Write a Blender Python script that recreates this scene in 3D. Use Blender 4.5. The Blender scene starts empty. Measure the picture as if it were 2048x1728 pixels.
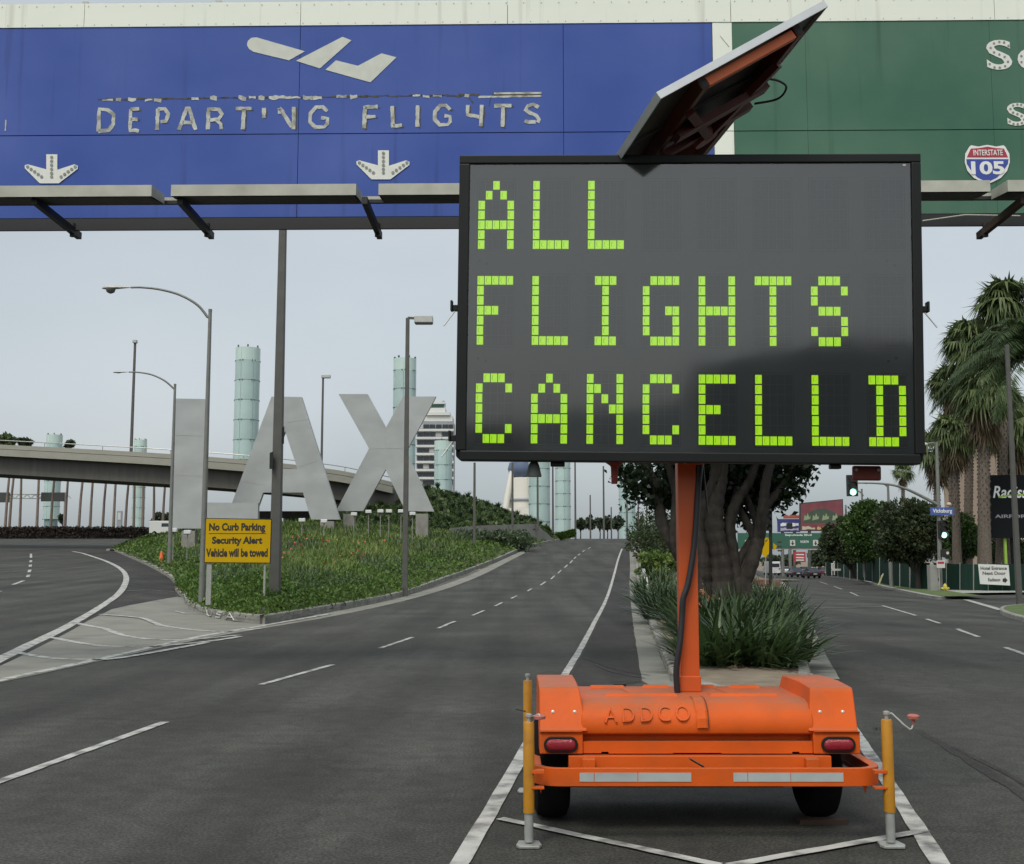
import bpy, bmesh, math, random
import numpy as np
from mathutils import Vector, Matrix, Euler

# ------------------------------------------------------------------ camera, sky, sun, exposure
SC = bpy.context.scene
FPX, CAMH = 2300.0, 1.68                      # focal length in photograph pixels, eye height
TILT = math.atan((1120 - 864) / FPX)
cam_d = bpy.data.cameras.new('camera')
cam_d.sensor_fit = 'HORIZONTAL'; cam_d.sensor_width = 36.0
cam_d.lens = 36.0 * FPX / 2048.0
cam_d.clip_start = 0.1; cam_d.clip_end = 6000
cam = bpy.data.objects.new('camera', cam_d)
SC.collection.objects.link(cam)
cam.location = (0, 0, CAMH); cam.rotation_euler = (math.pi / 2 + TILT, 0, 0)
SC.camera = cam

SUN_EL, SUN_AZ = math.radians(56), math.radians(203)   # azimuth clockwise from +Y: behind the camera, a little to the left
wd = bpy.data.worlds.new('World'); SC.world = wd; wd.use_nodes = True
nt = wd.node_tree; nt.nodes.clear()
def N(t, kind, **kw):
    n = t.nodes.new(kind)
    for k, v in kw.items(): setattr(n, k, v)
    return n
out = N(nt, 'ShaderNodeOutputWorld'); bg = N(nt, 'ShaderNodeBackground')
sky = N(nt, 'ShaderNodeTexSky', sky_type='NISHITA', sun_disc=False, sun_elevation=SUN_EL, sun_rotation=SUN_AZ,
        altitude=30, air_density=1.0, dust_density=4.0, ozone_density=1.0)
hs = N(nt, 'ShaderNodeHueSaturation'); hs.inputs['Saturation'].default_value = 0.3
nt.links.new(sky.outputs[0], hs.inputs['Color'])
# overcast: an even veil of cloud, softly mottled, over the whole dome
tc = N(nt, 'ShaderNodeTexCoord'); mp = N(nt, 'ShaderNodeMapping'); mp.inputs['Scale'].default_value = (1.2, 1.2, 2.6)
no = N(nt, 'ShaderNodeTexNoise'); no.inputs['Scale'].default_value = 2.2; no.inputs['Detail'].default_value = 5
nt.links.new(tc.outputs['Generated'], mp.inputs[0]); nt.links.new(mp.outputs[0], no.inputs['Vector'])
cr = N(nt, 'ShaderNodeValToRGB')
cr.color_ramp.elements[0].position = 0.32; cr.color_ramp.elements[0].color = (4.9, 5.9, 6.5, 1)
cr.color_ramp.elements[1].position = 0.72; cr.color_ramp.elements[1].color = (7.2, 8.05, 8.5, 1)
nt.links.new(no.outputs['Fac'], cr.inputs[0])
mx = N(nt, 'ShaderNodeMix', data_type='RGBA'); mx.inputs[0].default_value = 0.32
nt.links.new(hs.outputs[0], mx.inputs[6]); nt.links.new(cr.outputs[0], mx.inputs[7])
nt.links.new(mx.outputs[2], bg.inputs[0]); bg.inputs[1].default_value = 0.127
nt.links.new(bg.outputs[0], out.inputs[0])

sun_d = bpy.data.lights.new('sun', 'SUN'); sun_d.energy = 1.4; sun_d.angle = math.radians(18); sun_d.color = (1, .95, .87)
sun = bpy.data.objects.new('sun', sun_d); SC.collection.objects.link(sun)
sd = Vector((math.sin(SUN_AZ) * math.cos(SUN_EL), math.cos(SUN_AZ) * math.cos(SUN_EL), math.sin(SUN_EL)))
sun.rotation_euler = sd.to_track_quat('Z', 'Y').to_euler(); sun.location = (0, -20, 40)

SC.view_settings.view_transform = 'Standard'; SC.view_settings.look = 'None'
SC.view_settings.exposure = 0.12; SC.view_settings.gamma = 1.0
SC.render.engine = 'CYCLES'
SC.cycles.max_bounces = 6; SC.cycles.diffuse_bounces = 3; SC.cycles.glossy_bounces = 3
SC.cycles.transmission_bounces = 3; SC.cycles.transparent_max_bounces = 6; SC.cycles.caustics_reflective = False; SC.cycles.caustics_refractive = False
SC.cycles.use_denoising = True

# ------------------------------------------------------------------ the lie of the land
def profile(knots):
    d = np.arange(0, 4000, 0.5); s = np.interp(d, [k[0] for k in knots], [k[1] for k in knots])
    return d, np.concatenate([[0], np.cumsum((s[1:] + s[:-1]) * .25)])
P_LEFT = profile([(0, 0), (25, 0), (45, .035), (170, .035), (200, 0), (4000, 0)])
P_RAMP = profile([(0, 0), (36, 0), (78, .052), (125, .052), (165, 0), (4000, 0)])
P_RIGHT = profile([(0, 0), (8, 0), (20, -.008), (80, -.008), (100, -.004), (200, -.004), (260, 0), (4000, 0)])
def sstep(a, b, v):
    t = np.clip((v - a) / (b - a), 0, 1); return t * t * (3 - 2 * t)
def T(x, y):
    """ground height: left road climbs, ramp climbs, boulevard on the right falls a little"""
    x = np.asarray(x, float); y = np.asarray(y, float); yy = np.maximum(y, 1.0)
    u = 1024 + FPX * x / yy
    wl = 1 - sstep(240, 420, u); wr = sstep(1385, 1540, u)
    zl = np.interp(yy, *P_LEFT); zm = np.interp(yy, *P_RAMP); zr = np.interp(yy, *P_RIGHT)
    return wl * zl + wr * zr + (1 - wl - wr) * zm
def Tz(x, y): return float(T(x, y))
CT, ST = math.cos(TILT), math.sin(TILT)
def at(px, py, Y):
    """the point seen at photograph pixel (px, py), Y metres ahead"""
    dx, dv = (px - 1024) / FPX, (864 - py) / FPX
    dy = CT - dv * ST; dz = ST + dv * CT; t = Y / dy
    return Vector((dx * t, Y, CAMH + dz * t))
_YS = np.concatenate([np.arange(3, 60, .05), np.arange(60, 400, .25)])
def gnd(px, py, fn=None, lift=0.0):
    """where the line of sight through a pixel meets the ground"""
    dx, dv = (px - 1024) / FPX, (864 - py) / FPX
    dy = CT - dv * ST; dz = ST + dv * CT
    X = dx / dy * _YS; Z = CAMH + dz / dy * _YS
    D = Z - (fn or T)(X, _YS) - lift
    i = int(np.argmax(D < 0)) if (D < 0).any() else len(D) - 1
    if i > 0:
        a = D[i - 1] / (D[i - 1] - D[i] + 1e-9); a = min(max(a, 0), 1)
        Y = _YS[i - 1] + a * (_YS[i] - _YS[i - 1])
    else: Y = _YS[0]
    return Vector((dx / dy * Y, Y, CAMH + dz / dy * Y))
def pxx(px, Y): return (px - 1024) / FPX * Y          # sideways metres for a column at the horizon's height

# ------------------------------------------------------------------ materials
MATS = {}
def mat(name, col, rough=.6, var=.12, scale=6.0, bump=0.0, bscale=None, metal=0.0, spec=.5, stretch=None,
        dirt=None, dirt_scale=1.5, dirt_lo=.52, dirt_hi=.75, emit=0.0, ior=None, trans=0.0, detail=4, obj_rand=0.0, coat=0.0, speck=None, speck_scale=160):
    if name in MATS: return MATS[name]
    m = bpy.data.materials.new(name); m.use_nodes = True
    t = m.node_tree; b = t.nodes['Principled BSDF']
    tcn = N(t, 'ShaderNodeTexCoord'); src = tcn.outputs['Object']
    if stretch:
        q = N(t, 'ShaderNodeMapping'); q.inputs['Scale'].default_value = stretch
        t.links.new(src, q.inputs[0]); src = q.outputs[0]
    nz = N(t, 'ShaderNodeTexNoise'); nz.inputs['Scale'].default_value = scale; nz.inputs['Detail'].default_value = detail
    t.links.new(src, nz.inputs['Vector'])
    rm = N(t, 'ShaderNodeMapRange'); rm.inputs[1].default_value = .25; rm.inputs[2].default_value = .75
    rm.inputs[3].default_value = 1 - var; rm.inputs[4].default_value = 1 + var
    t.links.new(nz.outputs['Fac'], rm.inputs[0])
    vm = N(t, 'ShaderNodeVectorMath', operation='SCALE'); vm.inputs[0].default_value = col[:3]
    t.links.new(rm.outputs[0], vm.inputs['Scale']); cur = vm.outputs[0]
    if obj_rand:
        oi = N(t, 'ShaderNodeObjectInfo'); r2 = N(t, 'ShaderNodeMapRange')
        r2.inputs[3].default_value = 1 - obj_rand; r2.inputs[4].default_value = 1 + obj_rand
        t.links.new(oi.outputs['Random'], r2.inputs[0])
        v2 = N(t, 'ShaderNodeVectorMath', operation='SCALE'); t.links.new(cur, v2.inputs[0]); t.links.new(r2.outputs[0], v2.inputs['Scale']); cur = v2.outputs[0]
    if speck:
        ns = N(t, 'ShaderNodeTexNoise'); ns.inputs['Scale'].default_value = speck_scale; ns.inputs['Detail'].default_value = 2
        t.links.new(tcn.outputs['Object'], ns.inputs['Vector'])
        r3 = N(t, 'ShaderNodeMapRange'); r3.inputs[1].default_value = .3; r3.inputs[2].default_value = .7
        r3.inputs[3].default_value = 1 - speck; r3.inputs[4].default_value = 1 + speck
        t.links.new(ns.outputs['Fac'], r3.inputs[0])
        v3 = N(t, 'ShaderNodeVectorMath', operation='SCALE'); t.links.new(cur, v3.inputs[0]); t.links.new(r3.outputs[0], v3.inputs['Scale']); cur = v3.outputs[0]
    if dirt:
        n2 = N(t, 'ShaderNodeTexNoise'); n2.inputs['Scale'].default_value = dirt_scale; n2.inputs['Detail'].default_value = 6
        t.links.new(src, n2.inputs['Vector'])
        r = N(t, 'ShaderNodeMapRange'); r.inputs[1].default_value = dirt_lo; r.inputs[2].default_value = dirt_hi
        r.inputs[4].default_value = dirt[3] if len(dirt) > 3 else .6
        t.links.new(n2.outputs['Fac'], r.inputs[0])
        mm = N(t, 'ShaderNodeMix', data_type='RGBA'); t.links.new(r.outputs[0], mm.inputs[0]); t.links.new(cur, mm.inputs[6])
        mm.inputs[7].default_value = (*dirt[:3], 1); cur = mm.outputs[2]
    t.links.new(cur, b.inputs['Base Color'])
    b.inputs['Roughness'].default_value = rough; b.inputs['Metallic'].default_value = metal
    b.inputs['Specular IOR Level'].default_value = spec
    if ior: b.inputs['IOR'].default_value = ior
    if trans: b.inputs['Transmission Weight'].default_value = trans
    if coat: b.inputs['Coat Weight'].default_value = coat; b.inputs['Coat Roughness'].default_value = .15
    if emit:
        t.links.new(cur, b.inputs['Emission Color']); b.inputs['Emission Strength'].default_value = emit
    if bump:
        bn = N(t, 'ShaderNodeTexNoise'); bn.inputs['Scale'].default_value = bscale or scale * 6; bn.inputs['Detail'].default_value = 3
        t.links.new(tcn.outputs['Object'], bn.inputs['Vector'])
        bp = N(t, 'ShaderNodeBump'); bp.inputs['Strength'].default_value = bump; bp.inputs['Distance'].default_value = .02
        t.links.new(bn.outputs['Fac'], bp.inputs['Height']); t.links.new(bp.outputs[0], b.inputs['Normal'])
    MATS[name] = m; return m

def leafmat(name, cols, rough=.55, spread=1.0, scale=.6):
    """foliage: hue and value drift through the crown in object space, each leaf face a little different"""
    if name in MATS: return MATS[name]
    m = bpy.data.materials.new(name); m.use_nodes = True; t = m.node_tree; b = t.nodes['Principled BSDF']
    tcn = N(t, 'ShaderNodeTexCoord'); ge = N(t, 'ShaderNodeNewGeometry')
    nz = N(t, 'ShaderNodeTexNoise'); nz.inputs['Scale'].default_value = scale; nz.inputs['Detail'].default_value = 3
    t.links.new(tcn.outputs['Object'], nz.inputs['Vector'])
    ad = N(t, 'ShaderNodeMath', operation='MULTIPLY_ADD'); ad.inputs[1].default_value = .55; 
    t.links.new(ge.outputs['Random Per Island'], ad.inputs[0]); 
    s2 = N(t, 'ShaderNodeMapRange'); s2.inputs[1].default_value = .3; s2.inputs[2].default_value = .7; s2.inputs[3].default_value = 0; s2.inputs[4].default_value = .45
    t.links.new(nz.outputs['Fac'], s2.inputs[0]); t.links.new(s2.outputs[0], ad.inputs[2])
    r = N(t, 'ShaderNodeValToRGB'); els = r.color_ramp.elements
    while len(els) < len(cols): els.new(.5)
    for i, c in enumerate(cols):
        els[i].position = i / (len(cols) - 1) * spread; els[i].color = (*c, 1)
    t.links.new(ad.outputs[0], r.inputs[0]); t.links.new(r.outputs[0], b.inputs['Base Color'])
    b.inputs['Roughness'].default_value = rough; b.inputs['Specular IOR Level'].default_value = .35
    # thin leaves let light through
    tr = N(t, 'ShaderNodeBsdfTranslucent'); t.links.new(r.outputs[0], tr.inputs[0])
    ms = N(t, 'ShaderNodeMixShader'); ms.inputs[0].default_value = .25
    t.links.new(b.outputs[0], ms.inputs[1]); t.links.new(tr.outputs[0], ms.inputs[2])
    t.links.new(ms.outputs[0], t.nodes['Material Output'].inputs[0])
    MATS[name] = m; return m

# ------------------------------------------------------------------ mesh helpers
COL = SC.collection
class MB:
    """collects boxes, bars and tubes into ONE mesh"""
    def __init__(s): s.v = []; s.f = []
    def add(s, vs, fs):
        o = len(s.v); s.v += [tuple(v) for v in vs]; s.f += [tuple(i + o for i in f) for f in fs]; return s
    def box(s, x0, x1, y0, y1, z0, z1):
        return s.add([(x0,y0,z0),(x1,y0,z0),(x1,y1,z0),(x0,y1,z0),(x0,y0,z1),(x1,y0,z1),(x1,y1,z1),(x0,y1,z1)],
                     [(0,3,2,1),(4,5,6,7),(0,1,5,4),(1,2,6,5),(2,3,7,6),(3,0,4,7)])
    def bar(s, p0, p1, w, h, up=(0,0,1)):
        p0, p1 = Vector(p0), Vector(p1); d = (p1 - p0).normalized(); u = Vector(up)
        sd_ = d.cross(u)
        if sd_.length < 1e-4: sd_ = d.cross(Vector((0,1,0)))
        sd_.normalize(); u = sd_.cross(d).normalized(); a = sd_ * w / 2; b = u * h / 2
        vs = [p + x + y for p in (p0, p1) for x, y in ((-a,-b),(a,-b),(a,b),(-a,b))]
        return s.add(vs, [(0,1,2,3),(7,6,5,4),(0,4,5,1),(1,5,6,2),(2,6,7,3),(3,7,4,0)])
    def tube(s, pts, rad, n=10, cap=True, gnarl=0.0):
        pts = [Vector(p) for p in pts]; k = len(pts)
        if not hasattr(rad, '__len__'): rad = [rad] * k
        vs = []; ref = None
        for i, p in enumerate(pts):
            d = (pts[min(i + 1, k - 1)] - pts[max(i - 1, 0)]).normalized()
            if ref is None: ref = Vector((1,0,0)) if abs(d.x) < .9 else Vector((0,1,0))
            a = (ref - d * ref.dot(d)).normalized(); ref = a; b = d.cross(a)
            for j in range(n):
                t = 2 * math.pi * j / n; gn = 1 + gnarl * (math.sin(3*t + i*.35 + k) + .6*math.sin(5*t - i*.5) + .5*math.sin(i*1.9 + j*2.3)); vs.append(p + (a * math.cos(t) + b * math.sin(t)) * rad[i] * gn)
        fs = [(i*n+j, i*n+(j+1)%n, (i+1)*n+(j+1)%n, (i+1)*n+j) for i in range(k-1) for j in range(n)]
        if cap: fs += [tuple(reversed(range(n))), tuple(range((k-1)*n, k*n))]
        return s.add(vs, fs)
    def lathe(s, prof, c=(0,0,0), n=16, axis='z'):
        """prof: (radius, height) pairs"""
        vs = []
        for r, h in prof:
            for j in range(n):
                t = 2*math.pi*j/n; p = (r*math.cos(t), r*math.sin(t), h)
                if axis == 'x': p = (h, r*math.cos(t), r*math.sin(t))
                if axis == 'y': p = (r*math.cos(t), h, r*math.sin(t))
                vs.append((c[0]+p[0], c[1]+p[1], c[2]+p[2]))
        k = len(prof)
        fs = [(i*n+j, i*n+(j+1)%n, (i+1)*n+(j+1)%n, (i+1)*n+j) for i in range(k-1) for j in range(n)]
        fs += [tuple(reversed(range(n))), tuple(range((k-1)*n, k*n))]
        return s.add(vs, fs)
    def prism(s, poly, y0, y1):
        """outline in x,z pushed from y0 (front) to y1 (back)"""
        k = len(poly); ar = sum(poly[i][0]*poly[(i+1)%k][1]-poly[(i+1)%k][0]*poly[i][1] for i in range(k))
        if ar < 0: poly = poly[::-1]
        vs = [(x, y0, z) for x, z in poly] + [(x, y1, z) for x, z in poly]
        fs = [tuple(range(k)), tuple(range(2*k-1, k-1, -1))] + [(j, i, i+k, j+k) for i in range(k) for j in [(i+1)%k]]
        return s.add(vs, fs)
    def slab(s, poly, z0, z1):
        """outline in x,y pushed from z0 up to z1"""
        k = len(poly); ar = sum(poly[i][0]*poly[(i+1)%k][1]-poly[(i+1)%k][0]*poly[i][1] for i in range(k))
        if ar < 0: poly = poly[::-1]
        vs = [(x, y, z0) for x, y in poly] + [(x, y, z1) for x, y in poly]
        fs = [tuple(range(k-1, -1, -1)), tuple(range(k, 2*k))] + [(i, j, j+k, i+k) for i in range(k) for j in [(i+1)%k]]
        return s.add(vs, fs)
    def loft(s, rings, closed=True, cap=True):
        n = len(rings[0]); k = len(rings); vs = [p for r in rings for p in r]
        m = n if closed else n - 1
        fs = [(i*n+j, i*n+(j+1)%n, (i+1)*n+(j+1)%n, (i+1)*n+j) for i in range(k-1) for j in range(m)]
        if cap and closed: fs += [tuple(reversed(range(n))), tuple(range((k-1)*n, k*n))]
        return s.add(vs, fs)
    def xf(s, M):
        s.v = [tuple(M @ Vector(v)) for v in s.v]; return s
    def mesh(s, name, m=None, smooth=False):
        me = bpy.data.meshes.new(name); me.from_pydata(s.v, [], s.f)
        if smooth:
            me.polygons.foreach_set('use_smooth', [True] * len(me.polygons))
        if m: me.materials.append(m)
        me.update(); return me
    def build(s, name, m=None, parent=None, smooth=False, bevel=0, fixn=False, loc=None, auto=None):
        me = s.mesh(name, m, smooth)
        if fixn:
            bm = bmesh.new(); bm.from_mesh(me); bmesh.ops.recalc_face_normals(bm, faces=bm.faces); bm.to_mesh(me); bm.free()
        if auto:
            me.polygons.foreach_set('use_smooth', [True] * len(me.polygons)); me.set_sharp_from_angle(angle=math.radians(auto))
        return obj(name, me, parent, bevel, loc)
def obj(name, me, parent=None, bevel=0, loc=None):
    o = bpy.data.objects.new(name, me); COL.objects.link(o)
    if parent: o.parent = parent
    if loc is not None: o.location = loc
    if bevel:
        md = o.modifiers.new('bevel', 'BEVEL'); md.width = bevel; md.segments = 2; md.limit_method = 'ANGLE'; md.angle_limit = math.radians(35)
    return o
def tag(o, label=None, cat=None, group=None, kind=None):
    if label: o['label'] = label
    if cat: o['category'] = cat
    if group: o['group'] = group
    if kind: o['kind'] = kind
    return o
def thing(name, label, cat, loc=(0,0,0), rz=0.0, group=None):
    o = bpy.data.objects.new(name, None); o.empty_display_size = .3; COL.objects.link(o)
    o.location = loc; o.rotation_euler = (0, 0, rz)
    return tag(o, label, cat, group)
def copy_tree(o, parent=None):
    c = o.copy(); COL.objects.link(c); c.parent = parent
    for ch in list(o.children): copy_tree(ch, c)
    return c

# lettering: the built-in typeface turned into flat raised letters facing -y, fitted into a box x0..x1, z0..z1
def text(name, body, x0, x1, z0, z1, y, m, parent=None, thick=.004, bold=0.0, shear=0.0, spacing=1.0):
    cu = bpy.data.curves.new('lettering', 'FONT'); cu.body = body; cu.size = 1; cu.extrude = .5; cu.offset = bold; cu.shear = shear; cu.space_character = spacing
    cu.resolution_u = 4
    to = bpy.data.objects.new('lettering', cu); COL.objects.link(to)
    dg = bpy.context.evaluated_depsgraph_get(); me = bpy.data.meshes.new_from_object(to.evaluated_get(dg))
    bpy.data.objects.remove(to); bpy.data.curves.remove(cu)
    k = len(me.vertices); co = np.empty(k*3); me.vertices.foreach_get('co', co); co = co.reshape(-1, 3)
    lo, hi = co.min(0), co.max(0); sx = (x1-x0)/(hi[0]-lo[0]); sz = (z1-z0)/(hi[1]-lo[1])
    new = np.stack([x0+(co[:,0]-lo[0])*sx, y - (co[:,2]-lo[2])*thick, z0+(co[:,1]-lo[1])*sz], 1)
    me.vertices.foreach_set('co', new.ravel()); me.name = name; me.materials.clear(); me.materials.append(m); me.update()
    return obj(name, me, parent)
RNG = np.random.default_rng(11)
# ------------------------------------------------------------------ ground and roads
def fan(name, us, ys, dz, m):
    U, Y = np.meshgrid(us, ys); X = (U - 1024) / FPX * Y; Z = T(X, Y) + dz
    v = np.stack([X, Y, Z], -1).reshape(-1, 3); n = len(us); k = len(ys)
    f = [(i*n+j, i*n+j+1, (i+1)*n+j+1, (i+1)*n+j) for i in range(k-1) for j in range(n-1)]
    me = bpy.data.meshes.new(name); me.from_pydata(v.tolist(), [], f); me.materials.append(m)
    me.polygons.foreach_set('use_smooth', [True]*len(me.polygons)); me.update()
    return obj(name, me)
def asphalt(name, col, stain, crack=.5):
    """tarmac: aggregate speckle, long wheel-worn streaks, oil darkening, fine cracks"""
    m = bpy.data.materials.new(name); m.use_nodes = True; t = m.node_tree; b = t.nodes['Principled BSDF']
    g = N(t, 'ShaderNodeTexCoord').outputs['Object']
    def noise(sc, det, stretch=None, rot=0):
        q = N(t, 'ShaderNodeMapping'); q.inputs['Scale'].default_value = stretch or (1,1,1); q.inputs['Rotation'].default_value = (0,0,rot)
        t.links.new(g, q.inputs[0]); n = N(t, 'ShaderNodeTexNoise'); n.inputs['Scale'].default_value = sc; n.inputs['Detail'].default_value = det
        t.links.new(q.outputs[0], n.inputs['Vector']); return n.outputs['Fac']
    def rng(s, a, b_, c, d):
        r = N(t, 'ShaderNodeMapRange'); r.inputs[1].default_value=a; r.inputs[2].default_value=b_; r.inputs[3].default_value=c; r.inputs[4].default_value=d
        t.links.new(s, r.inputs[0]); return r.outputs[0]
    def mul(a, b_):
        q = N(t, 'ShaderNodeMath', operation='MULTIPLY'); t.links.new(a, q.inputs[0]); t.links.new(b_, q.inputs[1]); return q.outputs[0]
    v = mul(rng(noise(48, 4), .38, .62, .62, 1.38), rng(noise(.35, 5), .35, .65, .76, 1.22))
    v = mul(v, rng(noise(5, 5), .36, .64, .85, 1.15))
    v = mul(v, rng(noise(1.0, 5, (1, .035, 1), .1), .36, .65, .74, 1.2))
    v = mul(v, rng(noise(120, 1), .55, .66, 1.0, 1.7))
    # polished wheel tracks running with the lanes, wandering and fading
    sx = N(t, 'ShaderNodeSeparateXYZ'); t.links.new(g, sx.inputs[0])
    m1 = N(t, 'ShaderNodeMath', operation='MULTIPLY_ADD'); m1.inputs[1].default_value = -.125; t.links.new(sx.outputs[1], m1.inputs[0]); t.links.new(sx.outputs[0], m1.inputs[2])
    m2 = N(t, 'ShaderNodeMath', operation='MULTIPLY_ADD'); m2.inputs[1].default_value = 3.3; t.links.new(m1.outputs[0], m2.inputs[0]); t.links.new(rng(noise(.25, 3), 0, 1, 0, 5), m2.inputs[2])
    m3 = N(t, 'ShaderNodeMath', operation='SINE'); t.links.new(m2.outputs[0], m3.inputs[0]); v = mul(v, rng(m3.outputs[0], -1, 1, .93, 1.09))
    vo = N(t, 'ShaderNodeTexVoronoi', feature='DISTANCE_TO_EDGE'); vo.inputs['Scale'].default_value = .28
    wob = N(t, 'ShaderNodeTexNoise'); wob.inputs['Scale'].default_value = .8; wob.inputs['Detail'].default_value = 5
    t.links.new(g, wob.inputs['Vector'])
    va = N(t, 'ShaderNodeVectorMath', operation='MULTIPLY_ADD'); va.inputs[1].default_value = (2.2, 2.2, 0); t.links.new(wob.outputs['Color'], va.inputs[0]); t.links.new(g, va.inputs[2])
    t.links.new(va.outputs[0], vo.inputs['Vector'])
    ck = rng(vo.outputs['Distance'], .0, .006, 1 - crack, 1)
    v = mul(v, ck)
    sc = N(t, 'ShaderNodeVectorMath', operation='SCALE'); sc.inputs[0].default_value = col; t.links.new(v, sc.inputs['Scale'])
    mm = N(t, 'ShaderNodeMix', data_type='RGBA'); t.links.new(rng(noise(.5, 5, (1, .18, 1)), .56, .78, 0, .55), mm.inputs[0])
    t.links.new(sc.outputs[0], mm.inputs[6]); mm.inputs[7].default_value = (*stain, 1)
    t.links.new(mm.outputs[2], b.inputs['Base Color']); b.inputs['Roughness'].default_value = .82; b.inputs['Specular IOR Level'].default_value = .3
    bp = N(t, 'ShaderNodeBump'); bp.inputs['Strength'].default_value = .5; bp.inputs['Distance'].default_value = .006
    t.links.new(noise(110, 2), bp.inputs['Height']); t.links.new(bp.outputs[0], b.inputs['Normal'])
    MATS[name] = m; return m
M_ASPH = asphalt('asphalt', (.046, .046, .0395), (.027, .027, .0245), .25)
M_ASPH2 = asphalt('asphalt_shoulder', (.032, .0305, .027), (.019, .019, .0175), .25)
M_SOIL = mat('soil', (.20, .165, .115), .95, .3, 3, .6, 30)
M_CONC = mat('concrete', (.215, .215, .182), .85, .16, 1.2, .3, 60, dirt=(.13,.125,.11,.7), dirt_scale=.7, speck=.1)
M_KERB = mat('kerb_concrete', (.27, .265, .235), .88, .2, 2.5, .4, 50, dirt=(.10,.095,.085,.75), dirt_scale=1.6, dirt_lo=.45, speck=.12)
M_PAINT = mat('road_paint', (.46, .46, .425), .7, .12, 8, .2, 80, dirt=(.10,.10,.095,.85), dirt_scale=5, dirt_lo=.46, dirt_hi=.66, speck=.12)
M_SKID = mat('tyre_marks', (.035, .036, .038), .8, .3, 6, dirt=(.07,.07,.068,.9), dirt_scale=6, dirt_lo=.45)

us = np.unique(np.concatenate([np.linspace(-9000, -600, 30), np.linspace(-600, 200, 30), np.linspace(200, 450, 30), np.linspace(450, 1270, 40), np.linspace(1270, 1560, 60), np.linspace(1560, 2300, 30), np.linspace(2300, 11000, 30)]))
ys = np.concatenate([np.arange(14, 130, 1.0), np.arange(130, 262, 3.0)])
road = tag(fan('roadway', us, ys, 0, M_ASPH), kind='structure')
near = MB().add([(-60,-40,0),(60,-40,0),(60,14.0,0),(-60,14.0,0)], [(0,1,2,3)]).build('near_roadway', M_ASPH); tag(near, kind='structure'); near.name = 'road_foreground'
gs = tag(fan('ground', us, np.concatenate([[14, 60, 120, 200, 300], np.linspace(400, 3200, 12)]), -.6, M_SOIL), kind='structure')

def smooth(pts, n=8):
    P = [Vector(p) for p in pts]
    if len(P) < 3: return P
    o = []
    for i in range(len(P)-1):
        a, b, c, d = P[max(i-1,0)], P[i], P[i+1], P[min(i+2,len(P)-1)]
        for k in range(n):
            t = k/n; o.append(.5*((2*b)+(c-a)*t+(2*a-5*b+4*c-d)*t*t+(3*b-a-3*c+d)*t**3))
    return o + [P[-1]]
def resample(P, step):
    o = [P[0]]
    for a, b in zip(P, P[1:]):
        L = (b-a).length; k = max(1, int(L/step))
        o += [a.lerp(b, j/k) for j in range(1, k+1)]
    return o
def ribbon(name, pts, w, m, dz=.008, parent=road, wob=.0, step=.6, ends=None):
    P = resample([Vector((p[0], p[1], 0)) for p in pts], step); vs = []; k = len(P)
    for i, p in enumerate(P):
        d = (P[min(i+1,k-1)]-P[max(i-1,0)]).normalized(); s_ = Vector((d.y, -d.x, 0))
        ww = (w if not hasattr(w, '__len__') else w[0]+(w[1]-w[0])*i/max(1,k-1))/2
        for sg in (-1, 1):
            q = p + s_*sg*ww*(1+wob*random.uniform(-1,1)); e = dz + (.012 if q.y > 30 else 0); vs.append((q.x, q.y, Tz(q.x, q.y)+e))
    return MB().add(vs, [(2*i, 2*i+1, 2*i+3, 2*i+2) for i in range(k-1)]).build(name, m, parent)
def sheet(name, pts, m, dz, parent=road, cell=1.0, kind=None, zf=None):
    """flat paving with a traced outline, cut so that it follows the ground"""
    bm = bmesh.new(); vv = [bm.verts.new((p[0], p[1], 0)) for p in pts]; bm.faces.new(vv)
    bmesh.ops.triangulate(bm, faces=bm.faces[:])
    lo = [min(p[i] for p in pts) for i in (0,1)]; hi = [max(p[i] for p in pts) for i in (0,1)]
    for ax in (0, 1):
        c = lo[ax] + cell
        while c < hi[ax]:
            co = [0,0,0]; no_ = [0,0,0]; co[ax] = c; no_[ax] = 1
            bmesh.ops.bisect_plane(bm, geom=bm.verts[:]+bm.edges[:]+bm.faces[:], plane_co=co, plane_no=no_); c += cell
    F = zf or T
    for v in bm.verts: v.co.z = float(F(v.co.x, v.co.y)) + dz
    bmesh.ops.recalc_face_normals(bm, faces=bm.faces[:])
    me = bpy.data.meshes.new(name); bm.to_mesh(me); bm.free(); me.materials.append(m)
    for p in me.polygons: p.use_smooth = True
    o = obj(name, me, parent)
    if kind: tag(o, kind=kind)
    return o
def g2(px, py): v = gnd(px, py); return Vector((v.x, v.y, 0))
random.seed(3)

# shoulder strip of darker tarmac between the ramp's edge line and the median
edge_px = [(920,1728),(1040,1520),(1130,1350),(1160,1300),(1190,1244),(1213,1198),(1224,1165),(1230,1143),(1237,1117),(1244,1098)]
edge_w = smooth([g2(*p) for p in edge_px], 6)
kerb_l_px = [(1340,1362),(1318,1305),(1300,1258),(1283,1208),(1274,1170),(1272,1140),(1269,1112),(1266,1094)]
kerb_l = smooth([g2(*p) for p in kerb_l_px], 6)
SHOULDER = True
ribbon('edge_line', edge_w, (.11, .15), M_PAINT, .009, wob=.07, step=.3)
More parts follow.
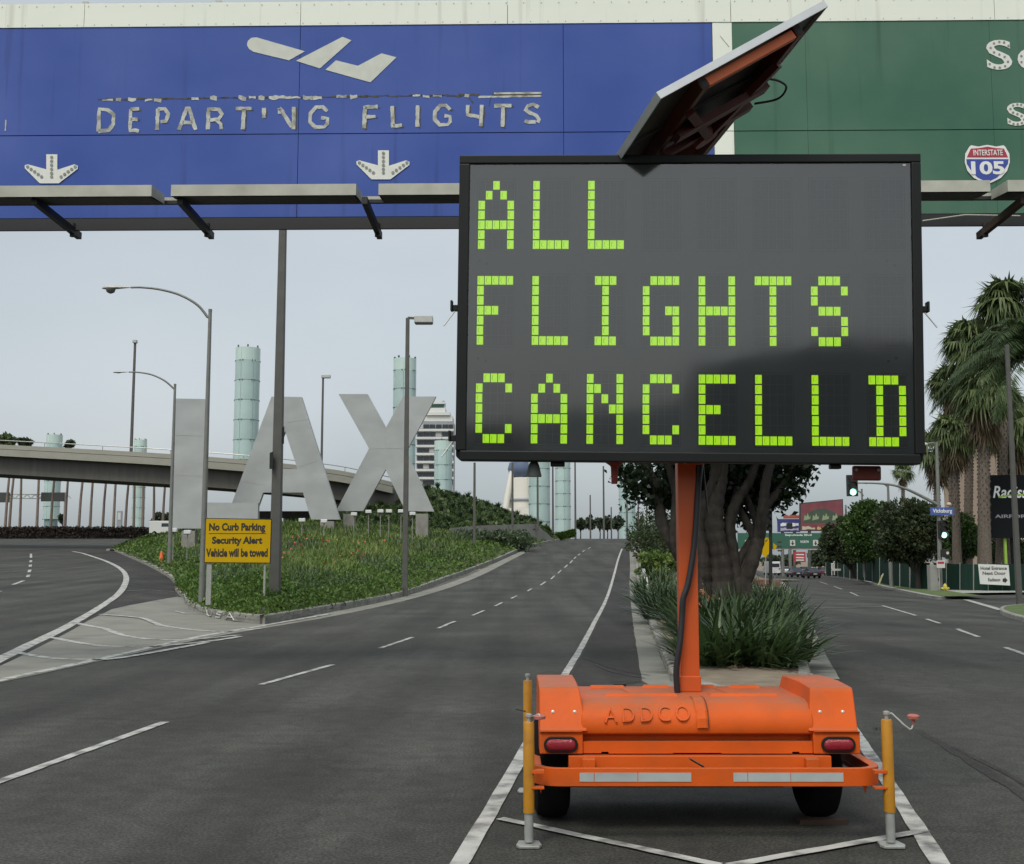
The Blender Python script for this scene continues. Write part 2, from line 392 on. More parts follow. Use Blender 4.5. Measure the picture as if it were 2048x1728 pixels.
# lane dashes of the ramp
dash = [((-160,1622),(330,1445)),((522,1370),(665,1330)),((760,1297),(825,1275)),((875,1257),(910,1244)),((945,1232),(968,1222)),((990,1213),(1004,1206)),((1022,1198),(1034,1192)),
        ((1055,1183),(1063,1178)),((1081,1171),(1091,1164)),((1102,1159),(1109,1152)),((1116,1147),(1122,1141)),((1129,1136),(1135,1130)),((1140,1127),(1145,1121)),((1148,1118),(1152,1114)),((1156,1111),(1160,1108)),((1165,1104),(1169,1101)),((1176,1098),(1181,1095))]
for a, b in dash: ribbon('lane_dash', [g2(*a), g2(*b)], .10, M_PAINT, .008, wob=.1, step=.25)
# gore: V of white lines round the trailer
ribbon('gore_line', [g2(2010,1930), g2(1880,1728), g2(1790,1588), g2(1700,1450), g2(1660,1385)], .11, M_PAINT, .009, wob=.08, step=.3)
ribbon('gore_line', [g2(760,2040), g2(920,1728)], .11, M_PAINT, .009, wob=.08, step=.3)
ribbon('chevron_line', [g2(1000,1640), g2(1448,1736)], .08, M_PAINT, .013, wob=.14, step=.15)
ribbon('chevron_line', [g2(1452,1736), g2(1852,1664)], .08, M_PAINT, .013, wob=.14, step=.15)
# boulevard on the right: lane dashes, limit line, tyre marks
for a, b in [((1765,1212),(1832,1232)),((1853,1239),(1880,1248)),((1915,1259),(1957,1274)),((2010,1295),(2075,1318)),((2160,1350),(2260,1385)),
             ((1640,1164),(1655,1169)),((1668,1173),(1684,1179)),((1700,1185),(1716,1192))]:
    ribbon('lane_dash', [g2(*a), g2(*b)], .115, M_PAINT, .008, wob=.08, step=.3)
ribbon('limit_line', [g2(1932,1200), g2(2004,1221)], .3, M_PAINT, .008, wob=.05)
M_FAINT = mat('faint_paint', (.16,.16,.155), .8, .2, 4, dirt=(.085,.085,.082,1), dirt_scale=2, dirt_lo=.4, dirt_hi=.6)
ribbon('crosswalk_line', [g2(1592,1199), g2(1880,1203)], .35, M_FAINT, .006)
ribbon('crosswalk_line', [g2(1610,1217), g2(1770,1214)], .3, M_FAINT, .006)
for pts, w in [([(1836,1462),(1905,1502),(1985,1552),(2080,1612)], .045), ([(1744,1415),(1750,1462)], .022), ([(1750,1415),(1757,1462)], .022), ([(1757,1415),(1765,1462)], .022), ([(1764,1416),(1772,1460)], .018), ([(1905,1494),(1990,1536),(2090,1590)],.03)]:
    ribbon('tyre_mark', smooth([g2(*p) for p in pts], 5), w*2, M_ASPH2, .005, wob=.35, step=.12)
ribbon('tyre_mark', smooth([g2(*p) for p in [(1190,1330),(1225,1345),(1290,1358)]], 5), .03, M_SKID, .012, wob=.5, step=.2)
ribbon('tyre_mark', smooth([g2(*p) for p in [(1170,1318),(1235,1340),(1300,1352)]], 5), .025, M_SKID, .012, wob=.5, step=.2)

# tar seams and old crack sealing
for pts in ([(640,1420),(800,1424),(1010,1432)], [(820,1290),(930,1293),(1120,1299)], [(1700,1395),(1800,1388),(2048,1392)], [(1740,1330),(1860,1326),(2048,1330)], [(1620,1262),(1800,1262),(1960,1266)], [(100,1430),(260,1436),(420,1432)]):
    ribbon('tar_seam', [p+Vector((random.uniform(-.04,.04),random.uniform(-.04,.04),0)) for p in resample(smooth([g2(*p) for p in pts], 6), .25)], .011, M_SKID, .0045, wob=.7, step=.3)
# left road: edge line, dashes
left_edge = smooth([g2(*p) for p in [(-160,1402),(0,1319),(80,1280),(150,1245),(205,1212),(240,1185),(252,1163),(250,1148),(238,1136),(215,1124),(190,1115),(165,1107),(145,1103)]], 6)
ribbon('edge_line', left_edge, .26, M_PAINT, .009, wob=.07)
for a, b in [((-30,1188),(2,1183)),((26,1170),(47,1162)),((55,1155),(58,1150)),((58,1145),(60,1140)),((60,1134),(61,1130)),((61,1125),(62,1121)),((62,1116),(62,1108))]:
    ribbon('lane_dash', [g2(*a), g2(*b)], .17, M_PAINT, .008)
for i in range(7):
    a = g2(18+i*36, 1076.5-i*.75); ribbon('lane_dash', [a, a+Vector((2.6,.25,0))], .35, M_PAINT, .01)
# darker patched tarmac in the nose of the left road
sheet('patched_tarmac', [g2(*p) for p in [(148,1104),(226,1102),(262,1119),(312,1142),(337,1157),(349,1170),(352,1193),(286,1205),(222,1218),(176,1240),(120,1272),(30,1316),(-150,1405),(-150,1398),(0,1325),(85,1284),(155,1249),(208,1216),(244,1187),(256,1162),(250,1146),(236,1134),(190,1114)]], M_ASPH2, .0045, cell=.8)
ribbon('tar_seam', [g2(252,1183), g2(300,1181), g2(350,1184)], .12, M_FAINT, .009)
# pale concrete apron of the gore in front of the planted island
apron = [g2(*p) for p in [(353,1194),(286,1206),(223,1219),(178,1241),(121,1273),(32,1318),(-190,1420),(-190,1424),(0,1366),(415,1276),(640,1238),(800,1204),(1000,1132),(1050,1106),(1046,1101),(995,1124),(800,1195),(640,1229),(530,1249),(470,1244),(410,1233),(383,1221),(371,1209)]]
sheet('concrete_apron', apron, M_CONC, .008, cell=.8)
for pts in [[(-40,1375),(0,1362),(200,1319),(415,1271),(560,1247),(660,1229)], [(200,1230),(270,1236),(292,1240),(330,1253),(440,1264),(520,1258)], [(148,1247),(208,1258),(258,1274),(355,1281),(478,1271)],
            [(98,1275),(195,1292),(270,1294)], [(300,1295),(415,1284),(480,1274)], [(28,1305),(100,1317),(175,1320),(245,1316),(415,1286)], [(352,1224),(372,1229)]]:
    ribbon('chevron_line', smooth([g2(*p) for p in pts], 6), .17, M_PAINT, .014, wob=.1)

# kerbs
def kerb(name, pts, w=.17, h=.15, m=M_KERB, parent=None, step=.7, side=1):
    P = resample([Vector((p[0], p[1], 0)) for p in pts], step); k = len(P); rings = []
    for i, p in enumerate(P):
        d = (P[min(i+1,k-1)]-P[max(i-1,0)]).normalized(); s_ = Vector((d.y, -d.x, 0))*side
        z = Tz(p.x, p.y); q = p + s_*w; zq = z
        rings.append([(p.x, p.y, z-.1), (p.x+s_.x*.015, p.y+s_.y*.015, z+h-.025), (p.x+s_.x*.045, p.y+s_.y*.045, z+h), (q.x, q.y, zq+h), (q.x, q.y, zq-.1)])
    o = MB().loft(rings).build(name, m, parent, fixn=True); return o

# ------------------------------------------------------------------ the planted island under the letters
isl_r = [g2(*p) for p in [(530,1249),(640,1228),(720,1213),(800,1195),(900,1159),(1000,1120),(1058,1095),(1120,1082)]]      # towards the ramp
isl_l = [g2(*p) for p in [(366,1197),(350,1180),(349,1168),(337,1155),(312,1140),(264,1117),(226,1101)]]             # towards the left road
far_l = [Vector((pxx(232,112),112,0)), Vector((pxx(290,170),170,0))]
nose = smooth([g2(*p) for p in [(366,1197),(370,1209),(383,1220),(410,1232),(470,1243),(530,1249)]], 5)
right_s = smooth(isl_r, 6); left_s = smooth(isl_l + far_l, 6)
isl_out = nose + right_s[1:] + [Vector((pxx(1075,142),142,0)), Vector((pxx(900,160),160,0)), Vector((pxx(480,175),175,0))] + left_s[::-1][:-1]
BND = np.array([(p.x, p.y) for p in resample(left_s[::-1][-70:] + nose + right_s, .8)])
def idist(x, y):
    x = np.atleast_1d(np.asarray(x, float)); y = np.atleast_1d(np.asarray(y, float))
    o = np.empty(x.shape)
    for i in range(0, x.size, 4000):
        dx = x.ravel()[i:i+4000, None]-BND[None,:,0]; dy = y.ravel()[i:i+4000, None]-BND[None,:,1]
        o.ravel()[i:i+4000] = np.sqrt((dx*dx+dy*dy).min(1))
    return o
def ISL(x, y):
    d = idist(x, y); b = 3.1*(1-np.exp(-d*.085))
    r = T(x, y) + .10 + b
    return r if np.ndim(x) else float(r[0])
kb = kerb('island_kerb', nose + right_s[1:], parent=None, side=-1, h=.24); tag(kb, kind='structure')
kb2 = kerb('island_kerb_west', left_s[:len(left_s)-6][::-1], side=-1, w=.3); tag(kb2, kind='structure')
M_GRASSY = mat('planted_soil', (.055, .062, .022), .95, .35, 1.2, .8, 12, dirt=(.10,.085,.04,.6), dirt_scale=.8)
def inner(pts, outl): return pts
isl_o = sheet('planted_island', [Vector((p.x, p.y, 0)) for p in isl_out], M_GRASSY, 0, parent=None, cell=2.2, kind='structure', zf=ISL)
# writing chalked on the kerb of the nose: U S A
chalk = mat('chalk', (.62,.62,.58), .9, .15, 20)
npts = resample(nose, .05)
def on_kerb(t, hh):
    a = g2(412,1233); b = g2(462,1243); d = b-a; n_ = Vector((d.y,-d.x,0)).normalized(); p = a + d*t - n_*0.0
    # nearest kerb point, pushed just clear of the face
    q = min(npts, key=lambda k: (k-p).length); out_ = Vector((0,-1,0)); q = q + out_*.035
    return Vector((q.x, q.y, Tz(q.x,q.y)+.02+hh*.2))
usa = MB()
for st in [[(0,.9),(.02,.2),(.1,.05),(.2,.2),(.24,.9)], [(.62,.9),(.45,.85),(.42,.6),(.58,.45),(.55,.15),(.38,.1)], [(.74,.05),(.86,.95),(1.0,.05)], [(.79,.4),(.95,.4)]]:
    usa.tube([on_kerb(*s_) for s_ in st], .014, 5)
usa.build('chalk_writing', chalk, kb)
# ------------------------------------------------------------------ the median
kerb_r_px = [(1622,1358),(1608,1310),(1600,1272),(1595,1250),(1590,1222),(1583,1193),(1572,1178),(1563,1169),(1556,1160)]
kerb_r = smooth([g2(*p) for p in kerb_r_px], 6)
med_nose = smooth([kerb_l[0], Vector((2.35,14.6,0)), Vector((2.9,13.7,0)), Vector((3.5,13.9,0)), kerb_r[0]], 5)
far_end = [Vector((kerb_l[-1].x+2, 130, 0)), Vector((kerb_r[-1].x, 135, 0))]
kl = kerb('median_kerb', kerb_l[::-1] + med_nose[1:] + kerb_r[1:], side=-1); tag(kl, kind='structure')
MBND = np.array([(p.x,p.y) for p in resample(kerb_l[::-1]+med_nose+kerb_r, .8)])
def MED(x, y):
    x = np.atleast_1d(np.asarray(x,float)); y = np.atleast_1d(np.asarray(y,float))
    d = np.sqrt(((x.ravel()[:,None]-MBND[None,:,0])**2+(y.ravel()[:,None]-MBND[None,:,1])**2).min(1)).reshape(x.shape)
    return T(x, y)+.11+.12*(1-np.exp(-d*.6))
M_MSOIL = mat('median_soil', (.20, .165, .115), .95, .3, 2.5, .7, 25, dirt=(.12,.10,.06,.7), dirt_scale=1.3)
sheet('median_soil', kerb_l[::-1][:-1] + med_nose + kerb_r[1:] + far_end[::-1], M_MSOIL, 0, parent=None, cell=1.2, kind='structure', zf=lambda x, y: float(MED(x,y)[0]))
sheet('shoulder', [p+Vector((.10,0,0)) for p in edge_w[10:-2]] + [p+Vector((-.34,-.05,0)) for p in kerb_l[:-3]][::-1], M_ASPH2, .0042, cell=2)
# concrete gutters along both median kerbs
ribbon('gutter', [kerb_l[0]+Vector((-.05,-1.5,0))] + [p+Vector((-.20,-.03,0)) for p in kerb_l[:-3]], .40, M_CONC, .006, wob=.06)
ribbon('gutter', [p+Vector((.20,-.03,0)) for p in kerb_r], .40, M_CONC, .006, wob=.06)
# low white concrete barrier where the ramp leaves the median
bar_p = smooth([gnd(1283,1196), gnd(1278,1160), gnd(1276,1130), gnd(1272,1104), gnd(1271,1090)], 5)
rings = []
for p in resample([Vector((q.x+.28, q.y, 0)) for q in bar_p], 1.5):
    z = Tz(p.x-.3, p.y); hh = .55
    rings.append([(p.x-.3,p.y,z-.2),(p.x-.12,p.y,z+.25),(p.x-.08,p.y,z+hh),(p.x+.08,p.y,z+hh),(p.x+.3,p.y,z-.4)])
M_WCONC = mat('pale_concrete', (.42,.42,.385), .8, .12, 2, .2, 30, dirt=(.2,.2,.18,.6), dirt_scale=2)
tag(MB().loft(rings).build('concrete_barrier', M_WCONC, fixn=True), 'low pale concrete barrier along the right edge of the ramp', 'barrier')

# ------------------------------------------------------------------ right-hand pavement
rk_px = [(1640,1142),(1690,1152),(1740,1168),(1800,1184),(1850,1195),(1878,1199),(1903,1197),(1918,1191)]
rk = smooth([g2(*p) for p in rk_px], 6)
back = [Vector((pxx(1985,84)+20, 90, 0)), Vector((95, 175, 0)), Vector((rk[0].x+8, 260, 0)), Vector((rk[0].x, 262, 0))]
rk_far = [Vector((rk[0].x+ (rk[0].x-rk[6].x)*.55, rk[0].y+(rk[0].y-rk[6].y)*.55, 0))]
tag(kerb('pavement_kerb', rk_far + rk, w=.18, side=-1), kind='structure')
PAV = mat('pavement', (.33,.325,.295), .85, .12, .8, .2, 40, dirt=(.2,.19,.17,.6), dirt_scale=.6)
pv = rk_far + rk + [g2(2300,1186), Vector((120,92,0)), Vector((120,190,0)), Vector((rk_far[0].x+14, rk_far[0].y+4,0))]
zpv = lambda x, y: float(T(x,y))
sheet('pavement', pv, PAV, .145, parent=None, cell=5, kind='structure', zf=zpv)
M_LAWN = mat('lawn', (.075,.12,.03), .95, .35, 1.5, .8, 18, dirt=(.14,.13,.05,.6), dirt_scale=.7)
strip_o = [p + Vector((.5,.15,0)) for p in rk_far+rk[:-9]]; strip_i = [p + Vector((3.0,.8,0)) for p in rk_far+rk[:-9]]
sheet('grass_verge', strip_o + strip_i[::-1], M_LAWN, .165, parent=None, cell=3, kind='structure', zf=zpv)
# corner of the side street at the picture's edge
cp = smooth([g2(*p) for p in [(2250,1222),(2090,1214),(2020,1217),(2000,1222),(2006,1231),(2060,1247),(2250,1290)]], 6)
tag(kerb('corner_kerb', cp, side=-1), kind='structure')
sheet('corner_lawn', [p+Vector((.2,0,0)) for p in cp], M_LAWN, .14, parent=None, cell=2, kind='structure', zf=zpv)
# ------------------------------------------------------------------ the message sign trailer
M_OR = mat('orange_paint', (.62, .102, .014), .45, .12, 3, .08, 30, dirt=(.40,.095,.03,.4), dirt_scale=4.5, dirt_lo=.54, dirt_hi=.72, spec=.15)
def dusty(m):
    """road dust settled on the upward faces, in uneven patches"""
    t_ = m.node_tree; b = t_.nodes['Principled BSDF']; src = b.inputs['Base Color'].links[0].from_socket
    ge = N(t_, 'ShaderNodeNewGeometry'); sx = N(t_, 'ShaderNodeSeparateXYZ'); t_.links.new(ge.outputs['True Normal'], sx.inputs[0])
    r1 = N(t_, 'ShaderNodeMapRange'); r1.inputs[1].default_value = .55; r1.inputs[2].default_value = .97; r1.inputs[4].default_value = .62; t_.links.new(sx.outputs[2], r1.inputs[0])
    tc_ = N(t_, 'ShaderNodeTexCoord'); n_ = N(t_, 'ShaderNodeTexNoise'); n_.inputs['Scale'].default_value = 5; n_.inputs['Detail'].default_value = 5; t_.links.new(tc_.outputs['Object'], n_.inputs['Vector'])
    r2 = N(t_, 'ShaderNodeMapRange'); r2.inputs[1].default_value = .35; r2.inputs[2].default_value = .65; r2.inputs[3].default_value = .35; r2.inputs[4].default_value = 1; t_.links.new(n_.outputs['Fac'], r2.inputs[0])
    mu = N(t_, 'ShaderNodeMath', operation='MULTIPLY'); t_.links.new(r1.outputs[0], mu.inputs[0]); t_.links.new(r2.outputs[0], mu.inputs[1])
    mi = N(t_, 'ShaderNodeMix', data_type='RGBA'); t_.links.new(mu.outputs[0], mi.inputs[0]); t_.links.new(src, mi.inputs[6]); mi.inputs[7].default_value = (.27,.155,.095,1)
    t_.links.new(mi.outputs[2], b.inputs['Base Color'])
dusty(M_OR)
M_ORD = mat('orange_mast_paint', (.54, .088, .011), .45, .06, 4, dirt=(.30,.10,.04,.4), dirt_scale=4)
M_YEL = mat('ochre_paint', (.46, .205, .010), .45, .15, 9, dirt=(.25,.10,.02,.6), dirt_scale=8, dirt_lo=.55)
M_STEEL = mat('galvanised_steel', (.42, .43, .40), .45, .15, 14, metal=.5, dirt=(.2,.17,.12,.5), dirt_scale=9)
M_RUB = mat('rubber', (.006, .006, .006), .9, .2, 10, spec=.15)
M_RIM = mat('wheel_steel', (.25,.25,.25), .5, .1, 5, metal=.6)
M_BLK = mat('black_metal', (.010, .012, .010), .5, .2, 3, spec=.3)
M_LENS = mat('red_lens', (.26, .010, .022), .12, .1, 40, spec=.6, bump=.3, bscale=220)
M_REFL = mat('reflective_tape', (.40, .44, .42), .35, .08, 8, dirt=(.25,.27,.27,.5), dirt_scale=3)
M_RKNOB = mat('faded_red', (.42,.14,.11), .6, .2, 20)
tr = thing('message_sign_trailer', 'orange trailer carrying a tall message board that reads all flights cancelled', 'message sign', (1.16, 7.76, 0))
O = Vector((1.16, 7.55, 0)); O2 = Vector((1.16, 7.76, 0))     # O: frame the body is drawn in, O2: where the trailer stands
def L(x, y, z): return (x - O.x, y - O.y, z)
def prism_x(mb, prof, x0, x1, taper0=0, taper1=0):
    """profile in y,z swept along x"""
    k = len(prof)
    vs = [L(x0, y, z) for y, z in prof] + [L(x1, y, z) for y, z in prof]
    return mb.add(vs, [tuple(range(k)), tuple(range(2*k-1, k-1, -1))] + [(j, i, i+k, j+k) for i in range(k) for j in [(i+1)%k]])
BX0, BX1, BY0, BY1 = .155, 2.155, 7.10, 8.12
# hood: rolled front, nearly flat deck
prof = [(7.21,.50),(7.21,.598),(7.11,.60),(7.10,.635),(7.108,.69),(7.138,.742),(7.19,.778),(7.28,.80),(8.0,.80),(8.10,.76),(8.12,.50)]
hood = prism_x(MB(), prof, .43, 1.88).build('hood', M_OR, tr, bevel=.012, fixn=True, auto=40)
# raised ribs and seam on the deck
for x0, x1, y0, y1 in [(.60,1.085,7.40,7.46),(1.28,1.74,7.40,7.46),(.53,.79,7.86,7.93),(.90,1.10,7.90,7.96),(1.27,1.42,7.90,7.96),(1.50,1.72,7.88,7.95)]:
    MB().add([L(x0,y0,.798),L(x1,y0,.798),L(x1,y1,.798),L(x0,y1,.798),L(x0+.02,y0+.015,.818),L(x1-.02,y0+.015,.818),L(x1-.02,y1-.01,.818),L(x0+.02,y1-.01,.818)], [(0,1,5,4),(1,2,6,5),(2,3,7,6),(3,0,4,7),(4,5,6,7)]).build('deck_rib', M_OR, tr, bevel=.004, fixn=True)
for xx in (.79, 1.44):
    MB().add([L(xx,7.47,.799),L(xx+.11,7.47,.799),L(xx+.06,7.86,.803),L(xx-.05,7.86,.803),L(xx,7.47,.803),L(xx+.11,7.47,.803),L(xx+.06,7.86,.803),L(xx-.05,7.86,.803)], [(4,5,6,7),(0,1,5,4),(1,2,6,5),(3,0,4,7)]).build('deck_strap', M_OR, tr)
# seam bead between the two lids
sp = [(y-.006, z+.004) for y, z in prof[3:8]] + [(7.40,.804)]
MB().loft([[L(1.15,y-.004,z+.002),L(1.162,y-.010,z+.006),L(1.206,y-.010,z+.006),L(1.218,y-.004,z+.002)] for y, z in sp], closed=False).build('lid_seam', M_OR, tr)
MB().loft([[L(1.219,y-.006,z+.002),L(1.226,y-.006,z+.002)] for y, z in sp], closed=False).build('lid_gap', mat('dark_seam',(.12,.03,.008),.8), tr)
# fenders
def fender(x0, x1, inner_left):
    pf = [(7.08,.625),(7.10,.64),(7.175,.855),(7.20,.880),(7.50,.893),(7.95,.885),(8.08,.62)]
    mb = MB(); k = len(pf); rings = []
    for fx, ins in ((x0, .0), (x0+.02, .0), (x1-.02, .0), (x1, .0)):
        rings.append([L(fx + (((z-.62)/.3)*(.055 if fx > (x0+x1)/2 else .0) * (-1) if inner_left is False else 0)
                         + (((z-.62)/.3)*.05*(1 if fx < (x0+x1)/2 else 0) if inner_left else 0), y, z) for y, z in pf])
    mb.loft(rings)
    f = mb.build('fender', M_OR, tr, bevel=.02, fixn=True, auto=40)
    for fr in (.28, .74):
        c = L(x0+(x1-x0)*fr, 7.137, .735); scr = MB().lathe([(.012,-.004),(.012,.006),(.005,.010)], c, 10, 'y')
        scr.v = [(a, 2*L(0,7.137,0)[1]-b, c_) for a, b, c_ in scr.v]
        scr.build('screw', mat('bright_screw',(.75,.62,.52),.3,.05,metal=.4), f)
    return f
fender(.172, .470, False); fender(1.84, 2.150, True)
# rear skirt with lamp ends, notched underside
sk = prism_x(MB(), [(7.09,.485),(7.09,.61),(7.07,.625),(8.10,.625),(8.10,.485)], .172, .44)
sk.build('corner_panel', M_OR, tr, bevel=.01, fixn=True)
sk = prism_x(MB(), [(7.09,.485),(7.09,.61),(7.07,.625),(8.10,.625),(8.10,.485)], 1.87, 2.16)
sk.build('corner_panel', M_OR, tr, bevel=.01, fixn=True)
pn = MB(); xs = [(.443,.555,.488),(.555,.60,.497),(.60,1.0,.486),(1.0,1.30,.49),(1.30,1.74,.486),(1.74,1.785,.497),(1.785,1.867,.488)]
for x0, x1, zb in xs: pn.add([L(x0,7.105,zb),L(x1,7.105,zb),L(x1,7.105,.558),L(x0,7.105,.558),L(x0,7.2,zb),L(x1,7.2,zb),L(x1,7.2,.558),L(x0,7.2,.558)], [(0,1,2,3),(4,7,6,5),(0,4,5,1),(3,2,6,7),(0,3,7,4),(1,5,6,2)])
pn.build('rear_panel', M_OR, tr, fixn=True)
MB().box(*[a - O.x for a in (.443,1.867)], 7.19-O.y, 7.23-O.y, .55, .612).build('recess', M_OR, tr)
# chassis channel behind the bumper, cross members, axle
ch = MB(); ch.box(.35-O.x, 1.97-O.x, 7.06-O.y, 7.16-O.y, .375, .478); ch.box(.43-O.x,.51-O.x,7.0-O.y,8.2-O.y,.40,.47); ch.box(1.80-O.x,1.88-O.x,7.0-O.y,8.2-O.y,.40,.47)
ch.box(.40-O.x,1.9-O.x,8.05-O.y,8.15-O.y,.39,.47)
ch.build('chassis', M_OR, tr, bevel=.004)
MB().bar(L(.32,7.62,.33), L(1.99,7.62,.33), .07, .07).build('axle', M_BLK, tr)
MB().bar(L(1.16,8.1,.43), L(1.16,9.35,.43), .09, .09).build('drawbar', M_OR, tr)
MB().bar(L(.55,7.68,.44), L(1.8,7.68,.44), .8, .06, up=(0,0,1)).build('floor_pan', M_BLK, tr)
MB().box(.50-O.x,1.80-O.x,7.30-O.y,8.05-O.y,.27,.40).build('light_block_box', M_BLK, tr); MB().box(.40-O.x,1.90-O.x,8.06-O.y,8.10-O.y,.10,.44).build('light_block_plate', M_BLK, tr)  # both added to block light and darken the ground under the trailer
MB().bar(L(1.085,6.99,.474), L(1.16,6.93,.437), .055, .004, up=(0,.6,1)).build('dark_tape', mat('dark_tape',(.05,.055,.055),.6), tr)
# wrap-round bumper channel
bp_ = []
r = .17
def arc(cx, cy, a0, a1, n=8): return [(cx+r*math.cos(math.radians(a0+(a1-a0)*i/n)), cy+r*math.sin(math.radians(a0+(a1-a0)*i/n))) for i in range(n+1)]
path = [(.125,7.9)] + arc(.125+r, 6.86+r, 180, 270) + arc(2.24-r, 6.86+r, 270, 360) + [(2.24,7.9)]
P = [Vector((x,y,0)) for x, y in path]; rings = []
for i, p in enumerate(P):
    d = (P[min(i+1,len(P)-1)]-P[max(i-1,0)]).normalized(); nrm = Vector((-d.y, d.x, 0))
    q = p + nrm*.055; q2 = p + nrm*.006
    rings.append([L(q.x,q.y,.436), L(p.x,p.y,.440), L(p.x,p.y,.333), L(q.x,q.y,.337), L(q.x,q.y,.343), L(q2.x,q2.y,.343), L(q2.x,q2.y,.430), L(q.x,q.y,.430)])
bump = MB().loft(rings).build('bumper', M_OR, tr, bevel=.005, fixn=True, auto=40)
for x0, x1 in ((.405,1.075),(1.325,1.985)):
    t_ = MB()
    k = 3
    for j in range(k):
        a = x0+(x1-x0)*[0,.13,.52,1][j]+.002; b = x0+(x1-x0)*[0,.13,.52,1][j+1]-.002
        if j == 0: a = x0
        t_.box(a-O.x, b-O.x, 6.8565-O.y, 6.8595-O.y, .362, .414)
    t_.build('reflector_strip', M_REFL, bump)
for s_, x in ((-1,.19),(1,2.135)):
    MB().add([L(x,6.98,.335),L(x+.03*s_,6.98,.335),L(x+.015*s_,6.98,.27),L(x,7.0,.335),L(x+.03*s_,7.0,.335),L(x+.015*s_,7.0,.27)], [(0,1,2),(3,5,4),(0,3,4,1),(1,4,5,2),(2,5,3,0)]).build('tie_down_lug', M_OR, bump)
# tail lamps
def oval(cx, cz, w, h, n=10):
    o = []; rr = h/2
    for s_, a0 in ((1,-90),(-1,90)):
        for i in range(n+1):
            a = math.radians(a0+180*i/n); o.append((cx+s_*(w/2-rr)+rr*math.cos(a), cz+rr*math.sin(a)))
    return o
for cx in (.303, 2.022):
    lamp = MB().prism([(x-O.x,z) for x,z in oval(cx,.543,.212,.098)], 7.074-O.y, 7.092-O.y).build('tail_lamp', M_BLK, tr, bevel=.004, fixn=True)
    pts = oval(cx,.543,.182,.068); ins = oval(cx,.543,.150,.040)
    lm = MB().loft([[(x-O.x,7.073-O.y,z) for x,z in pts],[(x-O.x,7.066-O.y,z) for x,z in oval(cx,.543,.172,.060)],[(x-O.x,7.061-O.y,z) for x,z in ins]]).build('lens', M_LENS, lamp, fixn=True, auto=50)
# wheels
for x0, x1 in ((.145,.375),(1.90,2.12)):
    w = x1-x0; xc = (x0+x1)/2; prof_w = [(.19,-w/2+.02),(.27,-w/2),(.315,-w/2+.02),(.33,-w/2+.06),(.332,0),(.33,w/2-.06),(.315,w/2-.02),(.27,w/2),(.19,w/2-.02)]
    wh = MB().lathe(prof_w, L(xc,7.62,.332), 36, 'x').build('wheel', M_RUB, tr, auto=35)
    MB().lathe([(.05,-w/2+.04),(.15,-w/2+.05),(.185,-w/2+.025),(.19,-w/2+.04),(.19,w/2-.04),(.185,w/2-.025),(.15,w/2-.05),(.05,w/2-.04)], L(xc,7.62,.332), 24, 'x').build('rim', M_RIM, wh, auto=35)
    MB().bar(L(x0-.06,7.42,.012) if xc > 1 else L(x0,7.9,.02), L(x1+.03,7.42,.012) if xc > 1 else L(x1,7.9,.02), .10, .03).build('wheel_chock', mat('chock_wood',(.05,.03,.02),.9), tr)
# jacks: ochre tube, galvanised leg, plate, crank
def jack(x, y, bottom, top, side, crank):
    j = MB().tube([L(x,y,bottom), L(x,y,top-.01), L(x,y,top)], [.033,.033,.029], 16).build('jack', M_YEL, tr, auto=40)
    MB().tube([L(x,y,.03), L(x,y,bottom+.05)], .027, 14).build('inner_leg', M_STEEL, j, auto=40)
    MB().slab([(x-O.x+dx, y-O.y+dy) for dx, dy in [(-.06,-.07),(.06,-.07),(.075,-.03),(.06,.07),(-.06,.07),(-.075,-.03)]], .004, .02).build('foot_plate', M_STEEL, j, bevel=.003, fixn=True)
    MB().lathe([(.012,0),(.012,.03),(.02,.035),(.02,.05),(.008,.055)], L(x,y,top-.005), 10).build('crank_head', M_STEEL, j)
    if crank:
        c0 = Vector(L(x,y,top+.03)); sgn = crank
        MB().tube([c0, c0+Vector((.03*sgn,0,.005)), c0+Vector((.09*sgn,-.02,-.055)), c0+Vector((.125*sgn,-.03,-.085)), c0+Vector((.14*sgn,-.03,-.08)), c0+Vector((.15*sgn,-.03,-.05))], .007, 8).build('crank_arm', M_STEEL, j, auto=60)
        MB().lathe([(.012,0),(.012,.03),(.034,.034),(.036,.05),(.026,.058),(.012,.052)], tuple(c0+Vector((.15*sgn,-.03,-.055))), 14).build('crank_knob', M_RKNOB, j, auto=40)
    MB().box(min(x,x-side*.09)-O.x, max(x,x-side*.09)-O.x, y-.03-O.y, y+.03-O.y, .425, .442).build('jack_bracket', M_OR, j)
    MB().box(min(x,x-side*.09)-O.x, max(x,x-side*.09)-O.x, y-.03-O.y, y+.03-O.y, .335, .345).build('jack_bracket', M_OR, j)
    return j
jack(.100, 6.80, .195, .72, -1, 0)
jack(2.235, 6.80, .20, .735, 1, 1)
jack(.115, 8.40, .25, .80, -1, 0)
jack(2.20, 8.40, .25, .80, 1, 0)
ck = MB(); ck.tube([L(.105,6.82,.71),L(.12,6.82,.745),L(.16,6.80,.765),(L(.175,6.79,.75))], .007, 8); ck.build('crank_arm', M_STEEL, tr)
MB().lathe([(.012,0),(.034,.004),(.036,.02),(.026,.028),(.012,.022)], L(.165,6.79,.735), 14).build('crank_knob', M_RKNOB, tr, auto=40)
MB().tube([L(.03,8.35,.60),L(.10,8.33,.585)], .005, 6).build('locking_pin', M_BLK, tr)
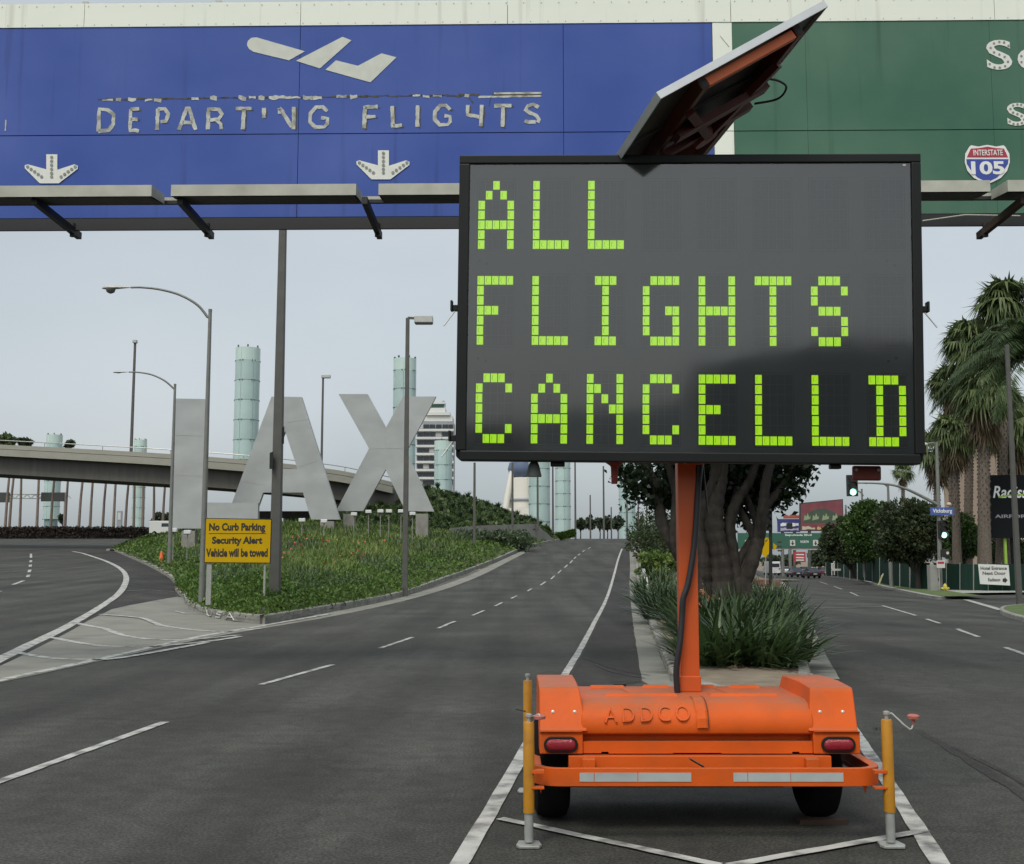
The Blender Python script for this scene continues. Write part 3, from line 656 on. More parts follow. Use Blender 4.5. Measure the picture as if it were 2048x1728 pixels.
# raised maker's name on the hood
nm = text('raised_lettering', 'ADDCO', 0, 1, 0, 1, 0, M_OR, tr, thick=1, bold=-.004, spacing=1.35)
co = np.empty(len(nm.data.vertices)*3); nm.data.vertices.foreach_get('co', co); co = co.reshape(-1,3)
PY = np.array([p[0] for p in prof[3:8]]); PZ = np.array([p[1] for p in prof[3:8]])
zz = .676 + .086*co[:,2]; xx_ = .575 + .535*co[:,0]; zz = zz + .012*co[:,0]
yy_ = np.interp(zz, PZ, PY) + .004 - .02*(-co[:,1])
nm.data.vertices.foreach_set('co', np.stack([xx_-O.x, yy_-O.y, zz], 1).ravel()); nm.data.update()
# mast, collar, cable
ms = MB().box(1.136-O.x, 1.263-O.x, 7.66-O.y, 7.78-O.y, .78, 4.56).build('mast', M_ORD, tr, bevel=.006)
MB().box(1.128-O.x, 1.271-O.x, 7.645-O.y, 7.795-O.y, .80, .905).build('mast_collar', M_ORD, ms, bevel=.006)
M_CABLE = mat('black_cable', (.012,.012,.014), .5)
cab = smooth([L(1.103,7.60,.80), L(1.098,7.60,.95), L(1.123,7.60,1.12), L(1.143,7.615,1.30), L(1.153,7.615,1.42), L(1.188,7.62,1.52), L(1.228,7.63,1.72), L(1.253,7.64,1.92), L(1.278,7.66,2.2), L(1.318,7.68,2.5)], 6)
MB().tube(cab, .021, 8).build('cable', M_CABLE, tr, auto=60)
MB().tube([L(1.345,7.70,2.0),L(1.30,7.70,2.5)], .007, 6).build('thin_cable', M_CABLE, tr)
MB().box(.72-O.x,.80-O.x,8.0-O.y,8.1-O.y,.80,.815).build('latch', M_BLK, tr)

# ---- the board
BW, BH = 3.04, 2.0464
bm_ = Euler((0,0,0))
def Rm(yaw, pit, rol): return Matrix.Rotation(yaw,4,'Z') @ Matrix.Rotation(pit,4,'X') @ Matrix.Rotation(rol,4,'Y')
BMAT = Matrix.Translation(Vector((1.1564,7.4251,3.3333))-O2) @ Rm(-.0478,.03397,.01329)
M_FRAME = mat('black_frame', (.0075, .0095, .0085), .5, .2, 2, spec=.3)
fr = MB()
hw, hh, t = BW/2, BH/2, .058
c = .03
outer = [(-hw,-hh+c),(-hw+c,-hh),(hw-c,-hh),(hw,-hh+c),(hw,hh),(-hw,hh)]
fr.prism(outer, .03, .15)                                   # the box behind
board = fr.build('sign_board', M_FRAME, tr, bevel=.008, fixn=True)
board.matrix_local = BMAT
for nm_, (x0,x1,z0,z1) in {'frame_top':(-hw,hw,hh-t,hh),'frame_bottom':(-hw+c,hw-c,-hh,-hh+.066),'frame_left':(-hw,-hw+.07,-hh+.066,hh-t),'frame_right':(hw-.062,hw,-hh+.066,hh-t)}.items():
    MB().box(x0, x1, -.012, .029, z0, z1).build('frame_bar', M_FRAME, board, bevel=.007)
# face: dark panel behind clear plastic that mirrors the sky
M_FACE = mat('sign_face', (.082,.090,.083), .5, .12, 3, ior=1.45, dirt=(.084,.09,.084,.5), dirt_scale=2)
MB().box(-hw+.07, hw-.062, .020, .028, -hh+.066, hh-t).build('face_panel', M_FACE, board)
# pixels
CH = {'A':['..#..','.#.#.','#...#','#...#','#####','#...#','#...#'],'L':['#....']*6+['#####'],'F':['#####','#....','#....','###..','#....','#....','#....'],
 'I':['.###.']+['..#..']*5+['.###.'],'G':['.####','#....','#....','#..##','#...#','#...#','.####'],'H':['#...#']*3+['#####']+['#...#']*3,'T':['#####']+['..#..']*6,
 'S':['.###.','#...#','#....','.###.','....#','#...#','.###.'],'C':['.###.','#...#','#....','#....','#....','#...#','.###.'],'N':['#...#','##..#','#.#.#','#..##','#...#','#...#','#...#'],
 'E':['#####','#....','#....','###..','#....','#....','#####'],'D':['####.','.#..#','.#..#','.#..#','.#..#','.#..#','####.'],' ':['.....']*7}
M_PIX = mat('fluorescent_pixel', (.47, .90, .004), .5, .06, 30, emit=.72)  # fluorescent flaps, not lamps; a glow is put in to brighten their colour
M_DARKPIX = mat('dark_pixel', (.027,.031,.028), .55, .2, 20)
M_TICK = mat('pixel_mark', (.16,.34,.01), .6)
PWx, PHz = .0425, .0575
pxm = MB()
pxm.add([(-PWx/2,0,-PHz/2),(PWx/2,0,-PHz/2),(PWx/2,0,PHz/2),(-PWx/2,0,PHz/2),(-PWx/2+.003,-.004,-PHz/2+.003),(PWx/2-.003,-.004,-PHz/2+.003),(PWx/2-.003,-.004,PHz/2-.003),(-PWx/2+.003,-.004,PHz/2-.003)],
        [(4,5,6,7),(0,1,5,4),(1,2,6,5),(2,3,7,6),(3,0,4,7)])
mark = MB()
pix_me = pxm.mesh('pixel', M_PIX)
# the little slot printed on each flap
sm = MB(); sm.tube([(-.005,-.0045,.017),(-.011,-.0045,.010),(-.011,-.0045,-.010),(-.005,-.0045,-.017)], .0012, 4); slot_me = sm.mesh('slot', M_TICK)
dark = MB(); cells = MB(); slots = MB(); seams = MB()
CPX = .3660; rowz = [.618+.005, -.022, -.675]        # centres of the three lines
PITX, PITZ = .0488, .0672
x0c = -1.272
npix = 0
for li, line in enumerate(['ALL     ', 'FLIGHTS ', 'CANCELLD']):
    for ci, chh in enumerate(line):
        cx = x0c + ci*CPX; cz = rowz[li]
        # cell outline: a shallow recess line
        for a in (-1, 1):
            seams.box(cx+a*.128-.0016, cx+a*.128+.0016, .0185, .0195, cz-.245, cz+.245)
            seams.box(cx-.128, cx+.128, .0185, .0195, cz+a*.245-.0016, cz+a*.245+.0016)
        for r_ in range(7):
            for q in range(5):
                x = cx+(q-2)*PITX; z = cz+(3-r_)*PITZ
                if CH[chh][r_][q] == '#':
                    p = obj('pixel', pix_me, board, loc=(x+random.uniform(-.0008,.0008), .0185, z)); npix += 1
                    slots.add([(v[0]+x, v[1]+.0185, v[2]+z) for v in sm.v], sm.f)
                else:
                    dark.box(x-.0225, x+.0225, .0192, .0198, z-.0315, z+.0315)
tag(dark.build('dark_pixels', M_DARKPIX, board), kind='stuff'); tag(slots.build('pixel_slots', M_TICK, board), kind='stuff')
seams.build('cell_seams', mat('cell_seam',(.012,.014,.012),.7), board)
# hardware on the cross bands between the lines
hb = MB()
for z in (.30, -.345):
    for x in (-1.38,-1.33,1.30,1.35): hb.lathe([(.010,0),(.010,.003)], (x,.016,z+random.uniform(-.02,.02)), 10, 'y')
    for x in np.arange(-1.2,1.3,.18): hb.lathe([(.004,0),(.004,.002)], (x,.0165,z+.07), 6, 'y'); 
hb.build('rivets', M_BLK, board)
# clear cover sheet
def glass_mat():
    m = bpy.data.materials.new('clear_cover'); m.use_nodes = True; t_ = m.node_tree; t_.nodes.clear()
    o_ = N(t_, 'ShaderNodeOutputMaterial'); tr_ = N(t_, 'ShaderNodeBsdfTransparent'); tr_.inputs[0].default_value = (.93,.95,.93,1)
    gl = N(t_, 'ShaderNodeBsdfGlossy'); gl.inputs['Roughness'].default_value = .07; gl.inputs['Color'].default_value = (1,1,.98,1)
    fz = N(t_, 'ShaderNodeFresnel'); fz.inputs[0].default_value = 1.95
    g_ = N(t_, 'ShaderNodeTexCoord'); n_ = N(t_, 'ShaderNodeTexNoise'); n_.inputs['Scale'].default_value = 1.3; t_.links.new(g_.outputs['Object'], n_.inputs['Vector'])
    b_ = N(t_, 'ShaderNodeBump'); b_.inputs['Strength'].default_value = .05; b_.inputs['Distance'].default_value = .05; t_.links.new(n_.outputs['Fac'], b_.inputs['Height']); t_.links.new(b_.outputs[0], gl.inputs['Normal'])
    x_ = N(t_, 'ShaderNodeMixShader'); t_.links.new(fz.outputs[0], x_.inputs[0]); t_.links.new(tr_.outputs[0], x_.inputs[1]); t_.links.new(gl.outputs[0], x_.inputs[2]); t_.links.new(x_.outputs[0], o_.inputs[0])
    return m
MB().add([(-hw+.07,.006,-hh+.066),(hw-.062,.006,-hh+.066),(hw-.062,.006,hh-t),(-hw+.07,.006,hh-t)], [(0,1,2,3)]).build('clear_cover', glass_mat(), board)
MB().box(1.405,1.425,.001,.004,.945,.955).build('white_sticker', mat('white_print',(.75,.75,.72),.5), board)
# latches with hanging rods on both edges, fittings under the board
for sgn, z, ang in ((-1,-.005,1),(1,-.005,1),(-1,-.875,1)):
    x = sgn*hw
    lt = MB(); lt.box(min(x,x+sgn*.035),max(x,x+sgn*.035),.02,.06,z-.02,z+.02); lt.box(min(x+sgn*.035,x+sgn*.05),max(x+sgn*.035,x+sgn*.05),.01,.07,z-.02,z+.05)
    l = lt.build('side_latch', M_BLK, board, bevel=.004)
    MB().tube([(x+sgn*.02,.03,z-.02),(x+sgn*.09,.0,z-.125)], .005, 6).build('latch_rod', M_STEEL, l)
MB().lathe([(.05,-.10),(.052,-.09),(.035,-.02),(.022,0)], (-1.005,.10,-hh), 16).build('photo_cell', mat('dull_grey',(.09,.10,.09),.6), board, auto=40)
MB().box(-.895,-.80,.05,.15,-hh-.03,-hh-.001).build('cable_gland', M_BLK, board, bevel=.006)
MB().box(.93,1.0,.05,.12,-hh-.03,-hh-.001).build('cable_gland', M_BLK, board, bevel=.006)
M_RED = mat('dark_orange_red', (.16,.018,.008), .5, .15, 8)
rd = MB(); rd.lathe([(.02,-.14),(.022,-.10),(.025,-.03),(.03,-.02),(.06,0)], (-.47,.14,-hh), 12); rd.build('lowering_pin', M_RED, board, auto=40)
pl = MB().box(1.10,1.285,.16,.20,-hh-.10,-hh-.002).build('mounting_plate', M_RED, board, bevel=.012)
MB().lathe([(.010,0),(.010,.008)], (1.12,.15,-hh-.03), 8, 'y').build('plate_bolt', M_STEEL, pl); MB().lathe([(.010,0),(.010,.008)], (1.265,.15,-hh-.03), 8, 'y').build('plate_bolt', M_STEEL, pl)
MB().box(.0,.13,.155,.23,-hh-.0,hh-.1).build('back_rail', M_ORD, board)
# ---- solar panel on the mast head
SPM = Matrix(((.80902,-.2052,-.550799,1.2018-O.x),(.234086,.972044,-.018306,7.850-O2.y),(.539157,-.114124,.834437,4.698),(0,0,0,1)))
sw, sl = 1.375, 2.2
M_ALU = mat('aluminium_frame', (.62,.64,.64), .45, .08, 5, metal=.3)
M_CELL = mat('solar_cells', (.012,.016,.035), .15, .2, 8)
M_BACK = mat('panel_back', (.042,.038,.034), .6, .25, 3, stretch=(1,6,1))
M_RUST = mat('bracket_red', (.085,.013,.006), .5, .2, 8)
sp_ = MB().box(-sw/2+.01, sw/2-.01, -sl/2+.01, sl/2-.01, -.012, .006).build('solar_panel', M_BACK, tr); sp_.matrix_local = SPM
MB().box(-sw/2+.02, sw/2-.02, -sl/2+.02, sl/2-.02, .007, .010).build('cells', M_CELL, sp_)
for x0,x1,y0,y1 in ((-sw/2,sw/2,-sl/2,-sl/2+.012),(-sw/2,sw/2,sl/2-.012,sl/2),(-sw/2,-sw/2+.012,-sl/2+.012,sl/2-.012),(sw/2-.012,sw/2,-sl/2+.012,sl/2-.012)):
    MB().box(x0,x1,y0,y1,-.034,.014).build('panel_frame', M_ALU if y1 < 0 or True else M_ALU, sp_)
for y in (-.45,0,.45): MB().box(-sw/2+.013, sw/2-.013, y-.012, y+.012, -.03,-.0125).build('panel_rib', M_BACK, sp_)
MB().box(-.315,.405,-sl/2+.055,-sl/2+.10,-.095,-.035).build('cross_beam', mat('cross_beam_orange',(.62,.13,.03),.5,.1,5), sp_, bevel=.004)
for x in (-.35,.44):
    a = MB().box(x-.028,x+.028,-sl/2+.05,sl/2-.1,-.097,-.0125).build('support_rail', M_RUST, sp_, bevel=.004)
    MB().box(x-.022,x+.022,-sl/2+.046,-sl/2+.049,-.091,-.04).build('rail_mouth', M_BLK, a)
MB().bar((-.35,-.75,-.10),(.05,-.15,-.16), .06,.05).build('strut', M_RUST, sp_); MB().bar((.44,-.7,-.10),(.05,-.15,-.16), .06,.05).build('strut', M_RUST, sp_)
MB().bar((-.35,-.45,-.13),(.44,-.45,-.13), .10,.05).build('strut', M_RUST, sp_); MB().bar((-.35,-.18,-.13),(.44,-.18,-.13), .08,.05).build('strut', M_RUST, sp_)
MB().lathe([(.09,-.16),(.11,-.13),(.11,-.05),(.13,-.04)], (.04,-.12,-.02), 20).build('pivot_hub', mat('hub_orange',(.18,.035,.01),.5,.1,6), sp_, auto=40)
MB().bar(L(1.2,7.72,4.5), SPM @ Vector((.0,-.1,-.05)), .12, .12).build('tilt_arm', M_RUST, tr)
lp = smooth([(.40,-.55,-.10),(.52,-.50,-.15),(.60,-.42,-.20),(.58,-.30,-.21),(.46,-.22,-.14)], 6); MB().tube(lp, .008, 6).build('panel_cable', M_CABLE, sp_)
# ------------------------------------------------------------------ overhead sign gantry across both roads
GO = Vector((0, 16.4, 0)); GROT = math.radians(-1.0)
gan = thing('overhead_sign_gantry', 'overhead gantry with blue departing flights panel and green interstate panel', 'sign gantry', GO, GROT)
gR = Matrix.Rotation(GROT, 3, 'Z'); gX = gR @ Vector((1,0,0)); gN = gR @ Vector((0,1,0))
def GL(px, py, y=0.0):
    """pixel -> gantry's own x, z on the plane y metres behind its face"""
    a = at(px, py, 10.0) - Vector((0,0,CAMH)); C0 = Vector((0,0,CAMH)); n = gN
    t = ((GO + gN*y - C0).dot(n)) / a.dot(n); p = C0 + a*t - GO
    return (p.dot(gX), p.z)
def worn_sheet(name, col, fade, streak):
    m = bpy.data.materials.new(name); m.use_nodes = True; t_ = m.node_tree; b = t_.nodes['Principled BSDF']
    g = N(t_, 'ShaderNodeTexCoord').outputs['Object']
    def nz(sc, st, det=5):
        q = N(t_, 'ShaderNodeMapping'); q.inputs['Scale'].default_value = st; t_.links.new(g, q.inputs[0])
        n = N(t_, 'ShaderNodeTexNoise'); n.inputs['Scale'].default_value = sc; n.inputs['Detail'].default_value = det; t_.links.new(q.outputs[0], n.inputs['Vector']); return n.outputs['Fac']
    def rg(s_, a, b_, c_, d):
        r_ = N(t_, 'ShaderNodeMapRange'); r_.inputs[1].default_value=a; r_.inputs[2].default_value=b_; r_.inputs[3].default_value=c_; r_.inputs[4].default_value=d; t_.links.new(s_, r_.inputs[0]); return r_.outputs[0]
    def mixc(f, a, col_):
        k = N(t_, 'ShaderNodeMix', data_type='RGBA'); t_.links.new(f, k.inputs[0])
        if hasattr(a, 'is_output'): t_.links.new(a, k.inputs[6])
        else: k.inputs[6].default_value = (*a,1)
        k.inputs[7].default_value = (*col_,1); return k.outputs[2]
    c_ = mixc(rg(nz(.55,(1,1,1)), .35,.7,0,.75), col, fade)
    c_ = mixc(rg(nz(5,(1,1,.05),3), .60,.78,0,.6), c_, streak)
    c_ = mixc(rg(nz(30,(1,1,1),2), .74,.80,0,.6), c_, streak)
    t_.links.new(c_, b.inputs['Base Color']); b.inputs['Roughness'].default_value = .5; b.inputs['Specular IOR Level'].default_value = .2
    bp = N(t_, 'ShaderNodeBump'); bp.inputs['Strength'].default_value = .25; bp.inputs['Distance'].default_value = .03; t_.links.new(nz(1.1,(1,1,1),2), bp.inputs['Height']); t_.links.new(bp.outputs[0], b.inputs['Normal'])
    MATS[name] = m; return m
M_BLUE = worn_sheet('blue_sign_sheet', (.042,.085,.32), (.082,.130,.39), (.03,.05,.17))
M_GREEN = worn_sheet('green_sign_sheet', (.050,.135,.088), (.115,.205,.140), (.012,.05,.035))
M_WHITE = worn_sheet('white_sign_sheet', (.78,.82,.71), (.84,.87,.76), (.42,.42,.34))
def gx(px, py=200): return GL(px, py)[0]
ztop, zb0, zseam, zbot = GL(380,6)[1], GL(900,50)[1], GL(900,266)[1], GL(900,432)[1]
zmid = zseam
xs_b = [-12.6, -9.9, gx(-330), gx(162)*1.0, gx(598), gx(1015), gx(1427)]
g = .004
# blue sheets: big upper ones and low ones under the seam
for (a, b) in [(-12.6,-8.2),(-8.2,gx(598)),(gx(598),gx(1127)),(gx(1127),gx(1427))]:
    MB().box(a+g, b-g, .0, .03, zseam+.008, zb0).build('blue_panel', M_BLUE, gan)
    MB().box(a+g, b-g, .004, .034, zbot, zseam-.004).build('blue_panel', M_BLUE, gan)
xd0, xd1 = gx(1427), gx(1467)
MB().box(xd0+.004, xd1-.004, -.004, .028, zseam+.008, zb0).build('white_divider', M_WHITE, gan)
MB().box(xd0+.004, xd1-.004, -.004, .028, zbot, zseam-.004).build('white_divider', M_WHITE, gan)
for (a, b) in [(xd1, gx(1614)), (gx(1614), gx(1985)), (gx(1985), 8.9), (8.9, 12.2)]:
    MB().box(a+g*.5, b-g*.5, .0, .03, zseam+.008, zb0).build('green_panel', M_GREEN, gan)
    MB().box(a+g*.5, b-g*.5, .004, .034, zbot, zseam-.004).build('green_panel', M_GREEN, gan)
xw = [-12.6,-9.6,gx(-140),gx(162),gx(598),gx(1015),gx(1465),gx(1997),9.9,12.2]
for a, b in zip(xw, xw[1:]): MB().box(a+g, b-g, -.012, .03, zb0+.008, ztop-.06*0).build('white_panel', M_WHITE, gan)
rv = MB()
for i in range(150):
    x = -12.4+i*.262
    if x < 12: rv.lathe([(.011,0),(.009,.006)], (x,-.017,ztop-.05), 6, 'y'); rv.lathe([(.009,0),(.007,.006)], (x+.1,-.017,zb0+.04), 6, 'y')
tag(rv.build('rivets', mat('rivet_rust',(.45,.44,.37),.7), gan), kind='stuff')
# black back frame showing in the joints, chords and end posts
M_GBLK = mat('gantry_black', (.012,.013,.012), .6, .2, 3)
M_GGREY = mat('gantry_grey', (.44,.44,.37), .6, .15, 4, dirt=(.15,.14,.11,.6), dirt_scale=2)
MB().box(-12.6, 12.2, .05, .12, zbot+.01, ztop-.05).build('back_frame', M_GBLK, gan)
z1 = GL(0,461)[1]
MB().box(-12.6, 12.2, .0, .05, z1-.0, zbot-.01).build('bottom_chord', M_GBLK, gan)
tri = MB()
for i in range(31):
    x = -12.4+i*.8; tri.bar((x,.6,z1+.43),(x+.4,.6,z1+.62),.03,.03); tri.bar((x+.4,.6,z1+.62),(x+.8,.6,z1+.43),.03,.03)
tri.bar((-12.6,.6,z1+.42),(12.2,.6,z1+.42),.06,.06); tri.bar((-12.6,.6,z1+.64),(12.2,.6,z1+.64),.06,.06); tri.build('rear_truss', M_GBLK, gan)
for x in (-12.4, 12.0):
    MB().lathe([(.28,0),(.28,.05),(.2,.06),(.18,ztop-.1)], (x,.35,0), 16).build('post', M_GGREY, gan, auto=40)
for px in (170, 437): 
    x = gx(px, 10); MB().box(x-.045,x+.045,0,.05,ztop,ztop+.035).build('lifting_lug', M_GGREY, gan)
# lamp trays on arms in front of the sign
BYF = -1.42
tz0, tz1 = GL(520,391,BYF)[1], GL(520,368.5,BYF)[1]
zrb = GL(520,407,BYF+.55)[1]
tr_x = [(-9.95,-7.55),(-7.25,GL(303,380,BYF)[0]),(GL(342,380,BYF)[0],GL(712,380,BYF)[0]),(GL(757,380,BYF)[0],.62),(.95,3.35),(3.66,GL(1981,380,BYF)[0]),(GL(2016,380,BYF)[0],8.6)]
for a, b in tr_x:
    lt = MB().add([(a,BYF,tz0),(b,BYF,tz0),(b,BYF+.55,zrb),(a,BYF+.55,zrb),(a,BYF,tz1),(b,BYF,tz1),(b,BYF+.55,zrb+.13),(a,BYF+.55,zrb+.13)],
                  [(4,5,6,7),(0,1,5,4),(1,2,6,5),(2,3,7,6),(3,0,4,7)]).build('lamp_tray', M_GGREY, gan, fixn=True)
    MB().add([(a+.03,BYF+.03,tz0-.003),(b-.03,BYF+.03,tz0-.003),(b-.03,BYF+.52,zrb-.003),(a+.03,BYF+.52,zrb-.003)],[(0,1,2,3)]).build('lamp_lens', M_GBLK, lt)
zr1, zr2 = GL(520,398,BYF+.62)[1], GL(520,405,BYF+.62)[1]
MB().bar((-12.3,BYF+.62,zr1),(12.0,BYF+.62,zr1),.05,.045).build('lamp_rail', M_GGREY, gan)
MB().bar((-12.3,BYF+.62,zr2),(12.0,BYF+.62,zr2),.06,.04).build('lamp_rail', M_GBLK, gan)
for k, px in enumerate((-190, 148, 416, 756, 1160, 1560, 1968)):
    x, z = GL(px, 462, .05)
    arm = MB().bar((x,.25,z-.02),(x,BYF+.1,z+.03),.075,.10).build('lamp_arm', M_GBLK if px != 1968 else mat('rusty_brown',(.05,.03,.02),.8), gan)
    MB().tube([(x,.0,z-.10),(x,.0,z+.1)], .04, 10).build('arm_clamp', M_GBLK, arm)
MB().tube([GL(1845,442,-.2)[0:1]+(-.2,)+GL(1845,442,-.2)[1:2], GL(1930,430,-.2)[0:1]+(-.2,)+GL(1930,430,-.2)[1:2], GL(2040,432,-.2)[0:1]+(-.2,)+GL(2040,432,-.2)[1:2]], .012, 6).build('conduit', M_GGREY, gan)
# lettering: weathered, peeling strokes
M_PEEL = mat('peeling_reflective', (.50,.52,.46), .6, .25, 14, dirt=(.16,.16,.13,.75), dirt_scale=7, dirt_lo=.48, dirt_hi=.62, bump=.4, bscale=60)
M_GLUE = mat('old_adhesive', (.07,.065,.05), .8, .5, 20)
random.seed(5)
def stroke(mb, pts, w, y, jit=.14, n=5):
    P = resample([Vector((p[0],0,p[1])) for p in pts], .045); k = len(P); vs = []
    for i, p in enumerate(P):
        d = (P[min(i+1,k-1)]-P[max(i-1,0)]).normalized(); s_ = Vector((d.z,0,-d.x))
        for sg in (-1,1):
            q = p + s_*sg*w/2*(1+random.uniform(-jit,jit)) ; vs += [(q.x,y,q.z),(q.x,y+.004,q.z)]
    fs = []
    for i in range(k-1):
        a = 4*i; b = a+4
        fs += [(a,b,b+2,a+2),(a+1,a+3,b+3,b+1),(a,a+1,b+1,b),(a+2,b+2,b+3,a+3)]
    fs += [(0,2,3,1),(4*k-4,4*k-3,4*k-1,4*k-2)]
    mb.add(vs, fs)
LET = {'D':[[(0,0),(0,1),(.55,.97),(.95,.75),(.98,.35),(.7,.05),(0,0)]],'E':[[(.05,1),(.05,0),(.55,.02),(.85,-.03)],[(.05,.97),(.8,1.0)],[(.05,.5),(.7,.52)]],
 'P':[[(.05,0),(.05,1)],[(.05,.97),(.6,.97),(.92,.75),(.7,.42),(.3,.38)]],'A':[[(0,0),(.42,1),(.55,1),(1,0)],[(.2,.33),(.8,.33)]],'R':[[(0,0),(0,.97),(.7,.95),(.92,.72),(.7,.48),(.05,.45)],[(.55,.45),(.85,.25),(.88,0)]],
 'T':[[(-.05,.97),(1,.97)],[(.5,.95),(.45,0)]],'I':[[(.4,1),(.38,.45),(.5,.3)]],'N':[[(0,.95),(.2,.8),(.85,.1)],[(.97,1),(.97,0)],[(0,.95),(.05,.7)]],'G':[[(.95,.78),(.7,.98),(.35,.97),(.05,.68),(.05,.3),(.35,.05),(.8,.06),(.95,.2),(.95,.45),(.62,.48)]],
 'F':[[(0,0),(.05,1)],[(.05,.95),(.95,.97)],[(.05,.5),(.8,.53)]],'L':[[(.0,1),(.08,0)],[(.1,.06),(.8,.1)]],'H':[[(.08,1),(.1,.55),(.5,.5),(.85,.42)],[(.95,1),(.9,0)]],'S':[[(.95,.85),(.6,1),(.25,.92),(.1,.72),(.4,.55),(.8,.42),(.95,.2),(.85,.05)],[(.75,.08),(.25,.07),(.05,.15)]],'J':[[(.5,1),(.5,0)]]}
word = [('D',192,234,214,266),('E',254,288,214,264),('P',308,345,213,263),('A',353,398,212,263),('R',411,452,213,262),('T',467,508,212,262),('I',520,537,212,248),('N',553,594,210,262),('G',613,662,209,260),
        ('F',723,762,208,260),('L',779,814,208,258),('J',830,840,207,257),('G',863,907,206,255),('H',927,970,206,256),('T',985,1028,206,257),('S',1043,1084,205,250)]
for chh, x0, x1, y0, y1 in word:
    a = GL(x0+5, y1-3); b = GL(x1-5, y0+4)
    mb = MB(); mbd = MB()
    for st in LET[chh]: stroke(mb, [(a[0]+(b[0]-a[0])*p, a[1]+(b[1]-a[1])*q) for p, q in st], .056, -.006, .2)
    lt = mb.build('letter', M_PEEL, gan)
    # ragged adhesive strokes at the edges
    for st in LET[chh]:
        if random.random() < .8:
            i = random.randrange(len(st)-1); p, q = st[i], st[i+1]
            stroke(mbd, [(a[0]+(b[0]-a[0])*p[0]+.035, a[1]+(b[1]-a[1])*p[1]-.02), (a[0]+(b[0]-a[0])*q[0]+.035, a[1]+(b[1]-a[1])*q[1]-.02)], .025, -.004, .6)
    if mbd.v: mbd.build('adhesive_edge', M_GLUE, lt)
res = MB(); res2 = MB(); x = 195
line_y = lambda x_: 199-(x_-195)/745*9
while x < 940:
    w = random.uniform(14,44); a = GL(x, line_y(x)); b = GL(x+w, line_y(x+w)+random.uniform(-2,2)); stroke(res, [a, b], random.uniform(.012,.03), -.003, .8)
    if random.random() < .55: c_ = GL(x+w*.3, line_y(x)+random.uniform(-1,3)); d_ = GL(x+w*.3+random.uniform(8,24), line_y(x)+random.uniform(-1,3)); stroke(res2, [c_, d_], random.uniform(.025,.06), -.005, .6)
    x += w*.8
stroke(res, [GL(930,191), GL(940,197), GL(946,206)], .018, -.004, .4)
stroke(res2, [GL(988,187), GL(1083,186)], .03, -.004, .15); stroke(res2, [GL(957,194), GL(1083,192)], .03, -.004, .2); stroke(res, [GL(985,190), GL(1083,189)], .02, -.005, .3); stroke(res, [GL(978,212), GL(981,196), GL(988,188)], .012, -.004, .4)
tag(res.build('old_adhesive_line', M_GLUE, gan), kind='stuff'); tag(res2.build('peeled_strips', M_PEEL, gan), kind='stuff')
stroke_s = MB(); stroke(stroke_s, [GL(12,240), GL(11,262)], .02, -.005, .4); stroke_s.build('scratch', M_PEEL, gan)
scr = MB(); stroke(scr, [GL(1440,72), GL(1458,94)], .012, -.007, .3); scr.build('scratch', M_GGREY, gan)
# aeroplane symbol in three flat pieces
M_SYM = mat('symbol_cream', (.56,.58,.50), .6, .08, 6)
def piece(name, pts, y=-.007, m=M_SYM): return MB().prism([GL(*p) for p in pts], y, y+.005).build(name, m, gan)
piece('aeroplane_piece', [(513,75),(610,103),(578,121),(507,104),(498,98),(494,90),(496,82),(503,76)])
piece('aeroplane_piece', [(685,74),(703,81),(640,137),(592,122)])
piece('aeroplane_piece', [(672,121),(716,132),(763,107),(793,115),(741,165),(651,140)])
# arrows with reflector buttons
M_ARW = mat('arrow_white', (.70,.71,.64), .6, .06, 6); M_BTN = mat('reflector_button', (.22,.24,.21), .4, .2, 20)
for dx, dy in ((0,0),(663,-8)):
    o = lambda p: (p[0]+dx, p[1]+dy)
    pts = [(93,309),(115,309),(115,340),(149,329),(156,332),(156,338),(118,367),(80,367),(50,337),(50,331),(56,329),(93,339)]
    ar = piece('arrow', [o(p) for p in pts], -.009, M_ARW)
    bt = MB()
    for p in [(104,315),(104,323),(104,331),(104,339),(104,347),(104,354)]+[(56+7*i,334+5*i) for i in range(5)]+[(151-7*i,334+5*i) for i in range(5)]:
        q = GL(*o(p)); bt.lathe([(.024,0),(.015,.006)], (q[0],-.0165,q[1]), 8, 'y')
    bt.build('buttons', M_BTN, ar)
# green panel: white letters with buttons, interstate shield
def gtext(s_, x0, x1, y0, y1, m, name='letter', y=-.002, thick=.006, bold=.02, parent=gan):
    a = GL(x0, y1); b = GL(x1, y0); return text(name, s_, a[0], b[0], a[1], b[1], y, m, parent, thick, bold)
for s_, x0, x1, y0, y1 in (('S',1974,2022,80,140),('o',2036,2086,97,140),('S',2015,2053,206,252)):
    l = gtext(s_, x0, x1, y0, y1, M_ARW); bt = MB()
    path = {'S':[(.88,.80),(.7,.91),(.5,.93),(.28,.88),(.14,.73),(.28,.58),(.5,.51),(.72,.43),(.86,.27),(.74,.12),(.52,.07),(.3,.08),(.1,.19)],'o':[(.5+.40*math.cos(i*.7),.5+.41*math.sin(i*.7)) for i in range(9)]}[s_]
    for p, q in path:
        k = GL(x0+(x1-x0)*p, y1+(y0-y1)*q); bt.lathe([(.018,0),(.012,.004)], (k[0],-.013,k[1]), 8, 'y')
    bt.build('buttons', M_BTN, l)
def shield(s_, cx=1974, cy=329, w=45, h=38):
    up = [(-.98,-.55),(-.80,-.92),(-.72,-1.0),(-.4,-.93),(0,-1.02),(.4,-.93),(.72,-1.0),(.80,-.92),(.98,-.55)]
    lo = [(1.0,-.1),(.88,.35),(.6,.72),(.25,.93),(0,1.05),(-.25,.93),(-.6,.72),(-.88,.35),(-1.0,-.1)]
    return [(cx+x*w*s_, cy+y*h*s_) for x, y in up+lo]
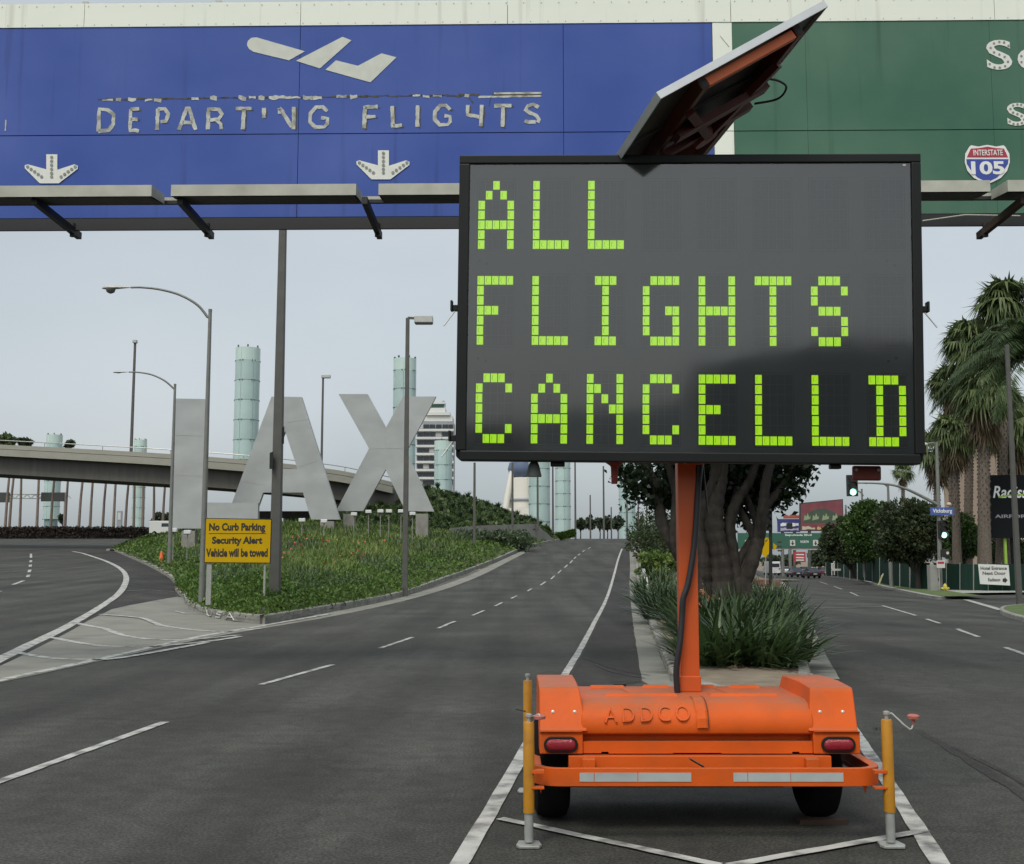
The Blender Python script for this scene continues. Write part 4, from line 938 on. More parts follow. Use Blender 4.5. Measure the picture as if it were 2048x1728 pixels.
M_SHB = mat('shield_blue', (.035,.065,.32), .45, .08, 5); M_SHR = mat('shield_red', (.36,.03,.05), .45, .08, 5); M_SHW = mat('shield_white', (.74,.75,.72), .5, .05, 5)
sh = piece('shield', shield(1.0), -.012, M_SHW)
MB().prism([GL(*p) for p in [(1932,319),(2016,319),(2015,328),(2006,342),(1994,355),(1974,365),(1954,355),(1942,342),(1933,328)]], -.017,-.012).build('shield_field', M_SHB, sh)
MB().prism([GL(*p) for p in [(1933,315),(1941,298),(1956,297),(1974,294),(1992,297),(2007,298),(2015,315)]], -.017,-.012).build('shield_band', M_SHR, sh)
gtext('105', 1942, 2007, 323, 350, M_SHW, 'route_number', -.018, .003, .035, sh)
gtext('INTERSTATE', 1946, 2004, 300, 312, M_SHW, 'route_word', -.018, .003, .01, sh)
# ------------------------------------------------------------------ foliage helpers
def leaf_mesh(name, P, Nrm, size, m, aspect=.5, jit=.5, rng=RNG, fold=.15):
    """one mesh of pointed leaves: P centres, Nrm directions each leaf points to, size per leaf"""
    n = len(P); d = Nrm + rng.normal(0, jit, (n,3)); d /= np.linalg.norm(d,axis=1)[:,None]+1e-9
    a = rng.normal(0,1,(n,3)); s = np.cross(d,a); s /= np.linalg.norm(s,axis=1)[:,None]+1e-9
    k = np.cross(s,d); sz = np.asarray(size).reshape(-1,1)*np.ones((n,1))
    v = np.empty((n,4,3)); v[:,0] = P-d*sz*.5; v[:,1] = P+s*sz*aspect*.5+k*sz*fold; v[:,2] = P+d*sz*.5; v[:,3] = P-s*sz*aspect*.5+k*sz*fold
    f = np.arange(n*4).reshape(n,4)
    return quads(name, v.reshape(-1,3), f, m)
def quads(name, v, f, m):
    me = bpy.data.meshes.new(name); me.vertices.add(len(v)); me.vertices.foreach_set('co', np.ascontiguousarray(v, dtype=np.float32).ravel())
    nf, k = f.shape; me.loops.add(nf*k); me.loops.foreach_set('vertex_index', np.ascontiguousarray(f, dtype=np.int32).ravel())
    me.polygons.add(nf); me.polygons.foreach_set('loop_start', np.arange(0,nf*k,k,dtype=np.int32)); me.polygons.foreach_set('loop_total', np.full(nf,k,dtype=np.int32))
    me.update(calc_edges=True); me.materials.append(m); return me
def crown_points(rng, n, centre, rad, clumps=26, hollow=.35, flat_bottom=None):
    """points gathered in uneven clumps on and inside a crown"""
    c = np.array(centre); R_ = np.array(rad)
    dirs = rng.normal(0,1,(clumps,3)); dirs /= np.linalg.norm(dirs,axis=1)[:,None]
    cc = dirs*(rng.uniform(hollow,.86,(clumps,1)))
    cr_ = rng.uniform(.22,.42,clumps)
    w = cr_**2; idx = rng.choice(clumps, n, p=w/w.sum())
    d = rng.normal(0,1,(n,3)); d /= np.linalg.norm(d,axis=1)[:,None]
    p = cc[idx] + d*(cr_[idx]*rng.uniform(.45,1.0,n)**.5)[:,None]
    if flat_bottom is not None: p[:,2] = np.maximum(p[:,2], flat_bottom + rng.uniform(0,.25,n))
    out_d = d*.7 + p*.5
    return c + p*R_, out_d
def blades(name, base, height, lean_dir, lean, width, m, seg=3, rng=RNG):
    """strappy leaves: base points, arching towards lean_dir"""
    n = len(base); k = seg+1; v = np.empty((n,k,2,3)); t = np.linspace(0,1,k)
    sd_ = np.stack([-lean_dir[:,1], lean_dir[:,0], np.zeros(n)],1)
    for i, tt in enumerate(t):
        hgt = height*(tt - .42*lean*tt**2.4); fwd = height*lean*(tt**1.7)*.85
        p = base + np.stack([lean_dir[:,0]*fwd, lean_dir[:,1]*fwd, hgt],1)
        w = (width*(1-tt**2.2*.96)*(.55+.45*min(1,tt*3)))[:,None]/2
        v[:,i,0] = p - sd_*w; v[:,i,1] = p + sd_*w
    idx = np.arange(n*k*2).reshape(n,k,2)
    f = np.concatenate([np.stack([idx[:,i,0],idx[:,i,1],idx[:,i+1,1],idx[:,i+1,0]],-1) for i in range(seg)])
    return quads(name, v.reshape(-1,3), f, m)
def arch_blades(name, base, L_, dirs, el0, droop, width, m, seg=6):
    """long leaves that leave the ground at elevation el0 and bend over by droop along their length"""
    n = len(base); v = np.empty((n,seg+1,2,3)); sd_ = np.stack([-dirs[:,1],dirs[:,0],np.zeros(n)],1); p = base.copy()
    for i in range(seg+1):
        t = i/seg; w = (width*(1-t**2.5*.97)*(.6+.4*min(1,t*4)))[:,None]/2
        v[:,i,0] = p-sd_*w; v[:,i,1] = p+sd_*w
        el = el0-droop*(t+.5/seg); st = (L_/seg)[:,None]
        p = p+st*np.stack([dirs[:,0]*np.cos(el),dirs[:,1]*np.cos(el),np.sin(el)],1)
    idx = np.arange(n*(seg+1)*2).reshape(n,seg+1,2)
    f = np.concatenate([np.stack([idx[:,i,0],idx[:,i,1],idx[:,i+1,1],idx[:,i+1,0]],-1) for i in range(seg)])
    return quads(name, v.reshape(-1,3), f, m)
M_LEAF_LOW = leafmat('ivy_leaves', [(.030,.060,.014),(.070,.135,.026),(.115,.20,.038),(.17,.26,.055)], scale=.35)
M_LEAF_STR = leafmat('daylily_leaves', [(.042,.080,.022),(.095,.155,.038),(.17,.24,.058),(.30,.34,.10)], scale=.25)
M_LEAF_BLU = leafmat('grey_green_leaves', [(.045,.068,.036),(.08,.118,.06),(.12,.16,.08)], scale=.3)
M_FLOWER = mat('orange_flower', (.50,.13,.05), .7, .2, 5)
M_AGAP = leafmat('strap_leaves', [(.016,.030,.012),(.038,.068,.024),(.07,.115,.04),(.13,.18,.07)], scale=1.2, rough=.35)
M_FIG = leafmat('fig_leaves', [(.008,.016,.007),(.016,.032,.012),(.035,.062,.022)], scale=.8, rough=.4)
M_FICUS = leafmat('ficus_leaves', [(.018,.036,.010),(.036,.070,.018),(.062,.115,.026),(.10,.17,.04)], scale=.5, rough=.45)
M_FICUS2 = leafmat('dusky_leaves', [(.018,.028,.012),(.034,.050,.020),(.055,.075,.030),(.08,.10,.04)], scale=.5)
M_PALM = leafmat('fan_palm_leaves', [(.035,.055,.020),(.07,.105,.035),(.12,.16,.055),(.18,.20,.085)], scale=.5)
M_SKIRT = leafmat('dead_palm_leaves', [(.06,.045,.025),(.12,.09,.05),(.19,.145,.085)], scale=.6)
M_HEDGE = leafmat('purple_hedge', [(.022,.018,.014),(.045,.035,.028),(.07,.05,.042)], scale=.4)
M_FAR = leafmat('far_leaves', [(.035,.05,.03),(.06,.085,.045),(.09,.12,.065)], scale=.3)
M_BARK = mat('bark', (.038,.032,.025), .9, .5, 3, .8, 14, stretch=(3,3,.6), dirt=(.028,.025,.02,.7), dirt_scale=2)
M_PBARK = mat('palm_bark', (.17,.14,.11), .9, .4, 4, 1.0, 7, stretch=(2,2,6), dirt=(.055,.045,.035,.85), dirt_scale=6, dirt_lo=.42, dirt_hi=.62)

# ---- island planting
def island_pts(n, ymin, ymax, rng, power=1.6, lo=.2, hi=99):
    out_ = []
    while sum(len(o) for o in out_) < n:
        k = 20000
        Y = (ymin**(1-power) + rng.random(k)*(ymax**(1-power)-ymin**(1-power)))**(1/(1-power))
        u = rng.uniform(225, 1130, k); X = (u-1024)/FPX*Y
        ok = inside(X, Y); X, Y = X[ok], Y[ok]; d = idist(X, Y); q = (d > lo) & (d < hi)
        out_.append(np.stack([X[q], Y[q], d[q]],1))
    return np.concatenate(out_)[:n]
POLY = np.array([(p.x,p.y) for p in isl_out])
def inside(x, y):
    c = np.zeros(x.shape, bool); a = POLY; b = np.roll(POLY,-1,0)
    for (x1,y1),(x2,y2) in zip(a,b):
        cond = ((y1>y) != (y2>y)); xi = (x2-x1)*(y-y1)/((y2-y1) if abs(y2-y1) > 1e-9 else 1e-9)+x1
        c ^= cond & (x < xi)
    return c
rng = np.random.default_rng(4)
q = island_pts(46000, 27.5, 135, rng, 1.9, .15)
keep = (q[:,2] < 4.0) | (rng.random(len(q)) < .45); q = q[keep]
z = ISL(q[:,0], q[:,1]); hgt = np.where(q[:,2] < 3, .38, .22)*np.clip(q[:,2]/.5,.35,1)
P = np.stack([q[:,0], q[:,1], z + rng.random(len(q))**.7*hgt],1)
sz = .085*(q[:,1]/30)**.75*rng.uniform(.7,1.5,len(q))
o = obj('island_ground_cover', leaf_mesh('island_ground_cover', P, np.tile([0,-.3,.8],(len(P),1)), sz, M_LEAF_LOW, .7, .75, rng))
tag(o, 'dense low green ground cover carpeting the island under the big letters', 'ground cover', kind='stuff')
q = island_pts(36000, 30, 120, rng, 1.7, 1.9)
prob = np.clip((q[:,2]-1.8)/2.0,0,1)*np.where(np.sin(q[:,0]*.35+q[:,1]*.22)+np.sin(q[:,1]*.5) > -1.0, 1, .35); q = q[rng.random(len(q)) < prob]
z = ISL(q[:,0], q[:,1]); a = rng.uniform(0,2*np.pi,len(q)); n = len(q)
o = obj('island_strap_grass', blades('island_strap_grass', np.stack([q[:,0],q[:,1],z],1), rng.uniform(.25,.62,n)*np.clip(.6+q[:,2]*.1,.6,1), np.stack([np.cos(a),np.sin(a)],1), rng.uniform(.2,.85,n), .022*(q[:,1]/30)**.75*rng.uniform(.8,1.8,n), M_LEAF_STR, 2, rng))
tag(o, 'yellow green strappy grass with orange flowers covering the island mound', 'grass', kind='stuff')
q = island_pts(2600, 34, 80, rng, 1.6, 3); k = rng.random(len(q)) < .05; q = q[k]; P = np.stack([q[:,0],q[:,1],ISL(q[:,0],q[:,1])+rng.uniform(.45,.8,len(q))],1)
o = obj('island_flowers', leaf_mesh('island_flowers', P, np.tile([0,0,1.0],(len(P),1)), .075*(q[:,1]/35)*rng.uniform(.7,1.3,len(q)), M_FLOWER, .8, .9, rng)); tag(o, 'scattered orange flowers standing above the island grass', 'flowers', kind='stuff')
q = island_pts(12000, 32, 120, rng, 1.6, 1.2); k = (np.sin(q[:,0]*.8)+np.cos(q[:,1]*.33+q[:,0]*.3)) > .25; q = q[k]; z = ISL(q[:,0], q[:,1]); n = len(q); a = rng.uniform(0,2*np.pi,n)
o = obj('island_grey_shrubs', blades('island_grey_shrubs', np.stack([q[:,0],q[:,1],z],1), rng.uniform(.4,.75,n), np.stack([np.cos(a),np.sin(a)],1), rng.uniform(.3,.9,n), .045*(q[:,1]/35)**.7, M_LEAF_BLU, 2, rng)); tag(o, 'grey green tufts scattered among the island grass', 'grass', kind='stuff')
# ------------------------------------------------------------------ giant letters
M_ALUM = mat('painted_metal_letters', (.39,.41,.40), .5, .10, .45, dirt=(.30,.31,.30,.7), dirt_scale=.3, dirt_lo=.4, dirt_hi=.65, stretch=(1,1,1.6), bump=.08, bscale=.6)
M_PIER = mat('pier_concrete', (.24,.235,.205), .85, .15, 2, .2, 20, dirt=(.12,.115,.10,.6), dirt_scale=1.2)
def letter(name, label, Y, outline, holes, piers, thick=.55, seams=()):
    c = at(sum(p[0] for p in outline)/len(outline), max(p[1] for p in outline), Y)
    t_ = thing(name, label, 'letter', (c.x, Y, c.z))
    def loc(p, y=0): w = at(p[0], p[1], Y); return (w.x-c.x, w.z-c.z)
    bm = bmesh.new(); pts = [loc(p) for p in outline]
    vs = [bm.verts.new((x,0,z)) for x, z in pts]; es = [bm.edges.new((vs[i],vs[(i+1)%len(vs)])) for i in range(len(vs))]
    for h in holes:
        hv = [bm.verts.new((*[loc(p)[0]],0,loc(p)[1])) for p in h]; es += [bm.edges.new((hv[i],hv[(i+1)%len(hv)])) for i in range(len(hv))]
    bmesh.ops.triangle_fill(bm, use_beauty=True, edges=es, normal=(0,-1,0))
    r_ = bmesh.ops.extrude_face_region(bm, geom=bm.faces[:]); bmesh.ops.translate(bm, verts=[v for v in r_['geom'] if isinstance(v, bmesh.types.BMVert)], vec=(0,thick,0))
    bmesh.ops.recalc_face_normals(bm, faces=bm.faces[:])
    me = bpy.data.meshes.new('face'); bm.to_mesh(me); bm.free(); me.materials.append(M_ALUM); obj('face', me, t_)
    for a, b in seams:
        p, q_ = loc(a), loc(b); MB().bar((p[0],-.006,p[1]),(q_[0],-.006,q_[1]),.012,.02,up=(0,0,1)).build('seam', mat('letter_seam',(.37,.38,.365),.6), t_)
    for x0, x1, y0, y1 in piers:
        a = loc((x0,y1)); b = loc((x1,y0)); zb = ISL(float(c.x+a[0]), Y+.3)-c.z-.3 if inside(np.array([c.x+a[0]]),np.array([Y+.3]))[0] else a[1]-.8
        MB().box(a[0], b[0], .02, .02+max(.7,thick+.3), min(zb,a[1]), b[1]-.06).build('footing', M_PIER, t_, bevel=.02)
        MB().box(a[0]+.15, b[0]-.15, .15, .5, b[1]-.07, b[1]+.02).build('base_plate', M_BLK, t_)
    return t_
letter('giant_letter', 'giant pale grey metal letter L standing on concrete footings', 86, [(352,797),(411,798),(409,1005),(516,1006),(515,1057),(343,1057)], [], [(362,390,1060,1092),(470,496,1060,1085)], seams=[((350,950),(409,952)),((351,870),(410,872))])
letter('giant_letter', 'giant pale grey metal letter A between the L and the X', 91, [(543,793),(603,794),(680,1039),(622,1039),(606,985),(526,985),(510,1030),(455,1030)], [[(570,862),(595,938),(541,938)]], [(640,668,1041,1058),(468,490,1032,1055)], seams=[((575,845),(617,838)),((592,935),(640,920)),((480,962),(530,970))])
letter('giant_letter', 'giant pale grey metal letter X rightmost of the three', 95, [(677,788),(735,788),(772,855),(806,793),(872,793),(813,902),(868,1023),(811,1022),(771,939),(726,1022),(672,1022),(738,897)], [], [(831,856,1026,1053),(686,709,1026,1050)], seams=[((735,898),(808,896)),((771,855),(771,895))])
# small floodlights on stakes in front of the letters
fl_px = [(560,1040),(604,1040),(648,1042),(708,1028),(737,1023),(761,1022),(778,1022),(802,1022),(825,1027),(347,1060),(375,1064)]
M_FLOOD = mat('floodlight_white', (.62,.63,.62), .5, .1, 8)
proto = None
for i, (px, py) in enumerate(fl_px):
    Y = 80 + (6 if px > 690 else 0) - (8 if px < 400 else 0)
    w = at(px, py, Y); zg = ISL(float(w.x), Y)
    if proto is None:
        proto = thing('floodlight', '', 'floodlight', (0,0,0))
        MB().box(-.22,.22,-.1,.15,-.13,.12).build('lamp_head', M_FLOOD, proto, bevel=.03); MB().box(-.2,.2,-.115,-.105,-.15,-.11).build('lamp_lip', M_BLK, proto)
        MB().tube([(0,.05,-.12),(0,.05,-2.6)], .035, 8).build('stake', M_PIER, proto); o = proto
    else: o = copy_tree(proto)
    o.location = w; tag(o, group='small floodlights on stakes below the giant letters')
    o['label'] = ['small white floodlight on a stake left of letter A right leg, beside the tall pole','small white floodlight on a stake just left of the letter A right foot','small white floodlight on a stake under the right foot of letter A','small floodlight on a stake beside the left foot of letter X','small dim floodlight on a stake, second from the left under letter X','small white floodlight on a stake, left of the bright pair under letter X','small white floodlight on a stake, middle of the row under letter X','small white floodlight on a stake left of the square lamp pole under letter X','small floodlight on a stake by the right footing of letter X','small floodlight on a stake under the stem of letter L near the lamp post','small floodlight on a stake in front of the left footing of letter L'][i]

# ------------------------------------------------------------------ flyover behind the letters
fly = thing('flyover_bridge', 'concrete flyover with grey girder and thin rail behind the giant letters', 'bridge', (0,112,0))
FO = Vector((0,112,0))
M_FASC = mat('bridge_fascia', (.31,.305,.255), .85, .14, .5, .3, 8, stretch=(1,1,3), dirt=(.20,.195,.165,.6), dirt_scale=.5)
M_GIRD = mat('bridge_girder', (.11,.105,.092), .85, .15, .8, stretch=(3,3,.4), dirt=(.09,.088,.08,.6), dirt_scale=.6)
top = [(-420,868,118),(0,889,112),(170,898,110),(340,908,109),(520,922,109),(660,938,111),(720,949,112),(785,964,114)]
cl = [at(*p) - FO for p in top]; cl = smooth(cl, 5); wdt = 11.0
def sect(dy0, dy1, dz0, dz1): return [[(p.x+dy0*.12, p.y+dy0, p.z+dz0),(p.x+dy0*.12, p.y+dy0, p.z+dz1),(p.x+dy1*.12, p.y+dy1, p.z+dz1),(p.x+dy1*.12, p.y+dy1, p.z+dz0)] for p in cl]
MB().loft(sect(0,.3,-.42,0)).build('parapet', M_FASC, fly, fixn=True)
MB().loft(sect(-.1,.35,-1.12,-.47)).build('fascia', M_FASC, fly, fixn=True)
MB().loft(sect(.2,.4,-.48,-.41)).build('fascia_joint', M_GIRD, fly, fixn=True)
MB().loft(sect(.9,wdt-.9,-2.85,-1.1)).build('girder', M_GIRD, fly, fixn=True)
MB().loft(sect(wdt-.35,wdt+.1,-1.1,.0)).build('far_parapet', M_FASC, fly, fixn=True)
MB().loft(sect(.3,wdt-.3,-1.1,-.7)).build('deck', M_GIRD, fly, fixn=True)
rl = MB(); rl.tube([(p.x,p.y+.15,p.z+.42) for p in cl], .05, 6); rl.build('hand_rail', M_STEEL, fly)
cr_ = resample(cl, 2.0)
for p in cr_[::4]: MB().tube([(p.x,p.y+.15,p.z),(p.x,p.y+.15,p.z+.42)], .04, 6).build('rail_post', M_STEEL, fly)
# abutment where the flyover runs into the hill
ab = [at(600,985,113)-FO, at(700,960,113)-FO, at(790,968,116)-FO]
MB().add([tuple(at(648,930,112.5)-FO+Vector((0,0,-1.0))),tuple(at(790,966,115)-FO+Vector((0,0,-.6))),tuple(at(790,1040,115)-FO),tuple(at(648,1020,112.5)-FO),tuple(at(648,930,112.5)-FO+Vector((0,9,-1.0))),tuple(at(790,966,115)-FO+Vector((0,9,-.6))),tuple(at(790,1040,115)-FO+Vector((0,9,0))),tuple(at(648,1020,112.5)-FO+Vector((0,9,0)))],
         [(0,1,2,3),(4,7,6,5),(0,4,5,1),(3,2,6,7),(0,3,7,4)]).build('abutment', M_GIRD, fly, fixn=True)
a0 = at(560,985,121)-FO; MB().box(a0.x-6, a0.x+5.5, 8, 9, -2, a0.z-2.0).build('abutment_wall', M_GIRD, fly)
a0 = at(-330,960,120)-FO; MB().box(a0.x-2, a0.x+1, 2, 9, -4, a0.z+.5).build('pier', M_GIRD, fly)
# ------------------------------------------------------------------ glass light pylons
M_PYL = mat('pylon_glass', (.42,.55,.52), .3, .10, .25, stretch=(1,1,2), obj_rand=.07, spec=.5, dirt=(.33,.46,.45,.5), dirt_scale=.2)
M_PYL2 = mat('pylon_core', (.17,.27,.27), .6, .1, 1)
M_PTOP = mat('pylon_top_glass', (.52,.66,.60), .3, .06, .5)
NP = 6; RAD = 1.83
def arc_panel(h, r=RAD, n=5, gap=.012):
    mb = MB(); a0, a1 = gap, 2*math.pi/NP-gap; vs = []; 
    for rr, zz in ((r,.03),(r,h-.03),(r-.04,h-.03),(r-.04,.03)):
        vs += [(rr*math.cos(a0+(a1-a0)*i/n), rr*math.sin(a0+(a1-a0)*i/n), zz) for i in range(n+1)]
    k = n+1; fs = []
    for a, b in ((0,1),(1,2),(2,3),(3,0)): fs += [(a*k+i, a*k+i+1, b*k+i+1, b*k+i) for i in range(n)]
    fs += [(0,k,2*k,3*k),(n,3*k+n,2*k+n,k+n)]
    return mb.add(vs, fs)
panel_me = arc_panel(3.0).mesh('glass_panel', M_PYL); top_me = arc_panel(2.0).mesh('glass_panel', M_PTOP)
clamp = MB(); 
for i in range(NP):
    a = 2*math.pi*i/NP
    for da in (-.13,.13): clamp.box(*[RAD*math.cos(a+da)-.07,RAD*math.cos(a+da)+.07,RAD*math.sin(a+da)-.07,RAD*math.sin(a+da)+.07], -.09,.09)
clamp_me = clamp.mesh('clamp_ring', mat('clamp_metal',(.10,.15,.15),.5,.1,3,metal=.4))
def pylon(label, px, width, ytop, ybase, rot=0, s=1.0):
    Y = 2*RAD*FPX/width; b = at(px, ybase, Y); tp = at(px, ytop, Y); H = tp.z-b.z
    p = thing('glass_pylon', label, 'light pylon', b, rot, 'green glass light pylons of the airport entrance')
    MB().lathe([(RAD*.82,0),(RAD*.82,H-2.2)], (0,0,0), 20).build('core', M_PYL2, p, auto=40)
    k = max(1, int((H-2.0)/3.0)); zz = H-2.0-3.0*k
    for i in range(NP):
        o = obj('glass_panel', top_me, p, loc=(0,0,H-2.0)); o.rotation_euler = (0,0,2*math.pi*i/NP)
        for j in range(k):
            o = obj('glass_panel', panel_me, p, loc=(0,0,zz+3.0*j)); o.rotation_euler = (0,0,2*math.pi*i/NP)
    for j in range(k+1): tag(obj('clamp_ring', clamp_me, p, loc=(0,0,zz+3.0*j)), kind='stuff')
    hd = MB()
    for i in range(NP):
        a = 2*math.pi*(i+.5)/NP; hd.box(RAD*.9*math.cos(a)-.12,RAD*.9*math.cos(a)+.12,RAD*.9*math.sin(a)-.12,RAD*.9*math.sin(a)+.12,H-.1,H+.35)
    tag(hd.build('lamp_heads', clamp_me.materials[0], p), kind='stuff'); return p
pylon('tall green glass pylon rising between the L and the A, tallest of all', 489, 49, 697, 985, .2)
pylon('tall green glass pylon rising behind the letter X', 807, 46, 718, 1000, .5)
pylon('far glass pylon at the left, its top left of the lamp on the flyover', 101, 31, 870, 1062, .3)
pylon('far slim glass pylon whose top shows beside the flyover lamp pole', 275, 25, 880, 1058, .1)
pylon('glass pylon standing in front of the old control tower', 886, 36, 882, 1010, .9)
pylon('glass pylon under the board left part, beside the white arches', 1079, 43, 880, 1085, .4)
pylon('glass pylon under the board, right of the one by the white arches', 1126, 31, 870, 1085, .7)
pylon('glass pylon at the crest of the ramp, left of the fig tree', 1255, 33, 900, 1085, .2)
# ------------------------------------------------------------------ old control tower
CT_Y = 480; cb = at(870, 1010, CT_Y); S_ = CT_Y/FPX
tw = thing('control_tower', 'old white control tower block with glazed cab and rows of dark windows', 'control tower', cb)
M_TWW = mat('tower_white', (.62,.63,.60), .6, .08, .1); M_TWD = mat('tower_window', (.035,.045,.06), .15, .3, .2); M_TWG = mat('tower_grey',(.33,.35,.36),.6,.1,.1)
def tx(px): return (px-870)*S_
def tz(py): return at(870,py,CT_Y).z-cb.z
MB().box(tx(832),tx(906),0,14,0,tz(843)).build('shaft', M_TWG, tw)
MB().box(tx(842),tx(904),-.2,13.8,tz(843),tz(832)).build('upper_shaft', M_TWW, tw); MB().box(tx(851),tx(899),-1,12,tz(831),tz(825)).build('cornice', M_TWW, tw)
MB().box(tx(853),tx(889),1,10,tz(824),tz(815)).build('cab_base', M_TWW, tw)
MB().add([(tx(857),2,tz(815)),(tx(885),2,tz(815)),(tx(888),1.4,tz(807)),(tx(854),1.4,tz(807)),(tx(857),8,tz(815)),(tx(885),8,tz(815)),(tx(888),8.6,tz(807)),(tx(854),8.6,tz(807))],[(0,1,2,3),(4,7,6,5),(1,5,6,2),(0,3,7,4),(3,2,6,7)]).build('cab_glass', mat('cab_glass',(.06,.13,.11),.15), tw)
MB().box(tx(855),tx(888),1.2,9,tz(807),tz(803)).build('cab_roof', M_TWW, tw)
MB().tube([(tx(884),4,tz(803)),(tx(884),4,tz(799))],.5,6).build('antenna', M_TWG, tw); MB().tube([(tx(875),4,tz(803)),(tx(875),4,tz(801))],.9,6).build('antenna', M_TWW, tw)
for j in range(8):
    y0 = 843+j*16
    if j: MB().box(tx(831),tx(907),-1.2,-.05,tz(y0+3.4),tz(y0-.6)).build('floor_band', M_TWW, tw)
    MB().box(tx(830),tx(908),-1.5,-.9,tz(y0+5.0),tz(y0+4.4)).build('balcony_rail', M_TWG, tw)
    for k, (a, b) in enumerate(((834,845),(846,857),(858,869),(871,882),(884,895),(896,905))):
        MB().box(tx(a),tx(b),-.25,-.01,tz(y0+14),tz(y0+6)).build('window', M_TWD if (j*5+k*3)%7 else M_TWW, tw)
# ------------------------------------------------------------------ arched landmark restaurant, mostly hidden by the board
AY = 420; ac = at(1046, 1045, AY); ar = thing('arched_building', 'white building of crossing parabolic arches glimpsed under the board', 'building', ac)
M_ARCH = mat('arch_white', (.66,.65,.58), .6, .06, .05)
sa = AY/FPX
def az(py): return at(1046,py,AY).z-ac.z
for rz in (.5, 2.1):
    pts = [Vector((math.cos(rz)*x, math.sin(rz)*x, az(900)*(1-(x/8)**2))) for x in np.linspace(-8,8,25)]
    mb = MB(); mb.tube(pts, [1.3-.6*(1-abs(x)/8) for x in np.linspace(-8,8,25)], 8); mb.build('arch', M_ARCH, ar, auto=50)
MB().lathe([(3,az(958)),(5,az(948)),(5.6,az(938)),(5,az(926)),(3,az(920))], (0,0,0), 28).build('saucer', mat('saucer_glass',(.10,.14,.22),.3,.2,.2), ar, auto=40)
MB().lathe([(5.2,0),(5,az(985)),(4.6,az(956))], (0,0,0), 20).build('core', M_ARCH, ar, auto=40)
MB().lathe([(5.4,az(1003)),(5.7,az(1000)),(5.4,az(997))], (0,0,0), 20).build('core_band', M_TWG, ar, auto=40)
MB().box(-6,6,-9,-7,0,az(1018)).build('screen_wall', M_ARCH, ar)
# ------------------------------------------------------------------ street lamps on the left
M_POLE = mat('lamp_pole_grey', (.19,.195,.175), .55, .12, 3, metal=.2, dirt=(.11,.11,.10,.5), dirt_scale=2)
M_POLED = mat('lamp_pole_dark', (.085,.085,.075), .6, .15, 3)
M_HEAD = mat('lamp_head_pale', (.46,.47,.43), .5, .08, 4)
M_LGLASS = mat('lamp_glass', (.13,.14,.12), .25, .1, 6)
def cobra(label, base, top, arm, head_tip, Y, r0, group=None, n=None, m=M_POLE, hs=1.0):
    b = at(base[0], base[1], Y); tp = at(top[0], top[1], Y); tp.x = tp.x; 
    t_ = thing('street_lamp', label, 'street lamp', b, 0, group)
    H = tp.z-b.z; dx = tp.x-b.x
    MB().tube([(0,0,-.4),(0,0,H)], [r0, r0*.55], 10).build('pole', m, t_, auto=50)
    MB().tube([(0,0,H-.02),(0,0,H+.06)], r0*.6, 8).build('pole_cap', m, t_)
    A = [at(px,py,Y)-b for px,py in arm]; A = smooth([Vector((a.x, 0, a.z)) for a in A], 6)
    A[0] = Vector((0,0,A[0].z)); MB().tube(A, [r0*.42*(1-.3*i/len(A)) for i in range(len(A))], 8).build('arm', m, t_, auto=50)
    e = A[-1]; tip = at(head_tip[0], head_tip[1], Y)-b; Lh = abs(tip.x-e.x); sg = 1 if tip.x > e.x else -1
    prof_h = [(0,.03),(.15,.05),(.45,.105),(.7,.13),(.9,.10),(1.0,.02)]
    rings = []
    for f_, hh in prof_h:
        x = e.x+sg*Lh*f_; zc = e.z+(tip.z-e.z)*f_; ww = Lh*hh*1.15
        rings.append([(x, ww*math.cos(a), zc+ww*(.75 if math.sin(a) > 0 else .25)*math.sin(a)) for a in np.linspace(0,2*math.pi,12,endpoint=False)])
    hd = MB().loft(rings).build('lamp_head', M_HEAD, t_, fixn=True, auto=60)
    gx_ = e.x+sg*Lh*.70; gz_ = e.z+(tip.z-e.z)*.7
    MB().lathe([(Lh*.03,-Lh*.19*hs),(Lh*.13,-Lh*.14*hs),(Lh*.17,-Lh*.03),(Lh*.17,0)], (gx_,0,gz_), 14).build('lamp_bowl', M_LGLASS, hd, auto=60)
    return t_
cobra('tall grey street lamp with long curved arm rising behind the yellow notice', (404,1178), (416.5,622), [(416.5,636),(395,610),(360,590),(320,579),(285,575),(262,575)], (204,577), 37, .105)
cobra('smaller grey street lamp with curved arm, left of the letter L', (339,1110), (350.5,770), [(350.5,780),(330,762),(305,750),(280,745),(258,744)], (226,745), 61, .12, hs=.3)
